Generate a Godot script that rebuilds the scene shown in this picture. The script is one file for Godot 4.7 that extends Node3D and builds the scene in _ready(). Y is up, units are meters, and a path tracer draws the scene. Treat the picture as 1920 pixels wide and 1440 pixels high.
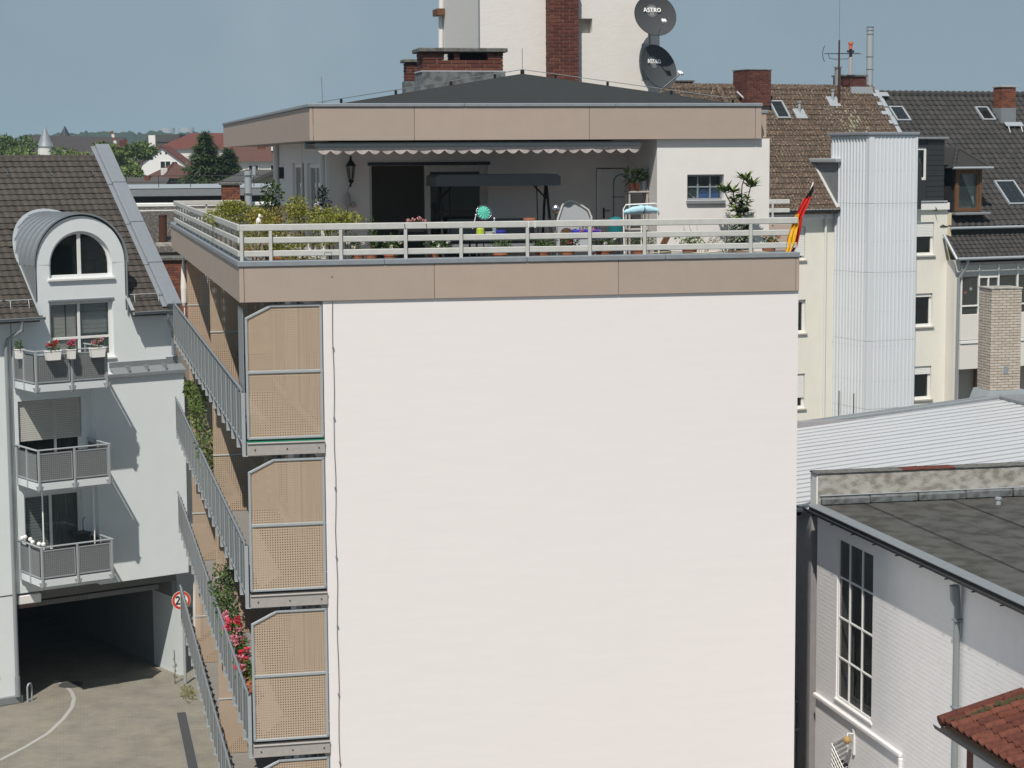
extends Node3D

# ------------------------------------------------------------------ mesh builder
class MB:
	var v := PackedVector3Array()
	var n := PackedVector3Array()
	var c := PackedColorArray()
	var col := Color(1, 1, 1)
	var xf := Transform3D()
	func tri(a: Vector3, b: Vector3, d: Vector3) -> void:
		var q := (b - a).cross(d - a).normalized()
		tri_n(a, b, d, q, q, q)
	func tri_n(a: Vector3, b: Vector3, d: Vector3, na: Vector3, nb: Vector3, nd: Vector3) -> void:
		if xf.basis.determinant() < 0:
			var t := b; b = d; d = t
			t = nb; nb = nd; nd = t
		v.push_back(xf * a); v.push_back(xf * d); v.push_back(xf * b)
		n.push_back((xf.basis * na).normalized()); n.push_back((xf.basis * nd).normalized()); n.push_back((xf.basis * nb).normalized())
		c.push_back(col); c.push_back(col); c.push_back(col)
	func quad(a: Vector3, b: Vector3, d: Vector3, e: Vector3) -> void:
		tri(a, b, d); tri(a, d, e)
	func quad_n(a: Vector3, b: Vector3, d: Vector3, e: Vector3, na: Vector3, nb: Vector3, nd: Vector3, ne: Vector3) -> void:
		tri_n(a, b, d, na, nb, nd); tri_n(a, d, e, na, nd, ne)
	# axis aligned box between two corners
	func box(x0: float, y0: float, z0: float, x1: float, y1: float, z1: float) -> MB:
		var a := Vector3(minf(x0, x1), minf(y0, y1), minf(z0, z1)); var b := Vector3(maxf(x0, x1), maxf(y0, y1), maxf(z0, z1))
		quad(Vector3(a.x, a.y, b.z), Vector3(b.x, a.y, b.z), Vector3(b.x, b.y, b.z), Vector3(a.x, b.y, b.z))
		quad(Vector3(b.x, a.y, a.z), Vector3(a.x, a.y, a.z), Vector3(a.x, b.y, a.z), Vector3(b.x, b.y, a.z))
		quad(Vector3(b.x, a.y, b.z), Vector3(b.x, a.y, a.z), Vector3(b.x, b.y, a.z), Vector3(b.x, b.y, b.z))
		quad(Vector3(a.x, a.y, a.z), Vector3(a.x, a.y, b.z), Vector3(a.x, b.y, b.z), Vector3(a.x, b.y, a.z))
		quad(Vector3(a.x, b.y, b.z), Vector3(b.x, b.y, b.z), Vector3(b.x, b.y, a.z), Vector3(a.x, b.y, a.z))
		quad(Vector3(a.x, a.y, a.z), Vector3(b.x, a.y, a.z), Vector3(b.x, a.y, b.z), Vector3(a.x, a.y, b.z))
		return self
	# box with chamfered edges
	func bev(x0: float, y0: float, z0: float, x1: float, y1: float, z1: float, k: float) -> MB:
		var lo := Vector3(minf(x0, x1), minf(y0, y1), minf(z0, z1)); var hi := Vector3(maxf(x0, x1), maxf(y0, y1), maxf(z0, z1))
		var ce := (lo + hi) / 2; var h := (hi - lo) / 2
		k = minf(k, minf(h.x, minf(h.y, h.z)) * 0.9)
		var ax := [Vector3.RIGHT, Vector3.UP, Vector3.BACK]
		for i in 3:
			var j := (i + 1) % 3; var l := (i + 2) % 3
			for s in [-1.0, 1.0]:
				var o: Vector3 = ce + ax[i] * h[i] * s
				var p: Vector3 = ax[j] * (h[j] - k); var q: Vector3 = ax[l] * (h[l] - k)
				if s > 0: quad(o - p - q, o + p - q, o + p + q, o - p + q)
				else: quad(o - p - q, o - p + q, o + p + q, o + p - q)
			for s in [-1.0, 1.0]:
				for t in [-1.0, 1.0]:
					var e: Vector3 = ax[i] * (h[i] - k)
					var a: Vector3 = ce + ax[j] * h[j] * s + ax[l] * (h[l] - k) * t
					var b: Vector3 = ce + ax[j] * (h[j] - k) * s + ax[l] * h[l] * t
					if s * t < 0: quad(a - e, a + e, b + e, b - e)
					else: quad(a - e, b - e, b + e, a + e)
		for sx in [-1.0, 1.0]:
			for sy in [-1.0, 1.0]:
				for sz in [-1.0, 1.0]:
					var a := ce + Vector3(h.x * sx, (h.y - k) * sy, (h.z - k) * sz)
					var b := ce + Vector3((h.x - k) * sx, h.y * sy, (h.z - k) * sz)
					var d := ce + Vector3((h.x - k) * sx, (h.y - k) * sy, h.z * sz)
					if sx * sy * sz > 0: tri(a, b, d)
					else: tri(a, d, b)
		return self
	# round bar through points
	func tube(pts: Array, r, sides := 8, capped := true) -> MB:
		var m := pts.size()
		var ring := []
		var up := Vector3.UP
		for i in m:
			var t: Vector3 = (pts[mini(i + 1, m - 1)] - pts[maxi(i - 1, 0)]).normalized()
			if absf(t.dot(up)) > 0.95: up = Vector3.RIGHT if absf(t.x) < 0.9 else Vector3.BACK
			var s := t.cross(up).normalized(); var w := s.cross(t).normalized()
			up = w
			var row := []
			var rr: float = r[i] if r is Array else r
			for k in sides:
				var an := TAU * k / sides
				var d := s * cos(an) + w * sin(an)
				row.append([pts[i] + d * rr, d])
			ring.append(row)
		for i in m - 1:
			for k in sides:
				var a = ring[i][k]; var b = ring[i][(k + 1) % sides]; var e = ring[i + 1][k]; var f = ring[i + 1][(k + 1) % sides]
				quad_n(a[0], e[0], f[0], b[0], a[1], e[1], f[1], b[1])
		if capped:
			for k in range(1, sides - 1):
				tri(ring[0][0][0], ring[0][k][0], ring[0][k + 1][0])
				tri(ring[m - 1][0][0], ring[m - 1][k + 1][0], ring[m - 1][k][0])
		return self
	# flat outline in x,y pushed from z0 to z1
	func prism(poly: PackedVector2Array, z0: float, z1: float) -> MB:
		if Geometry2D.is_polygon_clockwise(poly): poly.reverse()
		var ix := Geometry2D.triangulate_polygon(poly)
		var za := minf(z0, z1); var zb := maxf(z0, z1)
		for i in range(0, ix.size(), 3):
			var a := poly[ix[i]]; var b := poly[ix[i + 1]]; var d := poly[ix[i + 2]]
			if (b - a).cross(d - a) < 0: var t := b; b = d; d = t
			tri(Vector3(a.x, a.y, zb), Vector3(b.x, b.y, zb), Vector3(d.x, d.y, zb))
			tri(Vector3(a.x, a.y, za), Vector3(d.x, d.y, za), Vector3(b.x, b.y, za))
		for i in poly.size():
			var a := poly[i]; var b := poly[(i + 1) % poly.size()]
			quad(Vector3(b.x, b.y, zb), Vector3(a.x, a.y, zb), Vector3(a.x, a.y, za), Vector3(b.x, b.y, za))
		return self
	# profile of (radius, height) turned about the y axis
	func lathe(prof: Array, seg := 16, at := Vector3.ZERO) -> MB:
		for i in prof.size() - 1:
			var p: Vector2 = prof[i]; var q: Vector2 = prof[i + 1]
			var d := (q - p).normalized(); var nr := Vector2(d.y, -d.x)
			for k in seg:
				var a := TAU * k / seg; var b := TAU * (k + 1) / seg
				var ca := Vector3(cos(a), 0, -sin(a)); var cb := Vector3(cos(b), 0, -sin(b))
				var na := ca * nr.x + Vector3.UP * nr.y; var nb := cb * nr.x + Vector3.UP * nr.y
				quad_n(at + ca * p.x + Vector3.UP * p.y, at + cb * p.x + Vector3.UP * p.y, at + cb * q.x + Vector3.UP * q.y, at + ca * q.x + Vector3.UP * q.y, na, nb, nb, na)
		return self
	func ball(at: Vector3, r: float, seg := 12, squash := 1.0) -> MB:
		var prof := []
		for i in seg / 2 + 1:
			var a := -PI / 2 + PI * i / (seg / 2)
			prof.append(Vector2(maxf(cos(a) * r, 0.0001), sin(a) * r * squash))
		return lathe(prof, seg, at)
	# profile in x,y swept along z with smooth or hard joints
	func sheet(prof: Array, z0: float, z1: float, smooth := false) -> MB:
		var m := prof.size()
		var nn := []
		for i in m:
			var d: Vector2 = (prof[mini(i + 1, m - 1)] - prof[maxi(i - 1, 0)])
			nn.append(Vector3(-d.y, d.x, 0).normalized())
		for i in m - 1:
			var a: Vector2 = prof[i]; var b: Vector2 = prof[i + 1]
			if smooth: quad_n(Vector3(a.x, a.y, z0), Vector3(a.x, a.y, z1), Vector3(b.x, b.y, z1), Vector3(b.x, b.y, z0), nn[i], nn[i], nn[i + 1], nn[i + 1])
			else: quad(Vector3(a.x, a.y, z0), Vector3(a.x, a.y, z1), Vector3(b.x, b.y, z1), Vector3(b.x, b.y, z0))
		return self
	func leaf(p: Vector3, dir: Vector3, side: Vector3, len_: float, wid: float) -> void:
		var nrm := dir.cross(side).normalized()
		var a := p; var b := p + dir * len_ * 0.45 + side * wid * 0.5 + nrm * len_ * 0.05
		var d := p + dir * len_; var e := p + dir * len_ * 0.45 - side * wid * 0.5 + nrm * len_ * 0.05
		tri(a, b, d); tri(a, d, e)
	func join(o: MB, t: Transform3D) -> void:
		for i in o.v.size():
			v.push_back(t * o.v[i]); n.push_back((t.basis * o.n[i]).normalized()); c.push_back(col)
	func mesh() -> ArrayMesh:
		var ar := []
		ar.resize(Mesh.ARRAY_MAX)
		ar[Mesh.ARRAY_VERTEX] = v; ar[Mesh.ARRAY_NORMAL] = n; ar[Mesh.ARRAY_COLOR] = c
		var m := ArrayMesh.new()
		m.add_surface_from_arrays(Mesh.PRIMITIVE_TRIANGLES, ar)
		return m

var M := {}
var T := {}
var rng := RandomNumberGenerator.new()
var taken := {}

func put(b: MB, called: String, m: Material, parent: Node) -> MeshInstance3D:
	return put_mesh(b.mesh(), called, m, parent)

func put_mesh(me: Mesh, called: String, m: Material, parent: Node, t := Transform3D()) -> MeshInstance3D:
	var o := MeshInstance3D.new()
	o.mesh = me; o.material_override = m
	o.name = numbered(called) if parent == self else called
	o.transform = t
	o.cast_shadow = GeometryInstance3D.SHADOW_CASTING_SETTING_ON
	parent.add_child(o, true)
	return o

func numbered(called: String) -> String:
	var k: int = taken.get(called, 0)
	taken[called] = k + 1
	return called if k == 0 else "%s_%03d" % [called, k]

func thing(called: String, label: String, category: String, at := Vector3.ZERO, turn := 0.0, group := "") -> Node3D:
	var o := Node3D.new()
	o.name = numbered(called)
	add_child(o)
	o.position = at; o.rotation_degrees.y = turn
	tag(o, label, category, group)
	return o

func tag(o: Node, label: String, category := "", group := "", kind := "") -> void:
	if label: o.set_meta("label", label)
	if category: o.set_meta("category", category)
	if group: o.set_meta("group", group)
	if kind: o.set_meta("kind", kind)

func bx(x0: float, y0: float, z0: float, x1: float, y1: float, z1: float) -> MB:
	return MB.new().box(x0, y0, z0, x1, y1, z1)

func bv(x0: float, y0: float, z0: float, x1: float, y1: float, z1: float, k := 0.008) -> MB:
	return MB.new().bev(x0, y0, z0, x1, y1, z1, k)

func V(x: float, y: float, z: float) -> Vector3:
	return Vector3(x, y, z)

# wall in the x,y plane with rectangular holes [x0,y0,x1,y1], from z0 (back) to z1 (front)
func holed(b: MB, x0: float, y0: float, x1: float, y1: float, z0: float, z1: float, holes: Array) -> MB:
	var xs := [x0, x1]; var ys := [y0, y1]
	for h in holes:
		for k in [0, 2]: if h[k] > x0 and h[k] < x1 and not xs.has(h[k]): xs.append(h[k])
		for k in [1, 3]: if h[k] > y0 and h[k] < y1 and not ys.has(h[k]): ys.append(h[k])
	xs.sort(); ys.sort()
	var solid := func(i: int, j: int) -> bool:
		if i < 0 or j < 0 or i >= xs.size() - 1 or j >= ys.size() - 1: return false
		var cx: float = (xs[i] + xs[i + 1]) / 2; var cy: float = (ys[j] + ys[j + 1]) / 2
		for h in holes: if cx > h[0] and cx < h[2] and cy > h[1] and cy < h[3]: return false
		return true
	for i in xs.size() - 1:
		for j in ys.size() - 1:
			if not solid.call(i, j): continue
			var a: float = xs[i]; var d: float = xs[i + 1]; var e: float = ys[j]; var f: float = ys[j + 1]
			b.quad(V(a, e, z1), V(d, e, z1), V(d, f, z1), V(a, f, z1))
			b.quad(V(d, e, z0), V(a, e, z0), V(a, f, z0), V(d, f, z0))
			if not solid.call(i - 1, j): b.quad(V(a, e, z0), V(a, e, z1), V(a, f, z1), V(a, f, z0))
			if not solid.call(i + 1, j): b.quad(V(d, e, z1), V(d, e, z0), V(d, f, z0), V(d, f, z1))
			if not solid.call(i, j - 1): b.quad(V(a, e, z0), V(d, e, z0), V(d, e, z1), V(a, e, z1))
			if not solid.call(i, j + 1): b.quad(V(a, f, z1), V(d, f, z1), V(d, f, z0), V(a, f, z0))
	return b

# perforated sheet, holes square or lozenge, inside the polygon given by keep(x, y)
func perforated(w: float, h: float, nx: int, ny: int, hole: float, lozenge: bool, thick: float, keep: Callable) -> MB:
	var b := MB.new()
	var cx := w / nx; var cy := h / ny
	for i in nx:
		for j in ny:
			var o := Vector2((i + 0.5) * cx, (j + 0.5) * cy)
			if not keep.call(o.x, o.y): continue
			var out := [o + Vector2(-cx, -cy) / 2, o + Vector2(cx, -cy) / 2, o + Vector2(cx, cy) / 2, o + Vector2(-cx, cy) / 2]
			var inn := []
			if lozenge: inn = [o + Vector2(0, -cy) * hole / 2, o + Vector2(cx, 0) * hole / 2, o + Vector2(0, cy) * hole / 2, o + Vector2(-cx, 0) * hole / 2]
			else: inn = [o + Vector2(-cx, -cy) * hole / 2, o + Vector2(cx, -cy) * hole / 2, o + Vector2(cx, cy) * hole / 2, o + Vector2(-cx, cy) * hole / 2]
			for k in 4:
				var p: Vector2 = out[k]; var q: Vector2 = out[(k + 1) % 4]
				var r: Vector2 = inn[k]; var s: Vector2 = inn[(k + 1) % 4]
				if lozenge:
					var s0: Vector2 = inn[(k + 3) % 4]
					b.tri(V(p.x, p.y, 0), V(q.x, q.y, 0), V(r.x, r.y, 0))
					b.tri(V(p.x, p.y, 0), V(r.x, r.y, 0), V(s0.x, s0.y, 0))
				else:
					b.quad(V(p.x, p.y, 0), V(q.x, q.y, 0), V(s.x, s.y, 0), V(r.x, r.y, 0))
					b.quad(V(s.x, s.y, 0), V(s.x, s.y, -thick), V(r.x, r.y, -thick), V(r.x, r.y, 0))
	return b

# one roof tile: w wide (along x), d long (along -z, up the slope), waves across, lying with its lower edge at z = 0
func tile_mesh(w: float, d: float, waves: int, amp: float) -> MB:
	var b := MB.new()
	var seg := 6 * waves
	var lip := 0.03
	for i in seg:
		var x0 := w * i / seg; var x1 := w * (i + 1) / seg
		var y0 := amp * (0.5 - 0.5 * cos(TAU * waves * x0 / w)); var y1 := amp * (0.5 - 0.5 * cos(TAU * waves * x1 / w))
		var s0 := amp * 0.5 * TAU * waves / w * sin(TAU * waves * x0 / w); var s1 := amp * 0.5 * TAU * waves / w * sin(TAU * waves * x1 / w)
		var n0 := V(-s0, 1, 0).normalized(); var n1 := V(-s1, 1, 0).normalized()
		b.quad_n(V(x0, y0 + lip, 0), V(x1, y1 + lip, 0), V(x1, y1, -d), V(x0, y0, -d), n0, n1, n1, n0)
		b.quad(V(x0, y0 - 0.004, 0), V(x1, y1 - 0.004, 0), V(x1, y1 + lip, 0), V(x0, y0 + lip, 0))
	return b

# tiles on a roof plane: local frame t has x along the eave, -z up the slope; skip(u, v) leaves tiles out; near(u, v) ranks how large a tile shows
func tiled(parent: Node, t: Transform3D, wid: float, len_: float, tw: float, row: float, waves: int, amp: float, mats: Array, skip: Callable, rank: Callable, parts_max: int) -> void:
	var proto := tile_mesh(tw * 0.99, row * 1.12, waves, amp)
	var me := proto.mesh()
	var list := []
	for j in int(ceil(len_ / row)):
		for i in int(ceil(wid / tw)):
			var u := i * tw; var w := j * row
			if skip.call(u + tw / 2, w + row / 2): continue
			list.append([rank.call(u + tw / 2, w + row / 2), u, w])
	list.sort_custom(func(a, b): return a[0] > b[0])
	var rest := []
	for k in mats.size(): rest.append(MB.new())
	for k in list.size():
		var e = list[k]
		var q := Transform3D(Basis(Vector3.UP, rng.randf_range(-0.012, 0.012)) * Basis(Vector3.RIGHT, rng.randf_range(-0.008, 0.012)), V(e[1], 0.012 + rng.randf_range(0, 0.006), -e[2]))
		var pick := rng.randi() % mats.size()
		if k < parts_max: put_mesh(me, "roof_tile", mats[pick], parent, t * q)
		else: rest[pick].join(proto, t * q)
	for k in mats.size():
		if rest[k].v.size() > 0: put(rest[k], "further_roof_tiles", mats[k], parent).set_meta("kind", "stuff")

# bricks round a rectangular shaft x0..x1, z0..z1, from y0 to y1
func brickwork(parent: Node, x0: float, z0: float, x1: float, z1: float, y0: float, y1: float, bl: float, bh: float, mats: Array, mortar: Material) -> void:
	var g := 0.012
	put(bx(x0 + 0.015, y0, z0 + 0.015, x1 - 0.015, y1 - 0.005, z1 - 0.015), "mortar_core", mortar, parent)
	var cache := {}
	var rows := int(round((y1 - y0) / bh))
	var h := (y1 - y0) / rows
	for r in rows:
		var ya := y0 + r * h
		for side in 4:
			var run := (x1 - x0) if side % 2 == 0 else (z1 - z0)
			var inset := 0.0 if (side % 2 == 0) == (r % 2 == 0) else 0.11
			var s := inset
			var off := bl * 0.5 if r % 2 == 1 else 0.0
			var stops := [inset]
			var p := inset + bl - (off if inset == 0.0 else 0.0)
			if p < inset + 0.06: p += bl
			while p < run - inset - 0.07:
				stops.append(p); p += bl
			stops.append(run - inset)
			for k in stops.size() - 1:
				var L: float = stops[k + 1] - stops[k] - g
				var mid: float = (stops[k + 1] + stops[k]) / 2
				if L < 0.03: continue
				var at := V((x0 + mid) if side == 0 else (x1 - mid), ya + h / 2, z1 - 0.055 if side == 0 else z0 + 0.055)
				var turn := 0.0
				if side == 1: at = V(x1 - 0.055, ya + h / 2, z1 - mid); turn = PI / 2
				elif side == 3: at = V(x0 + 0.055, ya + h / 2, z0 + mid); turn = PI / 2
				var key := "%d" % int(L * 200)
				if not cache.has(key): cache[key] = bv(-L / 2, -h / 2 + g / 2, -0.055, L / 2, h / 2 - g / 2, 0.055, 0.006).mesh()
				put_mesh(cache[key], "brick", mats[rng.randi() % mats.size()], parent, Transform3D(Basis(Vector3.UP, turn), at + V(rng.randf_range(-0.002, 0.002), 0, rng.randf_range(-0.002, 0.002))))

# window in a wall hole (x,y plane), frame, panes
func window(parent: Node, called: String, x0: float, y0: float, x1: float, y1: float, z: float, cols: Array, rows: Array, fw: float, fm: Material, gm: Material) -> MeshInstance3D:
	var f := MB.new()
	f.bev(x0, y0, z - 0.06, x0 + fw, y1, z, 0.006); f.bev(x1 - fw, y0, z - 0.06, x1, y1, z, 0.006)
	f.bev(x0 + fw, y0, z - 0.058, x1 - fw, y0 + fw, z - 0.002, 0.006); f.bev(x0 + fw, y1 - fw, z - 0.058, x1 - fw, y1, z - 0.002, 0.006)
	for q in cols: f.bev(q - fw * 0.45, y0 + fw, z - 0.05, q + fw * 0.45, y1 - fw, z - 0.004, 0.005)
	for q in rows: f.bev(x0 + fw, q - fw * 0.4, z - 0.046, x1 - fw, q + fw * 0.4, z - 0.008, 0.005)
	var o := put(f, called, fm, parent)
	var xs := [x0 + fw]; xs.append_array(cols); xs.append(x1 - fw)
	var ys := [y0 + fw]; ys.append_array(rows); ys.append(y1 - fw)
	for i in xs.size() - 1:
		for j in ys.size() - 1:
			put(bx(xs[i], ys[j], z - 0.034, xs[i + 1], ys[j + 1], z - 0.028), "pane", gm, o)
	return o

# leaves through an ellipsoid
func leaves(b: MB, at: Vector3, r: Vector3, count: int, size: float, c0: Color, c1: Color, slim := 0.5, shell := 0.45, droop := 0.0) -> void:
	for i in count:
		var d := V(rng.randfn(), rng.randfn(), rng.randfn()).normalized()
		var k := pow(rng.randf(), shell)
		var p := at + V(d.x * r.x, d.y * r.y, d.z * r.z) * k
		var dir := (d + V(rng.randfn(), rng.randfn() - droop, rng.randfn()) * 0.7).normalized()
		var side := dir.cross(V(rng.randfn(), rng.randfn(), rng.randfn())).normalized()
		b.col = c0.lerp(c1, rng.randf())
		var s := size * rng.randf_range(0.6, 1.3)
		b.leaf(p, dir, side, s, s * slim)
	b.col = Color(1, 1, 1)

func lin(r: float, g: float, b: float) -> Color:
	return Color(r, g, b).linear_to_srgb()

func noise_tex(freq: float, lo: float, hi: float, oct := 4, seed_ := 1, size := 512, kind := FastNoiseLite.TYPE_SIMPLEX_SMOOTH) -> NoiseTexture2D:
	var f := FastNoiseLite.new()
	f.noise_type = kind; f.frequency = freq; f.fractal_octaves = oct; f.seed = seed_
	var t := NoiseTexture2D.new()
	t.width = size; t.height = size; t.seamless = true; t.noise = f
	var g := Gradient.new()
	g.colors = PackedColorArray([Color(lo, lo, lo), Color(hi, hi, hi)])
	t.color_ramp = g
	return t

func ramp_tex(freq: float, stops: Array, oct := 4, seed_ := 1, size := 512, kind := FastNoiseLite.TYPE_SIMPLEX_SMOOTH) -> NoiseTexture2D:
	var t := noise_tex(freq, 0, 1, oct, seed_, size, kind)
	var g := Gradient.new()
	var o := PackedFloat32Array(); var cc := PackedColorArray()
	for s in stops: o.append(s[0]); cc.append(s[1])
	g.offsets = o; g.colors = cc
	t.color_ramp = g
	return t

func bump_tex(freq: float, strength: float, oct := 4, seed_ := 5, size := 512) -> NoiseTexture2D:
	var t := noise_tex(freq, 0, 1, oct, seed_, size)
	t.color_ramp = null
	t.as_normal_map = true; t.bump_strength = strength
	return t

# plain material: linear base colour, roughness, coarse tint texture at a scale, relief at a scale
func mk(key: String, c: Color, rough: float, o := {}) -> StandardMaterial3D:
	var m := StandardMaterial3D.new()
	m.albedo_color = c; m.roughness = rough
	m.metallic = o.get("metal", 0.0)
	m.metallic_specular = o.get("spec", 0.4)
	m.uv1_triplanar = true; m.uv1_world_triplanar = true
	m.uv1_scale = o.get("s", V(0.5, 0.5, 0.5))
	if o.has("t"): m.albedo_texture = T[o.t]
	if o.has("n"):
		m.normal_enabled = true; m.normal_texture = T[o.n]; m.normal_scale = o.get("ns", 0.5)
	if o.has("d"):
		m.detail_enabled = true; m.detail_albedo = T[o.d]; m.detail_blend_mode = BaseMaterial3D.BLEND_MODE_MUL
		m.detail_uv_layer = BaseMaterial3D.DETAIL_UV_2
		m.uv2_triplanar = true; m.uv2_world_triplanar = true; m.uv2_scale = o.get("s2", V(4, 4, 4))
	if o.get("vc", false): m.vertex_color_use_as_albedo = true
	if o.has("back"):
		m.backlight_enabled = true; m.backlight = o.back
	if o.get("both", false): m.cull_mode = BaseMaterial3D.CULL_DISABLED
	M[key] = m
	return m

func glass(key: String, c: Color, alpha: float) -> StandardMaterial3D:
	var m := StandardMaterial3D.new()
	c.a = alpha
	m.transparency = BaseMaterial3D.TRANSPARENCY_ALPHA
	m.albedo_color = c; m.roughness = 0.03; m.metallic_specular = 0.6
	M[key] = m
	return m

func make_materials() -> void:
	T.mottle = noise_tex(0.012, 0.93, 1.0, 5, 3)
	T.soft = noise_tex(0.01, 0.978, 1.0, 4, 8)
	T.trowel = noise_tex(0.012, 0.989, 1.0, 5, 14)
	T.grain = noise_tex(0.25, 0.88, 1.0, 3, 4, 256)
	T.speck = noise_tex(0.12, 0.72, 1.0, 4, 9)
	T.dirt = ramp_tex(0.012, [[0.0, Color(0.68, 0.67, 0.64)], [0.3, Color(0.8, 0.79, 0.77)], [0.55, Color(0.93, 0.92, 0.91)], [1.0, Color(1, 1, 1)]], 7, 21)
	T.stain = ramp_tex(0.014, [[0.0, Color(0.62, 0.61, 0.58)], [0.35, Color(0.8, 0.78, 0.75)], [0.6, Color(0.93, 0.92, 0.9)], [1.0, Color(1, 1, 1)]], 7, 22)
	T.lichen = ramp_tex(0.045, [[0.0, Color(0.42, 0.38, 0.36)], [0.45, Color(0.50, 0.46, 0.435)], [0.68, Color(0.55, 0.515, 0.485)], [0.71, Color(0.72, 0.71, 0.67)], [0.75, Color(1, 1, 0.97)], [1.0, Color(1, 1, 0.97)]], 4, 31)
	T.chip_glint = ramp_tex(0.06, [[0.0, Color(0.50, 0.50, 0.50)], [0.5, Color(0.575, 0.575, 0.57)], [0.80, Color(0.61, 0.61, 0.605)], [0.86, Color(0.95, 0.95, 0.95)], [1.0, Color(1, 1, 1)]], 3, 51)  # pale specks: chipped tile corners and painted glints together
	T.moss = ramp_tex(0.012, [[0.0, Color(1, 1, 1)], [0.55, Color(0.95, 0.95, 0.9)], [0.72, Color(0.86, 0.87, 0.8)], [1.0, Color(0.75, 0.78, 0.66)]], 5, 33)
	T.worn = ramp_tex(0.014, [[0.0, Color(0.86, 0.86, 0.84)], [0.5, Color(0.94, 0.935, 0.92)], [1.0, Color(1, 0.99, 0.96)]], 7, 23)
	T.bump = bump_tex(0.03, 3.0, 4, 5)
	# thickly painted brick: courses show only as soft relief under the paint
	var pb := Image.create(512, 512, false, Image.FORMAT_RGB8)
	pb.fill(Color(0.25, 0.25, 0.25))
	var pr := RandomNumberGenerator.new()
	pr.seed = 91
	for j in 12:
		for i in range(-1, 4):
			var k := pr.randf_range(0.5, 0.75)
			pb.fill_rect(Rect2i(int(i * 128 + (64 if j % 2 else 0)) + 4, int(j * 42.67) + 4, 120, 35), Color(k, k, k))
	for q in 2: pb.resize(128, 128, Image.INTERPOLATE_CUBIC); pb.resize(512, 512, Image.INTERPOLATE_CUBIC)
	pb.bump_map_to_normal_map(6.0)
	T.painted_brick = ImageTexture.create_from_image(pb)
	T.rough = bump_tex(0.08, 5.0, 3, 6)
	T.fine = bump_tex(0.3, 3.0, 2, 7, 256)
	T.wood = noise_tex(0.02, 0.6, 1.0, 4, 12)
	# small pavers, much too far off to tell apart: 0.2 x 0.1 m, running bond
	var im := Image.create(512, 512, false, Image.FORMAT_RGB8)
	var r := RandomNumberGenerator.new()
	r.seed = 77
	im.fill(Color(0.86, 0.85, 0.82))
	for j in 20:
		for i in range(-1, 11):
			var k := r.randf_range(0.94, 1.0)
			var x := int(i * 51.2 + (25.6 if j % 2 else 0.0)); var y := int(j * 25.6)
			im.fill_rect(Rect2i(x + 2, y + 2, 48, 22), Color(k, k * r.randf_range(0.97, 1.0), k * r.randf_range(0.93, 0.99)))
	T.paver = ImageTexture.create_from_image(im)
	mk("stucco", lin(0.79, 0.758, 0.757), 0.9, {t = "trowel", s = V(0.09, 0.75, 0.09), n = "bump", ns = 0.06})
	mk("penthouse", lin(0.74, 0.725, 0.715), 0.9, {t = "soft", s = V(0.4, 0.4, 0.4)})
	mk("tower_render", lin(0.74, 0.72, 0.69), 0.9, {t = "soft", s = V(0.3, 0.8, 0.3), n = "bump", ns = 0.25})
	mk("tan_panel", lin(0.415, 0.34, 0.288), 0.75, {t = "soft", s = V(0.3, 0.5, 0.3), d = "trowel", s2 = V(1.6, 0.12, 1.6)})
	mk("tan_panel_b", lin(0.40, 0.33, 0.28), 0.75, {t = "soft", s = V(0.3, 0.5, 0.3), d = "trowel", s2 = V(1.6, 0.12, 1.6)})
	mk("soffit", lin(0.42, 0.40, 0.38), 0.9, {t = "soft"})
	mk("zinc", lin(0.36, 0.40, 0.44), 0.42, {metal = 0.3, t = "mottle", s = V(0.8, 0.8, 0.8), d = "grain", s2 = V(1, 1, 1)})
	mk("zinc_old", lin(0.27, 0.295, 0.315), 0.55, {metal = 0.25, t = "mottle", s = V(0.7, 0.7, 0.7)})
	mk("lead", lin(0.20, 0.225, 0.245), 0.6, {metal = 0.2, t = "stain", s = V(0.5, 0.5, 0.5)})
	mk("galvanised", lin(0.44, 0.48, 0.51), 0.45, {metal = 0.25, t = "mottle", s = V(2, 2, 2)})
	mk("balcony_sheet", lin(0.24, 0.26, 0.27), 0.5, {metal = 0.15, t = "mottle", s = V(1.2, 0.6, 1.2), both = true})
	mk("galvanised_sheet", lin(0.50, 0.505, 0.495), 0.42, {metal = 0.15, t = "mottle", s = V(1.2, 0.6, 1.2), both = true})
	mk("screen_tan", lin(0.47, 0.365, 0.27), 0.6, {t = "soft", s = V(0.8, 0.8, 0.8), both = true})
	mk("rail_paint", lin(0.54, 0.55, 0.53), 0.5, {t = "mottle", s = V(0.7, 0.7, 0.7)})
	mk("beam_paint", lin(0.40, 0.38, 0.36), 0.6, {t = "mottle", s = V(1, 1, 1)})
	mk("floor_concrete", lin(0.30, 0.29, 0.275), 0.85, {t = "mottle", s = V(0.6, 0.6, 0.6), d = "grain", s2 = V(1, 1, 1)})
	mk("terracotta_deck", lin(0.20, 0.15, 0.12), 0.85, {t = "mottle", s = V(1, 1, 1)})
	mk("dark_floor", lin(0.05, 0.05, 0.05), 0.8, {t = "mottle"})
	mk("bitumen", lin(0.036, 0.039, 0.040), 0.85, {t = "mottle", s = V(0.4, 0.4, 0.4), d = "grain", s2 = V(1.5, 1.5, 1.5), n = "fine", ns = 0.3})
	mk("hall_bitumen", lin(0.112, 0.112, 0.107), 0.9, {t = "dirt", s = V(0.22, 0.22, 0.22), d = "grain", s2 = V(0.8, 0.8, 0.8), n = "fine", ns = 0.4})
	mk("hall_bitumen_b", lin(0.105, 0.105, 0.101), 0.9, {t = "dirt", s = V(0.22, 0.22, 0.22), d = "grain", s2 = V(0.8, 0.8, 0.8), n = "fine", ns = 0.4})
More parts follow.
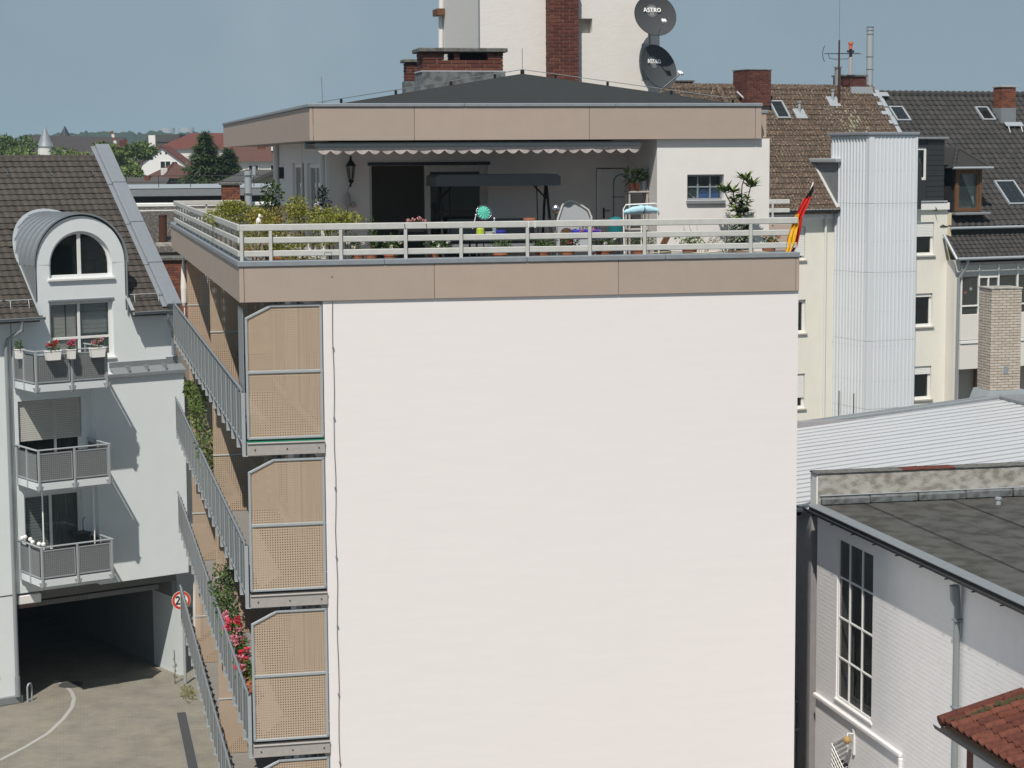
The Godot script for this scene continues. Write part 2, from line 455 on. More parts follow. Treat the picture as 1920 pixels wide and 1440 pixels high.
	mk("brick_a", lin(0.17, 0.058, 0.045), 0.9, {t = "speck", s = V(1.5, 1.5, 1.5), n = "fine", ns = 0.5})
	mk("brick_b", lin(0.135, 0.047, 0.040), 0.9, {t = "speck", s = V(1.5, 1.5, 1.5), n = "fine", ns = 0.5})
	mk("brick_c", lin(0.20, 0.075, 0.055), 0.9, {t = "speck", s = V(1.5, 1.5, 1.5), n = "fine", ns = 0.5})
	mk("brick_orange", lin(0.30, 0.11, 0.06), 0.9, {t = "speck", s = V(1.5, 1.5, 1.5)})
	mk("mortar", lin(0.33, 0.28, 0.24), 0.95, {t = "speck"})
	mk("brick_sand", lin(0.67, 0.60, 0.52), 0.9, {t = "speck", s = V(1.5, 1.5, 1.5)})
	mk("brick_sand_b", lin(0.60, 0.53, 0.45), 0.9, {t = "speck", s = V(1.5, 1.5, 1.5)})
	mk("mortar_sand", lin(0.30, 0.25, 0.20), 0.95, {t = "speck"})
	mk("concrete_cap", lin(0.17, 0.175, 0.17), 0.9, {t = "dirt", s = V(1, 1, 1)})
	mk("grey_render", lin(0.745, 0.805, 0.83), 0.9, {t = "soft", s = V(0.3, 0.2, 0.3), n = "fine", ns = 0.08})
	mk("grey_render_b", lin(0.66, 0.715, 0.74), 0.9, {t = "soft", s = V(0.5, 0.3, 0.5)})
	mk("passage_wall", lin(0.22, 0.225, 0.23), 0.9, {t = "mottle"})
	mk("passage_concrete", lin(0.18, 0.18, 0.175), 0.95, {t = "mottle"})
	mk("white_paint", lin(0.78, 0.79, 0.78), 0.45, {t = "soft"})
	mk("white_plastic", lin(0.8, 0.8, 0.79), 0.35)
	mk("shutter", lin(0.52, 0.52, 0.49), 0.6, {t = "soft"})
	mk("blind", lin(0.30, 0.34, 0.35), 0.7, {t = "soft"})
	for k in [["tile_dark", 0.235, 0.207, 0.182], ["tile_dark_b", 0.21, 0.186, 0.165], ["tile_dark_c", 0.265, 0.232, 0.204]]:
		mk(k[0], lin(k[1], k[2], k[3]), 0.75, {t = "chip_glint", s = V(0.6, 0.6, 0.6), n = "fine", ns = 0.3})
	for k in [["tile_brown", 0.44, 0.37, 0.345], ["tile_brown_b", 0.40, 0.345, 0.325], ["tile_brown_c", 0.48, 0.395, 0.365]]:
		mk(k[0], lin(k[1], k[2], k[3]), 0.9, {t = "lichen", s = V(0.45, 0.45, 0.45), d = "moss", s2 = V(0.16, 0.16, 0.16)})
	mk("tile_lichen", lin(0.36, 0.36, 0.27), 0.95, {t = "speck", s = V(0.7, 0.7, 0.7)})
	for k in [["tile_black", 0.058, 0.055, 0.054], ["tile_black_b", 0.050, 0.048, 0.048], ["tile_black_c", 0.068, 0.064, 0.062]]:
		mk(k[0], lin(k[1], k[2], k[3]), 0.7, {t = "speck", s = V(0.9, 0.9, 0.9)})
	for k in [["tile_red", 0.21, 0.065, 0.042], ["tile_red_b", 0.17, 0.052, 0.036], ["tile_red_c", 0.25, 0.085, 0.055]]:
		mk(k[0], lin(k[1], k[2], k[3]), 0.8, {t = "dirt", s = V(1.2, 1.2, 1.2), d = "speck", s2 = V(2, 2, 2)})
	mk("moss_clump", lin(0.075, 0.075, 0.035), 1.0, {t = "speck", s = V(2, 2, 2), n = "rough", ns = 1.0})
	mk("roof_red_far", lin(0.20, 0.065, 0.05), 0.9, {t = "mottle", s = V(0.2, 0.2, 0.2), d = "speck", s2 = V(0.4, 0.4, 0.4)})
	mk("roof_redbrown_far", lin(0.17, 0.085, 0.07), 0.9, {t = "mottle", s = V(0.2, 0.2, 0.2), d = "speck", s2 = V(0.4, 0.4, 0.4)})
	mk("roof_grey_far", lin(0.12, 0.115, 0.115), 0.9, {t = "mottle", s = V(0.2, 0.2, 0.2), d = "speck", s2 = V(0.5, 0.5, 0.5)})
	mk("roof_brown_far", lin(0.13, 0.10, 0.095), 0.9, {t = "mottle", s = V(0.2, 0.2, 0.2), d = "speck", s2 = V(0.4, 0.4, 0.4)})
	mk("slate_roof", lin(0.42, 0.42, 0.42), 0.8, {t = "speck", s = V(0.4, 0.4, 0.4), d = "lichen", s2 = V(0.35, 0.35, 0.35)})
	mk("slate", lin(0.035, 0.038, 0.042), 0.6, {t = "mottle", s = V(1, 1, 1)})
	mk("cream_wall", lin(0.80, 0.79, 0.715), 0.9, {t = "soft", s = V(0.2, 0.15, 0.2), d = "soft", s2 = V(1.2, 0.3, 1.2)})
	mk("tower_far", lin(0.40, 0.42, 0.42), 0.9)
	mk("pale_wall", lin(0.72, 0.70, 0.66), 0.9, {t = "soft"})
	mk("ochre_wall", lin(0.62, 0.55, 0.38), 0.9, {t = "soft"})
	mk("cladding", lin(0.66, 0.70, 0.74), 0.45, {t = "soft", s = V(0.4, 0.1, 0.4)})
	mk("metal_roof", lin(0.58, 0.60, 0.62), 0.5, {metal = 0.1, t = "soft", s = V(0.2, 0.2, 0.5)})
	mk("hall_wall", lin(0.83, 0.825, 0.835), 0.92, {n = "painted_brick", ns = 0.35, s = V(0.9, 0.9, 0.9), d = "soft", s2 = V(0.3, 0.3, 0.3)})
	mk("shed_wall", lin(0.30, 0.295, 0.305), 0.92, {t = "mottle"})
	mk("dirty_plaster", lin(0.47, 0.465, 0.44), 0.95, {t = "dirt", s = V(0.4, 0.6, 0.4), d = "soft", s2 = V(1.3, 1.6, 1.3), n = "rough", ns = 0.3})
	mk("steel", lin(0.55, 0.55, 0.55), 0.2, {metal = 0.95})
	mk("rust", lin(0.10, 0.045, 0.03), 0.9, {t = "speck", s = V(2, 2, 2)})
	mk("pipe_grey", lin(0.30, 0.33, 0.345), 0.5, {metal = 0.3, t = "soft"})
	mk("pipe_white", lin(0.68, 0.69, 0.68), 0.5)
	mk("black", lin(0.012, 0.012, 0.013), 0.6)
	mk("dark_metal", lin(0.04, 0.042, 0.045), 0.5, {metal = 0.3})
	mk("dish_grey", lin(0.065, 0.07, 0.075), 0.75, {spec = 0.2})
	mk("emblem", lin(0.25, 0.26, 0.27), 0.5)
	mk("wood", lin(0.23, 0.115, 0.055), 0.7, {t = "wood", s = V(3, 0.5, 3)})
	mk("wood_light", lin(0.38, 0.25, 0.13), 0.7, {t = "wood", s = V(3, 0.5, 3)})
	mk("terracotta", lin(0.42, 0.155, 0.085), 0.85, {t = "mottle", s = V(4, 4, 4)})
	mk("awning_cloth", lin(0.44, 0.40, 0.39), 0.9, {vc = true, both = true})
	mk("swing_cloth", lin(0.13, 0.138, 0.15), 0.85, {t = "soft"})
	mk("leaf", Color(1, 1, 1), 0.55, {vc = true, both = true, back = Color(0.25, 0.28, 0.12)})
	mk("petal", Color(1, 1, 1), 0.6, {vc = true, both = true, back = Color(0.3, 0.3, 0.3)})
	mk("bark", lin(0.07, 0.05, 0.035), 0.95, {t = "speck", s = V(2, 2, 2)})
	mk("twig", lin(0.40, 0.37, 0.33), 0.9)
	mk("teal", lin(0.015, 0.17, 0.19), 0.45)
	mk("green_plastic", lin(0.03, 0.25, 0.16), 0.4)
	mk("green_enamel", lin(0.12, 0.50, 0.40), 0.35)
	mk("lime", lin(0.42, 0.52, 0.05), 0.5)
	mk("blue", lin(0.03, 0.11, 0.42), 0.4)
	mk("cobalt", lin(0.05, 0.05, 0.40), 0.45)
	mk("purple", lin(0.022, 0.012, 0.05), 0.6)
	mk("sky_cloth", lin(0.42, 0.66, 0.78), 0.8, {n = "rough", ns = 0.8, s = V(3, 3, 3)})
	mk("dark_glass_tone", lin(0.12, 0.14, 0.165), 0.8)  # tone of dark skylight glass with sky reflection, painted on a sheet
	mk("lining", lin(0.07, 0.075, 0.08), 0.9)
	mk("cushion", lin(0.34, 0.36, 0.39), 0.8)
	mk("red_paint", lin(0.55, 0.065, 0.035), 0.4)
	mk("orange_paint", lin(0.60, 0.14, 0.07), 0.6)
	mk("gold_cloth", lin(0.75, 0.42, 0.015), 0.8, {both = true})
	mk("red_cloth", lin(0.55, 0.02, 0.015), 0.8, {both = true})
	mk("black_cloth", lin(0.012, 0.012, 0.014), 0.8, {both = true})
	mk("white_cloth", lin(0.75, 0.73, 0.68), 0.85, {both = true})
	mk("amber", lin(0.42, 0.28, 0.12), 0.2)
	mk("pavers", lin(0.30, 0.296, 0.276), 0.92, {t = "paver", s = V(0.5, 0.5, 0.5), d = "worn", s2 = V(0.1, 0.1, 0.1), n = "fine", ns = 0.3})
	mk("asphalt", lin(0.20, 0.195, 0.18), 0.95, {t = "mottle", s = V(0.1, 0.1, 0.1)})
	mk("line_paint", lin(0.55, 0.55, 0.53), 0.8, {t = "speck", s = V(2, 2, 2)})
	mk("drain", lin(0.085, 0.09, 0.095), 0.7, {t = "speck", s = V(2, 2, 2)})
	mk("forest", lin(0.035, 0.055, 0.025), 1.0, {t = "speck", s = V(0.02, 0.02, 0.02)})
	mk("meadow", lin(0.07, 0.085, 0.04), 1.0, {t = "mottle", s = V(0.01, 0.01, 0.01)})
	mk("curtain", lin(0.30, 0.31, 0.30), 0.9, {t = "wood", s = V(2.5, 0.1, 2.5)})
	mk("room_paint", lin(0.42, 0.39, 0.35), 0.95)
	mk("room_brown", lin(0.16, 0.075, 0.035), 0.9)
	glass("pane", Color(0.06, 0.09, 0.09), 0.42)
	glass("pane_clear", Color(0.35, 0.42, 0.42), 0.16)
	glass("bottle", Color(0.75, 0.85, 0.9), 0.35)

func make_air() -> void:
	var cam := Camera3D.new()
	cam.name = "camera"
	cam.fov = 21.485
	cam.near = 0.1; cam.far = 6000.0
	cam.position = V(-4.53, 14.5, 36.5)
	cam.rotation_degrees = V(-6.41, -12.41, -0.36)
	add_child(cam)
	cam.current = true
	var sun := DirectionalLight3D.new()
	sun.name = "sun"
	sun.light_energy = 1.4; sun.light_color = Color(1.0, 0.965, 0.92); sun.light_angular_distance = 0.55
	sun.shadow_enabled = true
	add_child(sun)
	sun.look_at_from_position(V(-0.239, 0.809, 0.537) * 100.0, Vector3.ZERO, Vector3.UP)
	var env := Environment.new()
	var sk := ProceduralSkyMaterial.new()
	sk.sky_top_color = Color(0.505, 0.588, 0.655); sk.sky_horizon_color = Color(0.56, 0.633, 0.677)
	sk.sky_curve = 0.12
	sk.ground_bottom_color = Color(0.30, 0.30, 0.27); sk.ground_horizon_color = Color(0.50, 0.56, 0.58)
	sk.sun_angle_max = 0.0
	var cl := ramp_tex(0.013, [[0.0, Color(1, 0.98, 0.95, 0.0)], [0.38, Color(1, 0.98, 0.95, 0.0)], [0.62, Color(1, 0.98, 0.96, 0.02)], [0.85, Color(1, 0.99, 0.97, 0.05)], [1.0, Color(1, 0.99, 0.97, 0.06)]], 5, 41, 1024)
	cl.width = 2048; cl.height = 1024
	sk.sky_cover = cl
	var sky := Sky.new()
	sky.sky_material = sk
	env.background_mode = Environment.BG_SKY
	env.sky = sky
	env.background_energy_multiplier = 1.0
	env.tonemap_mode = Environment.TONE_MAPPER_LINEAR
	env.tonemap_exposure = 1.0
	env.fog_enabled = true
	env.fog_density = 0.0002
	env.fog_light_color = Color(0.60, 0.70, 0.76)
	env.sdfgi_enabled = true; env.ssao_enabled = true; env.ssil_enabled = true
	var we := WorldEnvironment.new()
	we.name = "air"
	we.environment = env
	add_child(we)

func setting() -> void:
	var g := put(bx(-3000, -2.6, 400, 3000, -2.05, -4500), "ground", M.asphalt, self)
	tag(g, "", "", "", "structure")
	var court := put(bx(-16, -2.3, 16, -0.02, -2.03, -42), "courtyard", M.pavers, self)
	tag(court, "", "", "", "structure")
	# worn white line: a straight run that bends round into the passage
	var b := MB.new()
	var pts := [V(-10.20, 0, -16.97), V(-8.49, 0, -18.11), V(-6.72, 0, -19.88), V(-6.03, 0, -21.07), V(-5.44, 0, -22.26), V(-5.01, 0, -23.69), V(-4.75, 0, -24.95), V(-4.68, 0, -25.97), V(-4.75, 0, -26.77), V(-4.93, 0, -27.57), V(-5.29, 0, -28.37)]
	for i in pts.size() - 1:
		var d: Vector3 = (pts[i + 1] - pts[i]).normalized()
		var s := V(-d.z, 0, d.x) * 0.06
		b.quad(pts[i] + s + V(0, -2.026, 0), pts[i] - s + V(0, -2.026, 0), pts[i + 1] - s + V(0, -2.026, 0), pts[i + 1] + s + V(0, -2.026, 0))
	tag(put(b, "courtyard_line_marking", M.line_paint, self), "", "", "", "structure")
	var dr := thing("drain_channel", "dark grey drain channel set in the courtyard paving beside the balconies", "drain", V(-1.545, -2.03, -19.93))
	put(bx(-0.13, 0.001, 5.7, 0.13, 0.006, -3.65), "grate", M.drain, dr)
	put(bx(-0.15, 0.001, 5.7, -0.131, 0.01, -3.65), "rim", M.zinc_old, dr)
	put(bx(0.131, 0.001, 5.7, 0.15, 0.01, -3.65), "rim", M.zinc_old, dr)

func _ready() -> void:
	rng.seed = 4711
	make_materials()
	make_air()
	setting()
	main_building()
	tower()
	left_house()
	yellow_house()
	dark_roof_house()
	hall()
	shed()
	red_roof()
	gap_things()
	terrace_things()
	balcony_things()
	court_things()
	background()

# ------------------------------------------------------------------ the tan and white apartment block
const FLOORS := [9.38, 6.57, 3.76, 0.95]

func main_building() -> void:
	var h := thing("apartment_block", "white apartment block with blank gable wall, tan balconies and roof terrace", "apartment block")
	put(bx(0, -2.05, -0.3, 9.11, 11.935, 0), "gable_wall", M.stucco, h)
	# the long side under the balconies, with a glazed door behind each balcony bay
	var side := MB.new()
	side.xf = Transform3D(Basis(V(0, 0, 1), V(0, 1, 0), V(-1, 0, 0)), V(0.3, 0, -23.4))
	var holes := []
	for f in FLOORS:
		for z in [0.5, 6.35, 12.2, 18.0]: holes.append([z, f + 0.02, z + 4.75, f + 2.3])
	holed(side, 0, -2.05, 23.1, 11.935, 0.0, 0.3, holes)
	put(side, "side_wall", M.penthouse, h)
	for hh in holes:
		var w := window(h, "balcony_door", hh[0], hh[1], hh[2], hh[3], 0.18, [hh[0] + 1.19, hh[0] + 2.38, hh[0] + 3.56], [], 0.07, M.zinc_old, M.pane)
		w.transform = side.xf
	put(bx(8.81, -2.05, -0.3, 9.11, 11.935, -23.4), "far_side_wall", M.stucco, h)
	put(bx(0.3, -2.05, -23.1, 8.81, 11.935, -23.4), "rear_wall", M.stucco, h)
	for f in FLOORS.slice(0, 4): put(bx(0.3, f - 0.2, -0.3, 8.81, f, -23.1), "inner_floor", M.floor_concrete, h)
	# terrace deck, edge panels and coping
	var deck := put(bx(-1.44, 11.94, -0.02, 9.08, 12.2, -23.4), "terrace_deck", M.terracotta_deck, h)
	tag(deck, "", "")
	var xs := [-1.5, -1.415, 2.05, 5.54, 9.04, 9.11]
	for i in xs.size() - 1:
		put(bv(xs[i] + 0.004, 11.925, 0.0, xs[i + 1] - 0.004, 12.56, 0.045, 0.004), "edge_panel", [M.tan_panel, M.tan_panel_b][i % 2], h)
	var z := 0.045
	while z > -23.0:
		put(bv(-1.5, 11.925, z - 0.002, -1.455, 12.56, maxf(z - 3.45, -23.4) + 0.004, 0.004), "edge_panel", M.tan_panel, h)
		z -= 3.45
	for i in 4: put(bv(-1.53 + i * 2.66 + 0.002, 12.565, -0.28, minf(-1.53 + (i + 1) * 2.66 - 0.002, 9.12), 12.665, 0.075, 0.012), "coping", M.zinc, h)
	for i in 8: put(bv(-1.53, 12.566, -0.285 - i * 2.88, -1.2, 12.662, -0.285 - (i + 1) * 2.88 + 0.004, 0.012), "coping", M.zinc, h)
	put(bx(-1.44, 12.2, -0.02, 9.08, 12.565, -0.26), "parapet", M.floor_concrete, h)
	put(bx(-1.44, 12.2, -0.26, -1.22, 12.565, -23.3), "parapet", M.floor_concrete, h)
	terrace_railing(h)
	penthouse(h)
	for i in 4: balcony(h, FLOORS[i], i)
	# lightning conductor
	var wire := MB.new()
	var wp := []
	for i in 26: wp.append(V(0.17 + 0.012 * sin(i * 1.7), 12.72 - i * 0.5, 0.035 + 0.006 * sin(i * 2.3)))
	wire.tube([V(0.05, 12.75, -0.05), V(0.05, 12.8, 0.0), V(0.17, 12.8, 0.06)] + wp, 0.005, 5)
	var wo := put(wire, "lightning_conductor", M.dark_metal, h)
	for i in 10: put(bv(0.155, 12.35 - i * 1.29, 0.045 if i == 0 else 0.0, 0.185, 12.38 - i * 1.29, 0.055, 0.005), "clamp", M.zinc_old, wo)
	# wing behind, seen past the end of the terrace
	put(bx(9.11, -2.05, -15.0, 14.45, 12.2, -23.4), "rear_wing", M.stucco, h)
	put(bv(9.11, 11.95, -14.95, 14.5, 12.66, -15.0, 0.01), "edge_panel", M.tan_panel, h)
	var rr := put(bv(11.0, 13.2, -15.0, 14.45, 13.32, -15.05, 0.01), "rear_railing", M.rail_paint, h)
	put(bv(11.0, 12.97, -15.0, 14.45, 13.08, -15.05, 0.01), "rail", M.rail_paint, rr)
	put(bv(11.0, 12.73, -15.0, 14.45, 12.84, -15.05, 0.01), "rail", M.rail_paint, rr)
	for x in [11.5, 12.7, 13.93]: put(bv(x, 12.6, -14.95, x + 0.05, 13.2, -15.0, 0.008), "post", M.rail_paint, rr)

func terrace_railing(h: Node3D) -> void:
	var ys := [13.26, 13.03, 12.79]
	for k in 3:
		var hh := 0.06 if k == 0 else 0.055
		var zz := -0.02 if k == 0 else -0.075
		var r := put(bv(-1.47, ys[k] - hh, zz - 0.05, 9.1, ys[k] + hh, zz, 0.012), "terrace_rail", M.rail_paint, h)
		tag(r, "front board of the terrace railing")
		put(bv(-1.5, ys[k] - hh, -0.11, -1.46, ys[k] + hh, -21.7, 0.012), "terrace_rail", M.rail_paint, h)
		put(bv(-1.46, ys[k] - hh, -21.66, 0.4, ys[k] + hh, -21.7, 0.012), "terrace_rail", M.rail_paint, h)
	for x in [-1.44, -0.92, 0.35, 1.54, 2.57, 3.82, 5.01, 6.07, 8.16]:
		put(bv(x - 0.03, 12.6, -0.07, x + 0.03, 13.2, -0.021, 0.008), "railing_post", M.rail_paint, h)
	for i in 17:
		put(bv(-1.455, 12.6, -1.3 - i * 1.25, -1.41, 13.2, -1.3 - i * 1.25 - 0.05, 0.008), "railing_post", M.rail_paint, h)
	for x in [-0.6, 0.3]: put(bv(x, 12.6, -21.7, x + 0.05, 13.2, -21.75, 0.008), "railing_post", M.rail_paint, h)

func penthouse(h: Node3D) -> void:
	# front wall beside the loggia with a barred window
	put(holed(MB.new(), 7.04, 12.2, 9.4, 14.83, -2.8, -2.5, [[7.67, 13.61, 8.44, 14.12]]), "penthouse_wall", M.penthouse, h)
	var w := window(h, "barred_window", 7.67, 13.61, 8.44, 14.12, -2.62, [7.93, 8.19], [13.87], 0.035, M.zinc, M.pane_clear)
	tag(w, "small six pane window with a blue can behind it")
	put(bv(7.65, 13.53, -2.63, 8.46, 13.605, -2.44, 0.01), "window_sill", M.zinc_old, h)
	put(bx(9.1, 12.2, -2.8, 9.4, 14.83, -14.9), "penthouse_wall", M.penthouse, h)
	put(bx(7.04, 12.2, -2.8, 7.3, 14.83, -4.7), "loggia_wall", M.penthouse, h)
	# loggia back wall with the wide door
	put(holed(MB.new(), 0.74, 12.2, 7.3, 14.83, -5.0, -4.7, [[1.58, 12.2, 4.06, 14.33], [6.36, 12.2, 7.03, 14.25]]), "loggia_wall", M.penthouse, h)
	put(bv(1.55, 14.335, -4.75, 4.1, 14.4, -4.66, 0.01), "shutter_box", M.dark_metal, h)
	var sd := MB.new()
	sd.bev(2.74, 12.2, -4.86, 2.86, 14.33, -4.79, 0.006); sd.bev(3.9, 12.2, -4.86, 4.06, 14.33, -4.79, 0.006)
	sd.bev(2.86, 14.2, -4.858, 3.9, 14.33, -4.792, 0.006); sd.bev(2.86, 12.2, -4.858, 3.9, 12.3, -4.792, 0.006)
	var sdo := put(sd, "sliding_door", M.rail_paint, h)
	put(bx(2.86, 12.3, -4.83, 3.9, 14.2, -4.82), "pane", M.pane, sdo)
	put(bv(1.58, 12.2, -4.95, 1.63, 14.33, -4.72, 0.006), "door_frame", M.rail_paint, h)
	var dl := put(bv(6.38, 12.21, -4.79, 7.02, 14.23, -4.74, 0.008), "room_door", M.white_paint, h)
	put(bv(6.38, 12.21, -4.74, 6.47, 14.23, -4.715, 0.006), "door_edge", M.white_paint, dl)
	var hd := MB.new()
	hd.bev(6.52, 13.2, -4.74, 6.56, 13.42, -4.725, 0.004); hd.tube([V(6.54, 13.36, -4.73), V(6.54, 13.36, -4.68), V(6.66, 13.36, -4.68)], 0.01, 6)
	put(hd, "handle", M.dark_metal, dl)
	# room behind
	put(bx(0.74, 12.2, -9.2, 7.3, 14.83, -9.4), "room_wall", M.room_paint, h)
	put(bx(6.0, 12.2, -5.0, 6.2, 14.83, -9.2), "room_wall", M.room_paint, h)
	# west wall with two glazed doors
	var ww := MB.new()
	ww.xf = Transform3D(Basis(V(0, 0, 1), V(0, 1, 0), V(-1, 0, 0)), V(1.04, 0, -14.4))
	var hs := [[3.1, 12.22, 5.45, 14.38], [6.0, 12.22, 8.2, 14.38]]
	holed(ww, 0, 12.2, 9.4, 14.83, 0.0, 0.3, hs)
	put(ww, "penthouse_wall", M.penthouse, h)
	for q in hs:
		var f := window(h, "terrace_door", q[0], q[1], q[2], q[3], 0.24, [(q[0] + q[2]) / 2], [], 0.1, M.white_paint, M.pane)
		f.transform = ww.xf
	put(bx(0.74, 12.2, -14.4, 9.1, 14.83, -14.7), "penthouse_wall", M.penthouse, h)
	put(MB.new().tube([V(0.66, 12.2, -14.3), V(0.66, 14.83, -14.3)], 0.07, 10), "downpipe", M.pipe_white, h)
	put(MB.new().tube([V(0.64, 12.2, -4.85), V(0.64, 14.83, -4.85)], 0.055, 10), "downpipe", M.pipe_white, h)
	var lb := put(bv(0.62, 14.0, -13.45, 0.74, 14.28, -13.2, 0.02), "wall_light", M.dark_metal, h)
	tag(lb, "")
	# overhanging roof edge
	put(bx(0.14, 14.835, -2.43, 9.19, 14.9, -23.7), "soffit", M.soffit, h)
	var xs := [0.1, 0.17, 2.13, 5.62, 9.06, 9.19]
	for i in xs.size() - 1:
		put(bv(xs[i] + 0.004, 14.825, -2.43, xs[i + 1] - 0.004, 15.46, -2.385, 0.004), "roof_edge_panel", [M.tan_panel, M.tan_panel_b][i % 2], h)
	var z := -2.43
	while z > -23.5:
		put(bv(0.1, 14.825, z - 0.003, 0.145, 15.46, maxf(z - 3.5, -23.7) + 0.004, 0.004), "roof_edge_panel", M.tan_panel, h)
		z -= 3.5
	for i in 3: put(bv(0.07 + i * 3.045, 15.465, -2.62, 0.07 + (i + 1) * 3.045 - 0.003, 15.535, -2.355, 0.012), "roof_coping", M.zinc, h)
	for i in 7: put(bv(0.07, 15.466, -2.625 - i * 3.03, 0.3, 15.533, -2.625 - (i + 1) * 3.03 + 0.003, 0.012), "roof_coping", M.zinc, h)
	put(bv(9.195, 14.85, -2.75, 9.42, 15.33, -2.8, 0.004), "roof_edge_panel", M.tan_panel, h)
	put(bv(9.195, 15.335, -2.73, 9.45, 15.4, -3.2, 0.01), "roof_coping", M.zinc, h)
	put(bx(9.196, 14.84, -2.81, 9.42, 15.33, -14.9), "roof_edge_side", M.tan_panel, h)
	# low hipped roof in dark felt
	var r := MB.new()
	var a := V(0.3, 15.47, -2.6); var b := V(9.19, 15.47, -2.6); var p := V(5.34, 16.30, -7.1); var q := V(5.0, 16.30, -16.0)
	var d := V(0.3, 15.47, -23.6); var e := V(9.19, 15.47, -23.6)
	r.tri(a, b, p); r.quad(d, a, p, q); r.quad(b, e, q, p); r.tri(e, d, q)
	r.quad(a, d, e, b)
	var ro := put(r, "felt_roof", M.bitumen, h)
	var r2 := MB.new()
	var s := V(11.5, 16.25, -16.5)
	r2.tri(V(9.25, 15.3, -14.9), V(13.55, 15.3, -14.9), s); r2.tri(V(13.55, 15.3, -14.9), V(13.55, 15.3, -23.5), s); r2.tri(V(9.25, 15.3, -23.5), V(9.25, 15.3, -14.9), s); r2.tri(V(13.55, 15.3, -23.5), V(9.25, 15.3, -23.5), s)
	put(r2, "wing_roof", M.bitumen, h)
	put(bx(9.42, 12.2, -15.2, 13.3, 15.29, -23.4), "wing_wall", M.stucco, h)
	# lightning wire on the hips with its clips
	var wm := MB.new(); var up := V(0, 0.09, 0)
	wm.tube([a + up, a.lerp(p, 0.5) + up, p + up, b.lerp(p, 0.5) + up, b.lerp(p, 0.12) + up], 0.008, 5)
	wm.tube([p + V(0, 0.0, 0), p + V(0, 0.55, 0)], 0.008, 5); wm.tube([V(0.4, 15.5, -2.7), V(0.38, 16.05, -2.7)], 0.008, 5)
	var wo := put(wm, "roof_lightning_wire", M.zinc_old, ro)
	for t in [0.1, 0.35, 0.62, 0.85]:
		for o in [a, b]:
			var c: Vector3 = o.lerp(p, t)
			put(bv(c.x - 0.025, c.y - 0.02, c.z - 0.025, c.x + 0.025, c.y + 0.085, c.z + 0.025, 0.012), "wire_clip", M.black, ro)
	put(bv(p.x - 0.04, p.y - 0.02, p.z - 0.04, p.x + 0.04, p.y + 0.085, p.z + 0.04, 0.015), "wire_clip", M.black, ro)
	# brick chimney with two slots under a concrete slab, lead skirt
	var ch := put(MB.new().prism(PackedVector2Array([Vector2(3.36, 15.6), Vector2(5.42, 15.6), Vector2(5.36, 16.42), Vector2(3.45, 16.42)]), -9.9, -8.95), "chimney", M.lead, h)
	tag(ch, "wide red brick chimney with slots under a grey slab")
	brickwork(ch, 3.47, -9.83, 5.33, -9.02, 16.43, 16.68, 0.33, 0.085, [M.brick_a, M.brick_b, M.brick_c], M.mortar)
	for q2 in [[3.47, 3.97], [4.19, 4.33], [4.97, 5.33]]: brickwork(ch, q2[0], -9.83, q2[1], -9.02, 16.685, 16.85, 0.33, 0.083, [M.brick_a, M.brick_b, M.brick_c], M.mortar)
	put(bx(4.4, 16.685, -9.75, 4.97, 16.85, -9.5), "flue_lining", M.black, ch)
	put(bv(3.38, 16.855, -9.92, 5.42, 16.95, -8.93, 0.015), "slab", M.concrete_cap, ch)
	put(bv(3.42, 16.40, -9.88, 5.38, 16.44, -8.97, 0.01), "flashing", M.galvanised, ch)
	var c2 := put(bx(3.72, 15.7, -13.4, 4.12, 16.35, -12.9), "small_chimney", M.lead, h)
	brickwork(c2, 3.75, -13.37, 4.09, -12.93, 16.355, 16.8, 0.24, 0.08, [M.brick_a, M.brick_b], M.mortar)
	put(bv(3.68, 16.805, -13.44, 4.16, 16.88, -12.86, 0.01), "slab", M.concrete_cap, c2)
	awning(h)

func awning(h: Node3D) -> void:
	var bar := put(bv(0.21, 14.69, -2.58, 6.73, 14.79, -2.49, 0.025), "awning", M.pipe_grey, h)
	tag(bar, "retracted awning with scalloped cloth edge")
	var b := MB.new()
	# scalloped valance, striped
	var n := 26
	var w := 6.44 / n
	for i in n:
		var x0 := 0.26 + i * w
		for k in 8:
			var t0 := k / 8.0; var t1 := (k + 1) / 8.0
			var y0 := 14.635 - 0.075 * sin(PI * t0); var y1 := 14.635 - 0.075 * sin(PI * t1)
			var z0 := -2.515 + 0.012 * sin((i + t0) * 2.1); var z1 := -2.515 + 0.012 * sin((i + t1) * 2.1)
			b.col = lin(1.15, 1.1, 1.08) if (k / 2) % 2 == 0 else lin(0.9, 0.82, 0.82)
			b.quad(V(x0 + t0 * w, y0, z0), V(x0 + t1 * w, y1, z1), V(x0 + t1 * w, 14.7, -2.515), V(x0 + t0 * w, 14.7, -2.515))
	put(b, "valance", M.awning_cloth, bar)
	put(bx(0.3, 14.76, -2.62, 6.65, 14.77, -4.62), "cloth", M.awning_cloth, bar)
	put(bv(0.25, 14.68, -4.69, 6.7, 14.82, -4.55, 0.02), "cassette", M.pipe_grey, bar)
	for x in [0.5, 6.4]: put(MB.new().tube([V(x, 14.72, -4.6), V(x + (0.5 if x < 1 else -0.5), 14.72, -3.6), V(x, 14.72, -2.6)], 0.025, 6), "arm", M.dark_metal, bar)

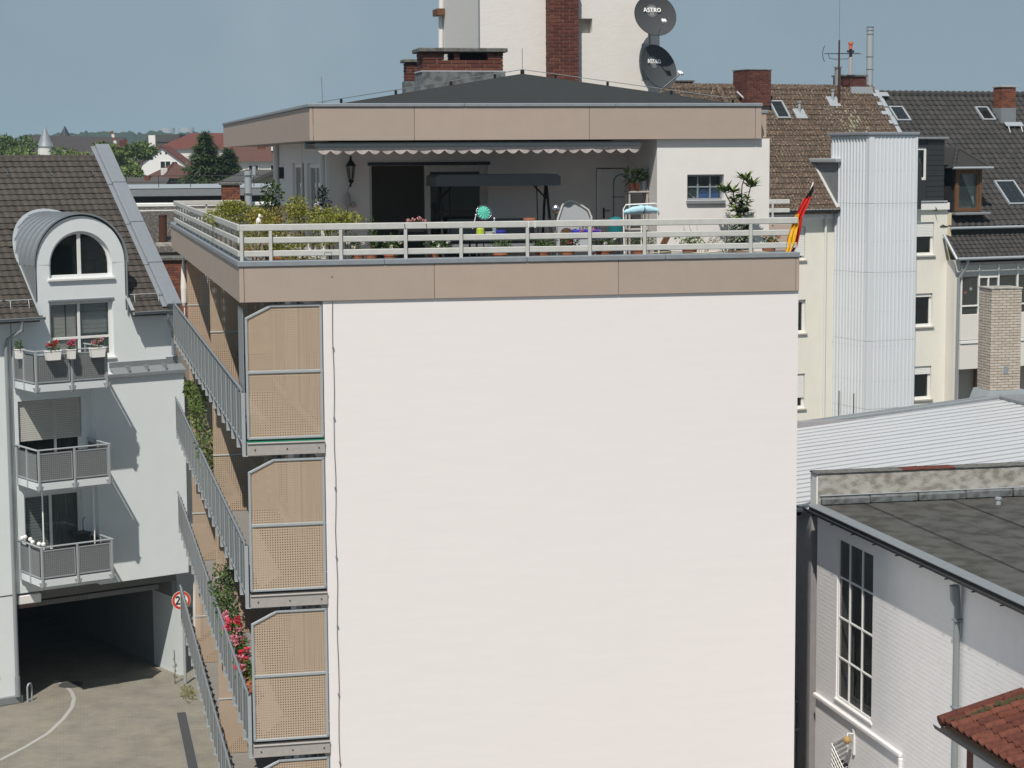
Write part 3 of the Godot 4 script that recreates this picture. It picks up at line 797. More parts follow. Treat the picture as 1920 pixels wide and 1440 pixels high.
# one level of the long balcony: slab, end screen, railing, two dividing screens
func balcony(h: Node3D, f: float, level: int) -> void:
	var s := put(bx(-1.42, f - 0.2, -0.001, -0.002, f - 0.005, -23.3), "balcony", M.floor_concrete, h)
	tag(s, "%s balcony along the side of the block" % ["top", "second highest", "third highest", "lowest"][level])
	# steel edge beam with bolts
	var eb := MB.new()
	eb.bev(-1.42, f - 0.24, 0.0, -0.005, f - 0.03, 0.05, 0.008); eb.bev(-1.42, f - 0.028, -0.02, -0.005, f - 0.004, 0.075, 0.008)
	var ebo := put(eb, "edge_beam", M.beam_paint, s)
	for x in [-1.28, -0.7, -0.12]:
		put(MB.new().tube([V(x, f - 0.13, 0.045), V(x, f - 0.13, 0.062)], 0.014, 8), "bolt", M.dark_metal, s)
	put(bx(-1.41, f - 0.004, -0.3, -0.01, f + 0.012, -0.0), "floor_grate", M.dark_floor if level > 0 else M.green_plastic, s)
	# end screen
	var fr := MB.new()
	var bm := [Vector2(-1.39, f + 0.07), Vector2(-1.39, f + 2.25), Vector2(-0.94, f + 2.47), Vector2(-0.04, f + 2.47), Vector2(-0.04, f + 0.07)]
	for k in 5:
		var a: Vector2 = bm[k]; var b: Vector2 = bm[(k + 1) % 5]
		fr.xf = Transform3D(Basis(V(0, 0, 1), (b.angle_to_point(a))), V(a.x, a.y, -0.03))
		var L := a.distance_to(b)
		fr.xf = Transform3D(Basis(V(0, 0, 1), (b - a).angle()), V(a.x, a.y, -0.03))
		fr.bev(-0.012, -0.022, -0.025, L + 0.012, 0.022, 0.025, 0.006)
	fr.xf = Transform3D()
	fr.bev(-1.37, f + 1.245, -0.052, -0.06, f + 1.3, -0.008, 0.006)
	for y in [f + 0.35, f + 1.27, f + 0.12]: fr.tube([V(-0.04, y, -0.03), V(0.0, y, -0.03)], 0.012, 6)
	put(fr, "screen_frame", M.galvanised, s)
	var lo: MB = perforated(1.31, 1.155, 29, 25, 0.41, false, 0.004, func(_x, _y): return true)
	put_mesh(lo.mesh(), "screen_panel", M.screen_tan, s, Transform3D(Basis(), V(-1.37, f + 0.09, -0.03)))
	var up: MB = perforated(1.31, 1.15, 29, 25, 0.41, false, 0.004, func(x, y): return y < 0.965 + x * 0.489 or x > 0.43)
	put_mesh(up.mesh(), "screen_panel", M.screen_tan, s, Transform3D(Basis(), V(-1.37, f + 1.3, -0.03)))
	if level == 0: put(bv(-1.445, f + 0.1, -0.1, -1.43, f + 2.42, -1.1, 0.003), "weather_sheet", M.pipe_grey, s)
	# railing: handrail, posts with feet, wavy sheet panels
	put(MB.new().tube([V(-1.5, f + 0.97, -0.06), V(-1.5, f + 0.97, -23.25)], 0.027, 8), "handrail", M.zinc, s)
	var bottom := MB.new()
	bottom.bev(-1.5, f - 0.03, -0.1, -1.485, f + 0.01, -23.2, 0.004)
	put(bottom, "lower_rail", M.galvanised, s)
	var pitch := 1.22
	for i in 20:
		var z := -0.06 - i * pitch
		var p := MB.new()
		p.bev(-1.505, f - 0.25, z - 0.008, -1.435, f + 0.9, z + 0.008, 0.003)
		p.bev(-1.5, f - 0.262, z - 0.03, -1.02 if i == 0 else -1.36, f - 0.25, z + 0.03, 0.003)
		p.tube([V(-1.5, f + 0.9, z), V(-1.5, f + 0.96, z)], 0.012, 6)
		put(p, "railing_post", M.galvanised, s)
	var panel := MB.new()
	for k in 32:
		var t0 := k / 32.0; var t1 := (k + 1) / 32.0
		var w0 := 0.05 * sin(t0 * TAU * 2.0); var w1 := 0.05 * sin(t1 * TAU * 2.0)
		var n0 := V(-1, 0, 0.52 * cos(t0 * TAU * 2.0)).normalized(); var n1 := V(-1, 0, 0.52 * cos(t1 * TAU * 2.0)).normalized()
		panel.quad_n(V(w0, 0.02, -0.03 - t0 * (pitch - 0.06)), V(w0, 0.88, -0.03 - t0 * (pitch - 0.06)), V(w1, 0.88, -0.03 - t1 * (pitch - 0.06)), V(w1, 0.02, -0.03 - t1 * (pitch - 0.06)), n0, n0, n1, n1)
	var pm := panel.mesh()
	var clip := MB.new()
	clip.tube([V(0, 0.86, -0.3), V(0.02, 0.9, -0.33), V(0.0, 0.965, -0.36)], 0.01, 5); clip.tube([V(0, 0.86, -0.9), V(0.02, 0.9, -0.93), V(0.0, 0.965, -0.96)], 0.01, 5)
	var cm := clip.mesh()
	for i in 19:
		put_mesh(pm, "railing_panel", M.galvanised_sheet, s, Transform3D(Basis(), V(-1.46, f, -0.06 - i * pitch)))
		put_mesh(cm, "panel_clip", M.steel, s, Transform3D(Basis(), V(-1.495, f, -0.06 - i * pitch)))
	# dividing screens between the flats
	var hgt: float = (11.93 if level == 0 else FLOORS[level - 1] - 0.21) - f
	var half: MB = perforated(1.4, hgt / 2 - 0.03, 30, int((hgt / 2) / 0.046), 0.41, false, 0.004, func(_x, _y): return true)
	var hm := half.mesh()
	for z in [-9.0, -17.6]:
		put_mesh(hm, "dividing_screen", M.screen_tan, s, Transform3D(Basis(), V(-1.41, f + 0.01, z)))
		put_mesh(hm, "dividing_screen", M.screen_tan, s, Transform3D(Basis(), V(-1.41, f + 0.01 + hgt / 2, z)))
		put(bv(-1.42, f + hgt / 2 - 0.025, z - 0.03, -0.005, f + hgt / 2 + 0.005, z + 0.02, 0.004), "screen_rail", M.rail_paint, s)
	# coupled concrete upstand along the outer edge
	put(bx(-1.43, f - 0.2, -0.1, -1.4215, f - 0.005, -23.25), "slab_edge", M.floor_concrete, s)

func tower() -> void:
	var t := thing("stair_tower", "tall white stair tower with a red brick flue rising behind the roof", "tower", V(0, 0, -21.0))
	put(holed(MB.new(), 7.25, 12.0, 12.6, 22.0, -0.3, 0.0, [[10.05, 18.04, 10.57, 18.46]]), "front_wall", M.tower_render, t)
	put(bx(10.0, 18.0, -0.32, 10.6, 18.5, -0.301), "niche_back", M.soffit, t)
	put(bx(7.25, 12.0, -0.3, 7.55, 22.0, -5.6), "side_wall", M.tower_render, t)
	put(bx(12.3, 12.0, -0.3, 12.6, 22.0, -5.6), "side_wall", M.tower_render, t)
	put(bx(7.25, 22.0, 0.0, 12.6, 22.3, -5.6), "roof", M.bitumen, t)
	put(bx(7.25, 12.0, -5.6, 12.6, 22.0, -5.9), "rear_wall", M.tower_render, t)
	put(MB.new().tube([V(7.2, 19.6, -5.75), V(7.16, 17.5, -5.75), V(7.1, 17.25, -5.75), V(7.0, 17.2, -5.75)], 0.08, 8), "downpipe", M.pipe_white, t)
	put(bx(7.0, 18.9, -5.4, 7.249, 19.1, -6.2), "eave_shadow_band", M.wood, t)
	put(MB.new().tube([V(7.21, 16.6, 0.03), V(7.21, 21.5, 0.03)], 0.018, 6), "cable_pipe", M.zinc, t)
	var f := put(bx(9.22, 12.1, 0.005, 10.0, 21.9, 0.46), "brick_flue", M.mortar, t)
	brickwork(f, 9.18, 0.0, 10.04, 0.5, 15.6, 19.6, 0.29, 0.1, [M.brick_a, M.brick_b, M.brick_c], M.mortar)
	dish("satellite_dish", "upper dark grey satellite dish lettered ASTRO on the white tower", V(12.2, 18.5, -20.1), 0.62, 3.0, 20.0, V(12.2, 17.55, -21.0))
	dish("satellite_dish", "lower dark grey satellite dish lettered ASTRO, turned towards the brown roof", V(12.33, 17.05, -20.2), 0.66, 27.0, 20.0, V(12.2, 16.9, -21.0))

func dish(called: String, label: String, at: Vector3, r: float, turn: float, tilt: float, foot: Vector3) -> void:
	var d := thing(called, label, "satellite dish", at)
	var b := Basis(Vector3.UP, deg_to_rad(turn)) * Basis(Vector3.RIGHT, deg_to_rad(-tilt) + PI / 2)
	var prof := []
	for i in 13:
		var q := r * i / 12.0
		prof.append(Vector2(maxf(q, 0.001), -0.20 * r + 0.22 * q * q / r))
	prof.append(Vector2(r + 0.012, 0.02 * r + 0.012)); prof.append(Vector2(r + 0.012, 0.02 * r - 0.012))
	for i in 13:
		var q := r * (12 - i) / 12.0
		prof.append(Vector2(maxf(q, 0.001), -0.20 * r + 0.22 * q * q / r - 0.02))
	var m := MB.new()
	m.xf = Transform3D(b, Vector3.ZERO)
	prof.reverse()
	m.lathe(prof, 36)
	var refl := put(m, "reflector", M.dish_grey, d)
	# arm and receiver
	var low := b * V(0, 0.0, r * 0.98)
	var tip := b * V(0, 0.55, r * 0.72)
	if turn > 20: tip = b * V(0, 0.75, r * 0.8)
	put(MB.new().tube([low * 0.9 + b * V(0, -0.06, 0), low, tip], 0.022, 6), "arm", M.galvanised, d)
	var ln := MB.new()
	ln.tube([tip + b * V(0, 0.05, 0.03), tip + b * V(0, -0.04, -0.09)], 0.04, 8); ln.tube([tip + b * V(0.07, 0.05, 0.03), tip + b * V(0.07, -0.04, -0.09)], 0.035, 8)
	put(ln, "receiver", M.white_plastic, d)
	var br := MB.new()
	br.tube([b * V(0, -0.24 * r, 0), b * V(0, -0.55, 0.05), foot - at + V(0, 0.1, 0.3), foot - at], 0.045, 8)
	br.bev(foot.x - at.x - 0.15, foot.y - at.y - 0.2, foot.z - at.z, foot.x - at.x + 0.15, foot.y - at.y + 0.2, foot.z - at.z + 0.02, 0.005)
	put(br, "bracket", M.galvanised, d)
	# emblem and lettering lie on the reflector
	var e := MB.new()
	var face := func(x: float, y: float, lift: float) -> Vector3:
		var q := sqrt(x * x + y * y)
		return b * V(x, -0.20 * r + 0.22 * q * q / r + lift, -y)
	for k in 24:
		for rg in [[0.0, 0.14], [0.16, 0.175]]:
			var a0 := TAU * k / 24; var a1 := TAU * (k + 1) / 24
			var c0 := Vector2(cos(a0), sin(a0)); var c1 := Vector2(cos(a1), sin(a1)); var o := Vector2(-0.05, 0.19)
			if rg[0] == 0.0: e.tri(face.call(o.x, o.y, 0.004), face.call(o.x + c0.x * rg[1], o.y + c0.y * rg[1], 0.004), face.call(o.x + c1.x * rg[1], o.y + c1.y * rg[1], 0.004))
			else: e.quad(face.call(o.x + c0.x * rg[0], o.y + c0.y * rg[0], 0.004), face.call(o.x + c0.x * rg[1], o.y + c0.y * rg[1], 0.004), face.call(o.x + c1.x * rg[1], o.y + c1.y * rg[1], 0.004), face.call(o.x + c1.x * rg[0], o.y + c1.y * rg[0], 0.004))
	put(e, "emblem", M.emblem, refl)
	var tm := TextMesh.new()
	var sf := SystemFont.new()
	sf.font_names = PackedStringArray(["Droid Sans"]); sf.font_weight = 700; sf.font_italic = true
	tm.font = sf; tm.text = "ASTRO"; tm.font_size = 48; tm.pixel_size = 0.13 / 36.0; tm.depth = 0.006
	put_mesh(tm, "lettering", M.white_plastic, refl, Transform3D(b * Basis(Vector3.RIGHT, -PI / 2), face.call(-0.05, 0.19, 0.055)))

# ------------------------------------------------------------------ grey house with the round dormer (own frame: x along the facade, z out of it)
func left_house() -> void:
	var h := thing("grey_house", "pale grey house with barrel dormer, dark tiled roof and drive-through passage", "house", V(-6.343, -2.03, -25.86), 23.5)
	h.scale = Vector3.ONE * 1.14
	# facade, upper part; holes for the windows
	var wins := [[1.23, 9.17, 3.07, 10.72], [0.26, 6.0, 2.08, 8.13], [0.35, 3.5, 2.02, 5.6], [-1.6, 0.9, -0.62, 2.3]]
	put(holed(MB.new(), 0.16, 2.97, 4.93, 10.4, -0.35, 0.0, wins), "facade", M.grey_render, h)
	put(holed(MB.new(), -6.0, 2.97, 0.13, 10.4, -0.35, 0.0, []), "facade", M.grey_render, h)
	put(bx(0.13, 2.97, -0.35, 0.16, 10.4, -0.02), "movement_joint", M.zinc_old, h)
	put(holed(MB.new(), -6.0, 0.0, 0.06, 2.93, -0.35, -0.02, [wins[3]]), "ground_floor_wall", M.grey_render, h)
	put(bx(-6.0, 2.93, -0.35, 0.06, 2.97, -0.06), "string_course_groove", M.zinc_old, h)
	put(bv(-6.0, 0.0, -0.4, 0.12, 0.22, 0.06, 0.02), "plinth", M.zinc_old, h)
	window(h, "ground_window", -1.6, 0.9, -0.62, 2.3, -0.1, [], [], 0.09, M.white_paint, M.pane)
	put(bv(-1.65, 0.85, -0.1, -0.55, 0.9, 0.06, 0.01), "window_sill", M.white_paint, h)
	# lower wall on the right stands proud under a zinc ledge
	put(bx(2.36, 2.97, 0.0, 5.03, 8.72, 0.22), "bay_wall", M.grey_render, h)
	put(bx(2.36, 2.96, -0.35, 5.03, 2.969, 0.21), "lintel", M.grey_render_b, h)
	var lg := MB.new()
	lg.quad(V(2.9, 8.70, 0.32), V(5.06, 8.70, 0.32), V(5.06, 8.86, 0.02), V(2.9, 8.86, 0.02))
	lg.box(2.33, 8.62, 0.2, 5.06, 8.70, 0.32); lg.box(2.9, 8.86, 0.0, 5.06, 9.0, 0.03); lg.box(4.6, 9.0, 0.0, 5.06, 9.05, 0.03)
	var lgo := put(lg, "zinc_ledge", M.zinc_old, h)
	for x in [3.35, 3.9, 4.45]: put(bv(x, 8.72, 0.02, x + 0.03, 8.9, 0.31, 0.005), "seam", M.zinc_old, lgo)
	# party wall and rear shell
	put(bx(4.55, 2.97, -0.35, 4.93, 10.4, -8.3), "end_wall", M.grey_render_b, h)
	put(bx(-6.0, 2.97, -8.3, 4.93, 10.4, -8.6), "rear_wall", M.grey_render_b, h)
	put(bx(-6.0, 0.0, -0.35, -5.7, 10.4, -8.6), "end_wall", M.grey_render_b, h)
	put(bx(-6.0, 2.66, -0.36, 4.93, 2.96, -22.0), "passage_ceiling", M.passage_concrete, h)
	put(bx(-6.0, 5.6, -0.4, 4.5, 5.8, -8.3), "inner_floor", M.floor_concrete, h); put(bx(-6.0, 8.2, -0.4, 4.5, 8.4, -8.3), "inner_floor", M.floor_concrete, h)
	# passage
	put(bx(4.78, 0.0, 0.0, 4.95, 2.2, -1.6), "passage_wall", M.grey_render_b, h)  # pale tone paints the sunlit entrance stretch of this one wall
	put(bx(4.78, 0.0, -1.6, 4.95, 2.65, -22.0), "passage_wall", M.passage_wall, h)  # same wall, its colour darkened for the shade deeper in
	put(bx(4.78, 2.2, -0.36, 4.95, 2.655, -1.6), "passage_wall", M.passage_wall, h)  # same wall above the sunlit stretch, shade put into its colour
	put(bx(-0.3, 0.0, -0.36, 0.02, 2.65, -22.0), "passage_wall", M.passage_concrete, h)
	put(bx(-0.3, 0.0, -21.8, 4.95, 2.65, -22.0), "added_passage_end", M.passage_concrete, h)  # added unseen end; closes the lengthened passage so its rear stays dark
	var bar := put(bv(0.35, 2.42, -0.75, 4.5, 2.56, -0.6, 0.01), "height_bar", M.passage_wall, h)
	tag(bar, "striped height bar hung across the passage")
	for i in 18: put(MB.new().prism(PackedVector2Array([Vector2(0.4 + i * 0.11, 2.425), Vector2(0.45 + i * 0.11, 2.425), Vector2(0.5 + i * 0.11, 2.555), Vector2(0.45 + i * 0.11, 2.555)]), -0.6, -0.594), "stripe", M.terracotta if i < 4 else M.passage_concrete, bar)
	put(bv(0.1, 2.66, -0.34, 0.75, 2.9, 0.0, 0.02), "passage_lamp", M.white_plastic, h)
	# windows with blinds
	var w1 := window(h, "dormer_lower_window", 1.23, 9.17, 3.07, 10.72, -0.12, [2.12], [9.72], 0.085, M.white_paint, M.pane_clear)
	tag(w1, "window with one blind half shut below the dormer")
	for i in 12: put(bv(1.33, 9.3 + i * 0.115, -0.2, 2.05, 9.41 + i * 0.115, -0.185, 0.004), "blind_slat", M.shutter, w1)
	for i in 7: put(bv(2.2, 9.82 + i * 0.118, -0.25, 2.98, 9.93 + i * 0.118, -0.235, 0.004), "blind_slat", M.blind, w1)
	put(MB.new().tube([V(1.75, 10.62, -0.17), V(1.75, 9.75, -0.17)], 0.012, 5), "pull_cord", M.black, w1)
	put(bv(1.2, 10.72, -0.13, 3.1, 10.78, 0.03, 0.01), "window_head", M.zinc, h)
	put(bv(2.2, 9.1, -0.12, 3.12, 9.165, 0.05, 0.012), "window_sill", M.white_paint, h)
	var w2 := window(h, "shuttered_window", 0.26, 6.0, 2.08, 8.13, -0.14, [1.35], [], 0.08, M.white_paint, M.pane)
	for i in 20: put(bv(0.28, 7.04 + i * 0.054, -0.11, 2.06, 7.088 + i * 0.054, -0.085, 0.006), "shutter_slat", M.shutter, w2)
	put(bx(0.3, 6.1, -0.3, 2.04, 7.9, -0.29), "curtain", M.curtain, w2)
	var w3 := window(h, "balcony_window", 0.35, 3.5, 2.02, 5.6, -0.14, [1.15], [], 0.085, M.white_paint, M.pane_clear)
	tag(w3, "tall window behind the lowest balcony")
	put(bx(0.4, 3.55, -0.3, 1.98, 5.55, -0.29), "curtain", M.curtain, w3)
	for i in 24: put(bv(0.43, 3.6 + i * 0.08, -0.24, 1.1, 3.665 + i * 0.08, -0.228, 0.004), "blind_slat", M.blind, w3)
	for k in 3: grey_balcony(h, [8.5, 5.92, 3.36][k], k)
	# ---- roof
	var t := Transform3D(Basis(V(1, 0, 0), V(0, cos(PI / 4), sin(PI / 4)), V(0, -sin(PI / 4), cos(PI / 4))), V(-3.06, 10.32, 0.33))
	var roof := MB.new()
	roof.xf = t
	roof.box(-2.9, -0.12, 0.0, 3.9, -0.005, -6.02); roof.box(6.56, -0.12, 0.0, 7.62, -0.005, -6.02); roof.box(3.9, -0.12, -2.3, 6.56, -0.005, -6.02)
	var ro := put(roof, "roof", M.tile_dark_b, h)
	var dormer_gap := func(u: float, v: float) -> bool:
		var x := u - 3.06
		var y := 10.32 + v * sin(PI / 4)
		if x > 4.5 or x < -3: return true
		var dx := absf(x - 2.17)
		if y < 11.72: return dx < 1.33
		return dx * dx + (y - 11.72) * (y - 11.72) < 1.36 * 1.36
	tiled(ro, t, 7.6, 5.95, 0.225, 0.215, 1, 0.02, [M.tile_dark, M.tile_dark_b, M.tile_dark_c], dormer_gap, func(u, v): return -absf(u - 5.4) - absf(v - 3.0) * 0.8, 300)
	for i in 26: put(MB.new().tube([V(-3.0 + i * 0.29, 14.53, -3.95), V(-2.72 + i * 0.29, 14.54, -3.95)], [0.11, 0.095], 10), "ridge_tile", M.tile_dark, ro)
	var back := MB.new()
	back.quad(V(-6.0, 14.6, -4.1), V(4.93, 14.6, -4.1), V(4.93, 10.3, -8.7), V(-6.0, 10.3, -8.7))
	back.quad(V(4.93, 10.3, -8.7), V(4.93, 10.3, 0.2), V(4.93, 14.6, -4.1), V(4.93, 14.6, -4.1))
	put(back, "rear_roof", M.tile_dark_b, h)
	# zinc capped fire wall along the verge
	var cap := MB.new(); cap.xf = t
	for i in 4: cap.bev(7.58, -0.1, -0.12 - i * 1.56, 8.0, 0.2, -0.12 - (i + 1) * 1.56 + 0.012, 0.01)
	for i in 4:
		var cb := MB.new(); cb.xf = t
		cb.bev(7.58, -0.3, -0.12 - i * 1.56, 8.0, 0.2, -0.12 - (i + 1) * 1.56 + 0.012, 0.012); cb.bev(7.46, 0.075, -0.12 - i * 1.56, 7.58, 0.1, -0.12 - (i + 1) * 1.56 + 0.012, 0.008)
		put(cb, "verge_cap", M.zinc, ro)
	# gutters, hooks, snow rails
	for g in [[3.47, 4.62], [-3.0, 0.92]]:
		var gm := MB.new(); var pr := []
		for k in 7: pr.append(Vector2(0.42 - 0.065 * cos(PI * k / 6), 10.36 - 0.065 * sin(PI * k / 6)))
		gm.xf = Transform3D(Basis(V(0, 0, 1), V(0, 1, 0), V(-1, 0, 0)), Vector3.ZERO)
		gm.xf = Transform3D(Basis(V(0, 0, 1), V(0, 1, 0), V(1, 0, 0)), Vector3.ZERO)
		gm.sheet(pr, g[0], g[1], true)
		gm.xf = Transform3D()
		gm.tube([V(g[0], 10.37, 0.49), V(g[1], 10.37, 0.49)], 0.012, 6); gm.box(g[0], 10.29, 0.36, g[0] + 0.01, 10.37, 0.48); gm.box(g[1] - 0.01, 10.29, 0.36, g[1], 10.37, 0.48)
		put(gm, "gutter", M.zinc, h)
	put(MB.new().tube([V(4.5, 10.3, 0.4), V(4.5, 10.1, 0.4), V(4.75, 9.8, 0.15), V(4.78, 9.1, 0.12)], 0.05, 8), "downpipe", M.zinc, h)
	put(MB.new().tube([V(0.3, 10.3, 0.4), V(0.3, 10.05, 0.38), V(0.0, 9.8, 0.12), V(-0.04, 9.6, 0.08), V(-0.04, 0.35, 0.08)], 0.055, 8), "downpipe", M.pipe_grey, h)
	put(MB.new().tube([V(-0.04, 0.2, 0.08), V(-0.04, 0.75, 0.08)], 0.075, 8), "pipe_shoe", M.zinc, h)
	for g in [[3.55, 4.5], [0.0, 0.75], [-1.0, -0.1]]:
		var sm := MB.new(); sm.xf = t
		sm.tube([V(g[0] + 3.06, 0.16, -0.55), V(g[1] + 3.06, 0.16, -0.55)], 0.016, 6)
		for x in [g[0] + 0.12, g[1] - 0.12]: sm.tube([V(x + 3.06, 0.02, -0.6), V(x + 3.06, 0.17, -0.55), V(x + 3.06, 0.05, -0.35)], 0.012, 5)
		put(sm, "snow_rail", M.galvanised, ro)
	for x in [1.55, 2.82, 4.1, 0.3]:
		var hk := MB.new(); hk.xf = t
		hk.tube([V(x + 3.06, 0.02, -5.55), V(x + 3.06, 0.09, -5.35), V(x + 3.08, 0.07, -5.22), V(x + 3.02, 0.1, -5.25)], 0.014, 5)
		put(hk, "roof_hook", M.steel, ro)
	# ---- dormer
	var cx := 2.17; var cy := 11.72; var R := 1.27
	var poly := PackedVector2Array([Vector2(0.9, 10.4), Vector2(3.44, 10.4)])
	for k in 25: poly.append(Vector2(cx + R * cos(PI * k / 24), cy + R * sin(PI * k / 24)))
	# face: ring between outline and the half round window
	var df := MB.new()
	var wr := 0.9; var wy := 11.36
	var ring_o := []; var ring_i := []
	for k in 33:
		var a := PI * k / 32
		ring_i.append(Vector2(cx + wr * cos(a), wy + 0.33 + wr * sin(a)))
		ring_o.append(Vector2(cx + R * cos(a), cy + R * sin(a)))
	for k in 32:
		var a: Vector2 = ring_o[k]; var b: Vector2 = ring_o[k + 1]; var c: Vector2 = ring_i[k]; var d: Vector2 = ring_i[k + 1]
		df.quad(V(a.x, a.y, 0), V(b.x, b.y, 0), V(d.x, d.y, 0), V(c.x, c.y, 0))
		df.quad(V(c.x, c.y, 0), V(d.x, d.y, 0), V(d.x, d.y, -0.2), V(c.x, c.y, -0.2))
	df.box(0.9, 10.725, -0.3, cx - wr, cy, 0.0); df.box(cx + wr, 10.725, -0.3, 3.44, cy, 0.0); df.box(cx - wr, 10.725, -0.3, cx + wr, wy, 0.0)
	df.box(0.9, 10.4, -0.3, 1.23, 10.725, 0.0); df.box(3.07, 10.4, -0.3, 3.44, 10.725, 0.0)
	var dm := put(df, "dormer", M.grey_render, h)
	tag(dm, "round topped dormer with a barrel zinc roof")
	var fr := MB.new()
	var arc := []
	for k in 17: arc.append(V(cx + (wr - 0.035) * cos(PI * k / 16), wy + 0.33 + (wr - 0.035) * sin(PI * k / 16), -0.1))
	for k in 16:
		var a: Vector3 = arc[k]; var b: Vector3 = arc[k + 1]
		var na := V(cos(PI * k / 16), sin(PI * k / 16), 0); var nb := V(cos(PI * (k + 1) / 16), sin(PI * (k + 1) / 16), 0)
		fr.quad(a + na * 0.04, b + nb * 0.04, b - nb * 0.04, a - na * 0.04); fr.quad(a - na * 0.04, b - nb * 0.04, b - nb * 0.04 + V(0, 0, -0.06), a - na * 0.04 + V(0, 0, -0.06))
	fr.bev(cx - wr, wy, -0.16, cx - wr + 0.075, wy + 0.33, -0.1, 0.005); fr.bev(cx + wr - 0.075, wy, -0.16, cx + wr, wy + 0.33, -0.1, 0.005)
	fr.bev(cx - wr, wy - 0.02, -0.16, cx + wr, wy + 0.07, -0.095, 0.005); fr.bev(cx - 0.05, wy + 0.06, -0.155, cx + 0.05, wy + 0.33 + wr - 0.04, -0.098, 0.005)
	put(fr, "round_window", M.white_paint, dm)
	for s in [-1, 1]:
		var gp := PackedVector2Array([Vector2(cx + s * 0.05, wy + 0.07), Vector2(cx + s * (wr - 0.07), wy + 0.07)])
		for k in 9:
			var a := PI / 2 * k / 8
			gp.append(Vector2(cx + s * maxf((wr - 0.07) * cos(a), 0.05), wy + 0.33 + (wr - 0.07) * sin(a)))
		put(MB.new().prism(gp, -0.135, -0.13), "pane", M.pane, dm)
	put(bv(cx - wr - 0.06, wy - 0.09, -0.1, cx + wr + 0.06, wy - 0.02, 0.07, 0.012), "window_sill", M.white_paint, dm)
	# barrel roof: strips with standing seams, sides down to the main roof
	var depth := 2.6
	for i in 8:
		var st := MB.new()
		var z0 := 0.06 - i * depth / 8; var z1 := 0.06 - (i + 1) * depth / 8
		for k in 24:
			var a0 := PI * k / 24; var a1 := PI * (k + 1) / 24
			var p := V(cx + (R + 0.05) * cos(a0), cy + (R + 0.05) * sin(a0), 0); var q := V(cx + (R + 0.05) * cos(a1), cy + (R + 0.05) * sin(a1), 0)
			var na := V(cos(a0), sin(a0), 0); var nb := V(cos(a1), sin(a1), 0)
			st.quad_n(p + V(0, 0, z0), p + V(0, 0, z1), q + V(0, 0, z1), q + V(0, 0, z0), na, na, nb, nb)
			st.quad(p + na * 0.045 + V(0, 0, z0), p + na * 0.045 + V(0, 0, z0 - 0.02), q + nb * 0.045 + V(0, 0, z0 - 0.02), q + nb * 0.045 + V(0, 0, z0))
			st.quad(p + V(0, 0, z0), p + na * 0.045 + V(0, 0, z0), q + nb * 0.045 + V(0, 0, z0), q + V(0, 0, z0))
			st.quad(p + na * 0.045 + V(0, 0, z0 - 0.02), p + V(0, 0, z0 - 0.02), q + V(0, 0, z0 - 0.02), q + nb * 0.045 + V(0, 0, z0 - 0.02))
		put(st, "barrel_sheet", M.zinc, dm)
	for s in [-1, 1]:
		for i in 6:
			var x: float = cx + s * (R + 0.05)
			put(bv(x - 0.012, 10.3, 0.05 - i * 0.33, x + 0.012, cy, 0.05 - (i + 1) * 0.33 + 0.008, 0.003), "cheek_sheet", M.zinc_old, dm)
		# zinc valley strip lying on the tiles beside the cheek
		var vs := MB.new(); vs.xf = t
		vs.box(3.06 + cx + s * (R + 0.05) - 0.05, 0.07, -0.05, 3.06 + cx + s * (R + 0.05) + 0.05, 0.085, -2.0)
		put(vs, "valley_strip", M.galvanised, dm)
	var fl := MB.new()
	for k in 24:
		var a0 := PI * k / 24; var a1 := PI * (k + 1) / 24
		var f := func(a: float, rr: float) -> Vector3:
			var x := cx + rr * cos(a); var y := cy + rr * sin(a)
			return V(x, y + 0.05, 0.33 - (y - 10.32) + 0.05)
		fl.quad(f.call(a0, R + 0.02), f.call(a0, R + 0.11), f.call(a1, R + 0.11), f.call(a1, R + 0.02))
	put(fl, "flashing", M.galvanised, dm)

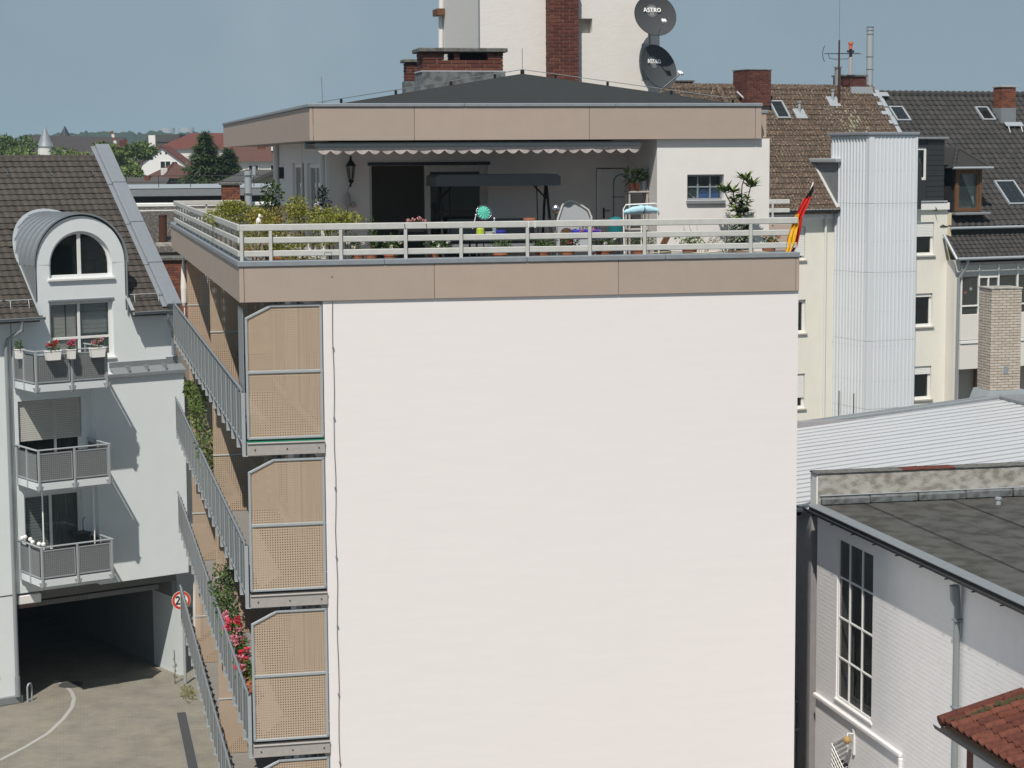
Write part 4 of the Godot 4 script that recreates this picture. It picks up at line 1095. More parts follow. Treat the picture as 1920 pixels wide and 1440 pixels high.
func grey_balcony(h: Node3D, y: float, k: int) -> void:
	var s := put(bv(0.17, y, 0.0, 2.2, y + 0.2, 1.42, 0.012), "balcony", M.grey_render_b, h)
	tag(s, ["top balcony with white flower pots on its rail", "middle balcony in front of the lowered shutter", "lowest balcony with two slim white poles"][k])
	var posts := [[0.2, 1.42], [1.19, 1.42], [2.17, 1.42], [0.17, 0.72], [0.17, 0.06], [2.2, 0.72], [2.2, 0.06]]
	for p in posts:
		var b := MB.new()
		b.bev(p[0] - 0.03, y + 0.0, p[1] - 0.005, p[0] + 0.03, y + 1.05, p[1] + 0.04, 0.006)
		if p[1] > 1: b.prism(PackedVector2Array([Vector2(p[0] - 0.1, y + 0.13), Vector2(p[0] + 0.1, y + 0.13), Vector2(p[0] + 0.03, y - 0.04), Vector2(p[0] - 0.03, y - 0.04)]), 1.425, 1.44)
		put(b, "balcony_post", M.galvanised, s)
	var hr := MB.new()
	hr.bev(0.14, y + 1.05, 1.38, 2.23, y + 1.085, 1.46, 0.01); hr.bev(0.13, y + 1.05, 0.0, 0.2, y + 1.085, 1.38, 0.01); hr.bev(2.16, y + 1.05, 0.0, 2.23, y + 1.085, 1.38, 0.01)
	put(hr, "balcony_handrail", M.galvanised, s)
	var pm: ArrayMesh = perforated(0.86, 0.68, 16, 13, 0.55, true, 0.003, func(_x, _y): return true).mesh()
	var ps: ArrayMesh = perforated(0.58, 0.68, 10, 13, 0.55, true, 0.003, func(_x, _y): return true).mesh()
	for x in [0.25, 1.25]:
		put_mesh(pm, "balcony_panel", M.balcony_sheet, s, Transform3D(Basis(), V(x, y + 0.27, 1.43)))
		var e := MB.new()
		e.box(x - 0.02, y + 0.24, 1.42, x + 0.88, y + 0.27, 1.44); e.box(x - 0.02, y + 0.95, 1.42, x + 0.88, y + 0.98, 1.44)
		e.box(x - 0.02, y + 0.27, 1.42, x, y + 0.95, 1.44); e.box(x + 0.86, y + 0.27, 1.42, x + 0.88, y + 0.95, 1.44)
		put(e, "panel_frame", M.galvanised, s)
	for z in [0.1, 0.78]:
		put_mesh(ps, "balcony_panel", M.balcony_sheet, s, Transform3D(Basis(Vector3.UP, -PI / 2), V(0.165, y + 0.27, z)))
		put_mesh(ps, "balcony_panel", M.balcony_sheet, s, Transform3D(Basis(Vector3.UP, -PI / 2), V(2.205, y + 0.27, z)))
		put(bx(0.155, y + 0.23, z - 0.02, 0.18, y + 0.27, z + 0.6), "panel_frame", M.galvanised, s)
	# cloth lining behind the panels
	put(bx(0.26, y + 0.22, 1.395, 2.12, y + (1.0 if k > 0 else 0.97), 1.4), "lining", M.lining, s)
	put(bx(0.185, y + 0.22, 0.05, 0.19, y + 0.98, 1.38), "lining", M.lining, s); put(bx(2.18, y + 0.22, 0.05, 2.185, y + 0.98, 1.38), "lining", M.lining, s)
	if k == 2:
		put(MB.new().tube([V(0.55, y + 0.2, 0.75), V(0.55, y + 2.56, 0.75)], 0.022, 8), "pole", M.white_plastic, s)
		put(MB.new().tube([V(2.0, y + 0.2, 0.75), V(2.0, y + 2.56, 0.75)], 0.022, 8), "pole", M.white_plastic, s)

func slope_frame(x: float, y: float, z: float, deg: float) -> Transform3D:
	var a := deg_to_rad(deg)
	return Transform3D(Basis(V(1, 0, 0), V(0, cos(a), sin(a)), V(0, -sin(a), cos(a))), V(x, y, z))

func skylight(parent: Node, t: Transform3D, x: float, v: float, w: float, l: float) -> void:
	var b := MB.new(); b.xf = t
	b.bev(x - w / 2, 0.02, -v, x - w / 2 + 0.07, 0.13, -v - l, 0.01); b.bev(x + w / 2 - 0.07, 0.02, -v, x + w / 2, 0.13, -v - l, 0.01)
	b.bev(x - w / 2, 0.02, -v + 0.07, x + w / 2, 0.125, -v, 0.01); b.bev(x - w / 2, 0.02, -v - l, x + w / 2, 0.125, -v - l - 0.07, 0.01)
	var o := put(b, "skylight", M.galvanised, parent)
	var g := MB.new(); g.xf = t
	g.box(x - w / 2 + 0.07, 0.085, -v, x + w / 2 - 0.07, 0.09, -v - l)
	put(g, "pane", M.pane, o)
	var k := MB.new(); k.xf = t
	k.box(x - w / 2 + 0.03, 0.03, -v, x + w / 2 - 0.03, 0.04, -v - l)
	put(k, "blind", M.dark_glass_tone, o)  # dark sheet added under the pane to paint dark, sky-reflecting glass

func plain_window(h: Node3D, x0: float, y0: float, x1: float, y1: float, blind: float) -> void:
	var w := window(h, "window", x0, y0, x1, y1, -0.1, [], [], 0.1, M.white_paint, M.pane)
	put(bv(x0 - 0.06, y0 - 0.07, -0.1, x1 + 0.06, y0 - 0.002, 0.07, 0.012), "sill", M.soffit, w)
	if blind > 0:
		var n := int(blind / 0.06)
		for i in n: put(bv(x0 + 0.02, y1 - 0.02 - (i + 1) * 0.06, -0.07, x1 - 0.02, y1 - 0.025 - i * 0.06, -0.045, 0.008), "shutter_slat", M.white_paint, w)
	put(bx(x0 + 0.02, y0, -0.3, x0 + (x1 - x0) * 0.22, y1, -0.285), "curtain", M.curtain, w)

# ------------------------------------------------------------------ cream house with the clad shaft and brown roof
func yellow_house() -> void:
	var h := thing("cream_house", "cream house under a lichen covered brown tiled roof with metal clad shaft", "house", V(23.17, 0, -35.72), 11.6)
	var wins := [[-1.5, 10.57, -0.5, 11.82], [-1.5, 7.8, -0.46, 9.07], [-1.5, 4.93, -0.46, 6.26], [4.42, 10.6, 5.34, 11.88], [4.42, 7.83, 5.32, 9.12], [4.42, 4.98, 5.32, 6.28]]
	put(holed(MB.new(), -9.0, -2.05, 5.95, 12.35, -0.35, 0.0, wins), "facade", M.cream_wall, h)
	put(bx(-9.0, -2.05, -8.8, 5.95, 12.35, -9.1), "rear_wall", M.cream_wall, h); put(bx(5.6, -2.05, -0.35, 5.95, 12.35, -8.8), "end_wall", M.cream_wall, h); put(bx(-9, -2.05, -0.35, -8.7, 12.35, -8.8), "end_wall", M.cream_wall, h)
	for y in [4.2, 7.0, 9.8]: put(bx(-8.7, y, -0.4, 5.6, y + 0.15, -8.8), "inner_floor", M.floor_concrete, h)
	for i in 6: plain_window(h, wins[i][0], wins[i][1], wins[i][2], wins[i][3], [1.1, 0.0, 0.95, 0.55, 0.12, 0.3][i])
	put(bv(-9.0, 12.1, -0.2, 0.68, 12.36, 0.1, 0.02), "cornice", M.white_paint, h)
	put(bv(3.0, 12.34, -0.2, 5.98, 12.62, 0.12, 0.02), "cornice", M.white_paint, h)
	put(bv(5.951, 0, -0.2, 6.13, 12.2, 0.03, 0.01), "corner_strip", M.ochre_wall, h)
	put(MB.new().tube([V(0.33, 12.2, 0.1), V(0.33, 3.0, 0.1)], 0.05, 8), "downpipe", M.pipe_white, h)
	put(MB.new().tube([V(-9.0, 12.42, 0.42), V(0.7, 12.42, 0.42)], 0.07, 8), "gutter", M.dark_metal, h)
	put(MB.new().tube([V(-9.0, 12.46, 0.48), V(0.7, 12.46, 0.48)], 0.018, 6), "gutter_bead", M.galvanised, h)
	# roof
	var t := slope_frame(-9.0, 12.4, 0.45, 45)
	var rf := MB.new(); rf.xf = t
	rf.box(0, -0.15, 0, 9.7, -0.005, -6.6); rf.box(9.7, -0.15, -1.1, 14.3, -0.005, -6.6)
	var ro := put(rf, "roof", M.tile_brown_b, h)
	tag(ro, "brown roof spotted with pale lichen")
	var skip := func(u: float, v: float) -> bool:
		var x := u - 9.0
		if x > 5.32 or x < -4.9: return true
		if v > 3.9 and x < -1.9 + (v - 3.9) * 0.3 and x > -2.6: return false
		if x > 0.75 and x < 5.4 and v < 2.6: return true
		return false
	tiled(ro, t, 14.32, 6.6, 0.3, 0.285, 2, 0.04, [M.tile_brown, M.tile_brown_b, M.tile_brown_c], skip, func(u, v): return -absf(u - 10.2) - absf(v - 3.2) * 0.6, 300)
	var back := MB.new()
	back.quad(V(-9.0, 17.0, -4.2), V(5.3, 17.0, -4.2), V(5.3, 12.3, -9.2), V(-9.0, 12.3, -9.2)); back.tri(V(5.3, 12.3, -9.2), V(5.3, 12.3, 0.3), V(5.3, 16.95, -4.2))
	put(back, "rear_roof", M.tile_brown_b, h)
	for i in 34: put(MB.new().tube([V(-5.0 + i * 0.305, 17.06, -4.22), V(-4.7 + i * 0.305, 17.07, -4.22)], [0.13, 0.11], 10), "ridge_tile", [M.tile_brown, M.tile_brown_c][i % 2], ro)
	# hip tiles of the lower roof at the far end
	for i in 10:
		var p := V(-1.95, 17.05, -4.1).lerp(V(-1.9, 14.6, -1.7), i / 10.0); var q := V(-1.95, 17.05, -4.1).lerp(V(-1.9, 14.6, -1.7), (i + 1) / 10.0)
		put(MB.new().tube([p + V(0, 0.08, 0), q + V(0, 0.06, 0)], [0.12, 0.14], 10), "hip_tile", M.tile_brown_c, ro)
	# the long pale streak of lichen below the aerial is part of the roof: crusts on single tiles
	for i in 130:
		var v := 5.4 - i * 0.027 + rng.randf_range(-0.15, 0.15); var u: float = 12.25 + (5.2 - v) * 0.2 + rng.randfn() * 0.42
		var b := MB.new(); b.xf = t
		var L := rng.randf_range(0.1, 0.26)
		var ui: float = floor(u / 0.3) * 0.3 + 0.075 + 0.15 * (i % 2)
		b.bev(ui - rng.randf_range(0.02, 0.06), 0.035, -v, ui + rng.randf_range(0.02, 0.06), 0.074, -v - L * rng.randf_range(0.5, 1.0), 0.02)
		put(b, "lichen_crust", M.tile_lichen, ro)
	# verge flashing, patched
	for i in 9:
		var b := MB.new(); b.xf = t
		b.bev(14.28, -0.02, -1.9 - i * 0.52, 14.46, 0.1 + 0.03 * (i % 2), -1.9 - (i + 1) * 0.52 + 0.03, 0.015)
		put(b, "verge_flashing", M.galvanised, ro)
		if i > 4:
			var c := MB.new(); c.xf = t
			c.bev(14.02 + 0.05 * (i % 3), 0.06, -2.0 - i * 0.52, 14.28, 0.09, -2.2 - i * 0.52, 0.01)
			put(c, "step_flashing", M.galvanised, ro)
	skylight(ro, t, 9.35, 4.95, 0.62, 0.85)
	# vent pipe and flashing
	for q in [[1.2, 4.9], [3.05, 5.6], [5.0, 2.6]]:
		var b := MB.new(); b.xf = t
		b.bev(q[0] + 8.75, 0.05, -q[1], q[0] + 9.25, 0.08, -q[1] - 0.55, 0.01)
		var vo := put(b, "vent_flashing", M.galvanised, ro)
		var y: float = 12.4 + (q[1] + 0.3) * 0.7071; var z: float = 0.45 - (q[1] + 0.3) * 0.7071
		put(MB.new().tube([V(q[0], y, z), V(q[0], y + 0.45, z), V(q[0], y + 0.46, z), V(q[0], y + 0.5, z)], [0.06, 0.06, 0.1, 0.09], 8), "vent_pipe", M.galvanised, vo)
	# chimneys
	var c1 := put(bx(-1.16, 15.5, -4.2, -0.12, 16.4, -3.3), "chimney", M.mortar, h)
	tag(c1, "big square brick chimney")
	brickwork(c1, -1.18, -4.3, -0.1, -3.2, 16.4, 17.75, 0.25, 0.085, [M.brick_a, M.brick_b, M.brick_c], M.mortar)
	put(bv(-1.2, 17.755, -4.32, -0.08, 17.8, -3.18, 0.01), "chimney_cap", M.concrete_cap, c1)
	var vf := MB.new()
	vf.tube([V(-1.35, 16.95, -3.7), V(-0.62, 16.0, -3.0)], 0.05, 6)
	put(vf, "chimney_flashing", M.galvanised, c1)
	var c2 := put(bx(-3.6, 16.6, -5.6, -2.6, 17.35, -4.9), "chimney", M.brick_b, h)
	put(bv(-3.64, 17.355, -5.64, -2.56, 17.42, -4.86, 0.01), "chimney_cap", M.concrete_cap, c2)
	var c3 := put(MB.new().prism(PackedVector2Array([Vector2(4.0, 16.5), Vector2(5.3, 16.5), Vector2(5.1, 17.2), Vector2(4.18, 17.2)]), -4.9, -4.0), "chimney", M.galvanised, h)
	tag(c3, "low brick chimney with shiny flue pipes")
	brickwork(c3, 3.85, -4.95, 4.95, -4.2, 17.2, 17.6, 0.25, 0.08, [M.brick_a, M.brick_b], M.mortar)
	put(bv(3.8, 17.605, -5.0, 5.0, 17.68, -4.15, 0.01), "chimney_cap", M.concrete_cap, c3)
	var fl := put(MB.new().tube([V(5.3, 17.0, -4.5), V(5.3, 19.62, -4.5)], 0.14, 14), "steel_flue", M.galvanised, c3)
	for y in [17.9, 18.4, 19.3, 19.45, 19.58]: put(MB.new().tube([V(5.3, y, -4.5), V(5.3, y + 0.04, -4.5)], 0.152, 14), "flue_band", M.steel, fl)
	put(MB.new().tube([V(3.72, 17.1, -4.4), V(3.72, 17.95, -4.4), V(3.72, 17.98, -4.4), V(3.72, 18.02, -4.4)], [0.13, 0.13, 0.2, 0.02], 12), "steel_flue", M.pipe_grey, c3)
	var of := put(MB.new().tube([V(4.45, 17.68, -4.6), V(4.45, 18.4, -4.6)], 0.07, 10), "clay_flue", M.soffit, c3)
	put(MB.new().tube([V(4.45, 18.4, -4.6), V(4.45, 18.72, -4.6)], 0.065, 10), "black_sleeve", M.black, of)
	put(MB.new().tube([V(4.45, 18.72, -4.6), V(4.45, 18.9, -4.6), V(4.45, 18.91, -4.6), V(4.45, 18.99, -4.6)], [0.075, 0.075, 0.11, 0.11], 10), "orange_cap", M.orange_paint, of)
	# ---- clad shaft
	var sh := put(bx(0.78, -2.05, -0.3, 2.77, 15.2, 2.34), "clad_shaft", M.soffit, h)
	tag(sh, "pale ribbed metal clad lift shaft")
	var rib := func(w: float, ribs: int, deep: float) -> Array:
		var p := []
		for i in ribs:
			var x := w * i / ribs; var s := w / ribs
			p.append(Vector2(x, 0)); p.append(Vector2(x + s * 0.55, 0)); p.append(Vector2(x + s * 0.68, deep)); p.append(Vector2(x + s * 0.87, deep))
		p.append(Vector2(w, 0))
		return p
	for k in 6:
		var y0 := k * 2.54; var y1 := minf((k + 1) * 2.54, 15.2)
		# front: profile in x, z; left: profile in -z, x
		var b := MB.new()
		b.xf = Transform3D(Basis(V(1, 0, 0), V(0, 0, 1), V(0, 1, 0)), V(0.92, 0, 2.36 + 0.003 * (k % 2)))
		b.sheet(rib.call(1.83, 11, 0.022), y0, y1 - 0.01)
		put(b, "cladding_sheet", M.cladding, sh)
		var c := MB.new()
		c.xf = Transform3D(Basis(V(0, 0, 1), V(-1, 0, 0), V(0, 1, 0)), V(0.76 - 0.003 * (k % 2), 0, -0.25))
		c.sheet(rib.call(2.47, 12, 0.05), y0, y1 - 0.01)
		put(c, "cladding_sheet", M.cladding, sh)
		var d := MB.new()
		d.bev(0.7, y0, 2.22, 0.92, y1 - 0.012, 2.395, 0.01)
		put(d, "corner_trim", M.cladding, sh)
		put(bv(2.75, y0, 2.22, 2.84, y1 - 0.012, 2.39, 0.01), "corner_trim", M.cladding, sh)
		put(bx(2.775, y0, -0.25, 2.80, y1 - 0.01, 2.2), "cladding_sheet", M.cladding, sh)
	for k in 11:
		var sr := MB.new()
		for i in 11: sr.box(0.95 + i * 0.1664, 1.3 * k + 0.9, 2.36, 0.965 + i * 0.1664, 1.3 * k + 0.915, 2.372)
		for i in 12: sr.box(0.745, 1.3 * k + 0.9, -0.2 + i * 0.206, 0.757, 1.3 * k + 0.915, -0.185 + i * 0.206)
		put(sr, "screw_row", M.zinc_old, sh).set_meta("kind", "stuff")
	put(bv(0.64, 15.2, -0.4, 2.88, 15.31, 2.45, 0.02), "shaft_cap", M.zinc, sh)
	for z in [0.55, 1.55]: put(bx(0.69, 0, z, 0.7, 5.6, z + 0.05), "open_joint", M.black, sh)
	# small dormer whose zinc cheek shows beside the shaft
	var dc := MB.new()
	dc.prism(PackedVector2Array([Vector2(-0.3, 12.45), Vector2(-0.3, 14.25), Vector2(-2.0, 14.25)]), 0.0, 0.05)
	var ck := MB.new()
	ck.xf = Transform3D(Basis(V(0, 0, 1), V(0, 1, 0), V(-1, 0, 0)), V(0.72, 0, 0.35))
	ck.prism(PackedVector2Array([Vector2(-0.05, 12.5), Vector2(-0.05, 14.2), Vector2(-1.72, 14.2)]), 0.0, 0.05)
	var dz := put(ck, "small_dormer", M.zinc_old, h)
	var vb := MB.new()
	vb.tube([V(0.66, 12.5, 0.42), V(0.66, 14.2, -1.32)], 0.07, 6)
	put(vb, "barge_board", M.rail_paint, dz)
	put(bv(0.5, 14.2, -1.6, 3.0, 14.36, 0.5, 0.03), "dormer_roof", M.galvanised, dz)
	put(bx(0.68, 12.4, -0.1, 4.5, 14.18, 0.3), "dormer_front", M.slate, dz)
	# slate hung dormer on the other side of the shaft
	var sd := put(holed(MB.new(), 2.9, 12.64, 5.75, 15.05, -0.3, -0.02, [[4.0, 13.5, 4.95, 14.75]]), "slate_dormer", M.slate, h)
	tag(sd, "dark slate hung dormer with a tilted white window")
	put(bx(2.9, 12.64, -2.9, 3.1, 15.05, -0.31), "slate_wall", M.slate, sd); put(bx(5.55, 12.64, -2.9, 5.75, 15.05, -0.31), "slate_wall", M.slate, sd)
	for i in 12:
		put(bv(4.951, 12.66 + i * 0.2, -0.018, 5.76, 12.85 + i * 0.2, 0.0 + 0.012 * (i % 2), 0.004), "slate_course", M.slate, sd)
	put(bv(2.8, 15.06, -3.0, 5.9, 15.15, 0.12, 0.02), "dormer_roof", M.zinc_old, sd)
	put(bv(2.8, 12.64, -0.1, 5.85, 12.7, 0.15, 0.01), "apron", M.galvanised, sd)
	var dw := window(sd, "window", 4.0, 13.5, 4.95, 14.75, -0.05, [], [], 0.1, M.white_paint, M.pane)
	var sash := window(dw, "open_sash", 0, 0, 0.7, 1.05, 0, [], [], 0.08, M.white_paint, M.pane)
	sash.transform = Transform3D(Basis(Vector3.RIGHT, -0.16), V(4.12, 13.6, -0.12))
	put(bx(4.0, 13.5, -0.4, 4.95, 14.75, -0.39), "curtain", M.curtain, dw)

	# aerial on its own mast
	var an := thing("tv_aerial", "rusty television aerial mast standing on the brown roof", "aerial", h.transform * V(3.25, 16.35, -3.6), 11.6)
	put(MB.new().tube([V(0, 0, 0), V(0, 2.6, 0), V(0, 2.65, 0)], [0.045, 0.035, 0.03], 8), "mast", M.rust, an)
	put(MB.new().tube([V(0, 2.6, 0), V(0, 4.6, 0)], 0.006, 4), "whip", M.dark_metal, an)
	var yg := MB.new()
	yg.tube([V(-0.75, 2.1, 0.1), V(1.05, 2.16, -0.1)], 0.015, 5)
	for i in 9: yg.tube([V(-0.6 + i * 0.2, 2.11, -0.14), V(-0.6 + i * 0.2, 2.12, 0.14)], 0.006, 4)
	put(yg, "boom", M.dark_metal, an)
	var arc := []
	for k in 9: arc.append(V(-0.72 - 0.16 * cos(-1.2 + 2.4 * k / 8) + 0.05, 2.1 + 0.33 * sin(-1.2 + 2.4 * k / 8), 0.1))
	put(MB.new().tube(arc, 0.014, 5), "reflector", M.dark_metal, an)
	put(MB.new().tube([V(-0.5, 2.1, 0), V(-0.45, 1.93, 0), V(-0.2, 1.9, 0), V(0.4, 1.92, 0), V(0.5, 2.0, 0), V(0.52, 2.14, 0)], 0.012, 5), "stay", M.dark_metal, an)
	for x in [0.42, 0.65]: put(MB.new().ball(V(x, 2.22, 0), 0.055, 8), "dipole_box", M.dark_metal, an)

# ------------------------------------------------------------------ neighbour with the dark tiled roof and glazed loggia
func dark_roof_house() -> void:
	var h := thing("dark_roofed_house", "white fronted house with dark tiled roof, glazed loggia and wooden dormer window", "house", V(23.17, 0, -35.72), 11.6)
	put(bx(6.15, -2.05, -0.4, 18.0, 11.4, -0.7), "upper_wall", M.pale_wall, h)
	put(bx(6.15, -2.05, -9.5, 18.0, 11.4, -9.8), "rear_wall", M.pale_wall, h); put(bx(17.7, -2.05, -0.7, 18.0, 11.4, -9.5), "end_wall", M.pale_wall, h)
	var t := slope_frame(5.6, 11.66, 0.0, 42)
	var rf := MB.new(); rf.xf = t
	rf.box(0.0, -0.15, 0, 12.4, -0.005, -7.9)
	var ro := put(rf, "roof", M.tile_black_b, h)
	tiled(ro, t, 12.3, 7.9, 0.3, 0.30, 1, 0.05, [M.tile_black, M.tile_black_b, M.tile_black_c], func(u, v): return (u < 0.5 and v > 1.2) or u < 0.1, func(u, v): return -absf(u - 4.0) - absf(v - 3.6) * 0.7, 300)
	for i in 40: put(MB.new().tube([V(5.9 + i * 0.3, 16.97, -5.9), V(6.19 + i * 0.3, 16.98, -5.9)], [0.13, 0.11], 10), "ridge_tile", M.tile_black, ro)
	var back := MB.new()
	back.quad(V(5.6, 16.9, -5.9), V(18, 16.9, -5.9), V(18, 11.3, -9.9), V(5.6, 11.3, -9.9)); back.tri(V(5.6, 11.3, -9.9), V(5.6, 11.5, 0.0), V(5.6, 16.9, -5.9))
	put(back, "rear_roof", M.tile_black_b, h)
	put(MB.new().tube([V(6.05, 11.62, 0.1), V(18, 11.62, 0.1)], 0.06, 8), "gutter", M.galvanised, h)
	put(bx(6.05, 11.3, -0.39, 18, 11.58, 0.0), "eave_shadow_band", M.black, h)  # black band paints the shadow line between gutter and pent roof
	# pent roof over the loggia
	var t2 := slope_frame(5.85, 10.5, 0.85, 42)
	var r2 := MB.new(); r2.xf = t2
	r2.box(0.05, -0.12, 0, 12.1, -0.005, -1.35)
	var ro2 := put(r2, "pent_roof", M.tile_black_b, h)
	tiled(ro2, t2, 12.0, 1.35, 0.24, 0.225, 1, 0.045, [M.tile_black, M.tile_black_b, M.tile_black_c], func(u, _v): return u < 0.05, func(u, _v): return -u, 120)
	put(MB.new().tube([V(5.8, 10.47, 0.93), V(18, 10.47, 0.93)], 0.06, 8), "gutter", M.galvanised, h)
	put(MB.new().tube([V(5.75, 10.45, 0.95), V(5.7, 11.0, 0.5), V(5.72, 11.4, 0.1)], 0.06, 6), "verge_board", M.galvanised, h)
	put(MB.new().tube([V(6.3, 10.42, 0.9), V(6.3, 10.1, 0.75), V(6.08, 9.7, 0.62), V(6.05, 4.0, 0.62)], 0.06, 8), "downpipe", M.pipe_grey, h)
	# loggia front
	put(bx(5.95, -2.05, -0.4, 6.2, 10.4, 0.55), "side_pier", M.pale_wall, h)
	for q in [[7.28, 8.28, "parapet"], [6.14, 7.12, "parapet"]]: put(bv(6.2, q[0], 0.5, 18, q[1], 0.62, 0.01), q[2], M.pale_wall, h)
	put(bv(6.2, 7.14, 0.45, 18, 7.26, 0.66, 0.01), "floor_edge", M.white_paint, h)
	put(bx(6.2, 7.1, -0.4, 18, 7.2, 0.5), "loggia_floor", M.floor_concrete, h); put(bx(6.2, 10.2, -0.4, 18, 10.3, 0.6), "loggia_ceiling", M.soffit, h)
	put(bv(6.2, 9.75, 0.5, 18, 10.2, 0.56, 0.01), "roller_blind", M.shutter, h)
	for x in [6.22, 7.05, 7.98, 8.9, 9.8, 10.8, 11.8]:
		put(bv(x, 8.28, 0.5, x + 0.06, 10.2, 0.6, 0.008), "mullion", M.white_paint, h)
	put(bv(6.22, 8.58, 0.5, 12, 8.64, 0.585, 0.008), "transom", M.white_paint, h); put(bv(7.1, 9.68, 0.51, 7.96, 9.75, 0.59, 0.008), "transom", M.white_paint, h); put(bv(7.5, 8.64, 0.51, 7.56, 9.68, 0.59, 0.008), "mullion", M.white_paint, h)
	for i in 6: put(bx([6.28, 7.11, 8.04, 8.96, 9.86, 10.86][i], 8.3, 0.53, [7.05, 7.98, 8.9, 9.8, 10.8, 11.8][i], 9.74, 0.535), "pane", M.pane_clear, h)
	put(bx(6.2, 8.2, -0.39, 18, 10.2, -0.38), "inner_wall", M.room_brown, h)
	for st in [[6.75, 9.27, M.white_plastic], [6.5, 9.13, M.orange_paint]]:
		var pl := PackedVector2Array()
		for k in 10:
			var rr := 0.09 if k % 2 == 0 else 0.036
			pl.append(Vector2(st[0] + rr * sin(TAU * k / 10), st[1] + rr * cos(TAU * k / 10)))
		put(MB.new().prism(pl, 0.49, 0.5), "paper_star", st[2], h)
	put(bx(6.2, 4.0, -0.39, 18, 6.14, -0.38), "inner_wall", M.room_paint, h)
	put(bv(7.55, 4.0, -0.3, 7.65, 6.1, -0.2, 0.01), "door_post", M.wood, h)
	# dormer with wooden window and little hipped roof
	var dm := put(holed(MB.new(), 6.5, 12.25, 7.75, 13.95, -0.35, -0.25, [[6.62, 12.3, 7.63, 13.8]]), "dormer", M.wood, h)
	tag(dm, "dormer with a brown wooden window under a hipped tile roof")
	put(bx(6.5, 12.25, -2.6, 6.6, 13.95, -0.36), "cheek", M.slate, dm); put(bx(7.65, 12.25, -2.6, 7.75, 13.95, -0.36), "cheek", M.slate, dm)
	window(dm, "window", 6.62, 12.3, 7.63, 13.8, -0.29, [], [], 0.08, M.wood, M.pane_clear)
	put(bx(6.6, 12.3, -2.6, 7.65, 13.9, -2.55), "room_wall", M.room_paint, dm)
	put(MB.new().prism(PackedVector2Array([Vector2(6.95, 13.8), Vector2(7.6, 13.8), Vector2(7.6, 12.5)]), -0.56, -0.55), "curtain", M.blind, dm)
	var dr := MB.new()
	var e0 := V(6.2, 13.95, 0.0); var e1 := V(8.0, 13.95, 0.0); var pk := V(7.1, 14.75, -1.0); var bk := V(7.1, 14.75, -3.4)
	dr.tri(e0, e1, pk); dr.quad(V(6.2, 13.95, -3.4), e0, pk, bk); dr.quad(e1, V(8.0, 13.95, -3.4), bk, pk); dr.quad(e0, V(6.2, 13.95, -3.4), V(8.0, 13.95, -3.4), e1)
	var dro := put(dr, "dormer_roof", M.tile_black_b, dm)
	for i in 5:
		for s in [e0, e1]:
			put(MB.new().tube([pk.lerp(s, i / 5.0), pk.lerp(s, (i + 1) / 5.0)], [0.07, 0.085], 8), "hip_tile", M.tile_black, dm)
	put(MB.new().tube([e0 + V(-0.05, 0, 0.05), e1 + V(0.05, 0, 0.05)], 0.05, 8), "gutter", M.galvanised, dm)
	put(bv(6.3, 12.12, -0.5, 7.95, 12.22, 0.1, 0.02), "apron", M.zinc_old, dm)
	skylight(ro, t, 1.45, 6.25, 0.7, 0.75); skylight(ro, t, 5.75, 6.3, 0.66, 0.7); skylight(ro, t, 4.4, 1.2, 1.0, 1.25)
	var ch := put(bx(12.22, 15.3, -4.9, 12.98, 16.3, -4.3), "chimney", M.zinc_old, h)
	tag(ch, "small orange brick chimney near the ridge")
	ch.position = V(-0.35, 0.1, -0.2)
	brickwork(ch, 12.24, -4.9, 12.96, -4.3, 16.3, 17.15, 0.24, 0.075, [M.brick_orange, M.brick_c], M.mortar)
	put(bv(12.2, 17.155, -4.94, 13.0, 17.22, -4.26, 0.01), "chimney_cap", M.soffit, ch)
	# white roof step and rail
	var sp := MB.new(); sp.xf = t
	sp.bev(6.3, 0.15, -5.75, 7.2, 0.19, -6.0, 0.01); sp.tube([V(6.4, 0.02, -5.4), V(6.4, 0.16, -5.75)], 0.03, 6); sp.tube([V(7.05, 0.02, -5.4), V(7.05, 0.16, -5.75)], 0.03, 6)
	put(sp, "roof_step", M.galvanised, ro)
	var sp2 := MB.new(); sp2.xf = t
	sp2.bev(0.55, 0.2, -7.55, 1.35, 0.24, -7.8, 0.01)
	put(sp2, "roof_step", M.galvanised, ro)

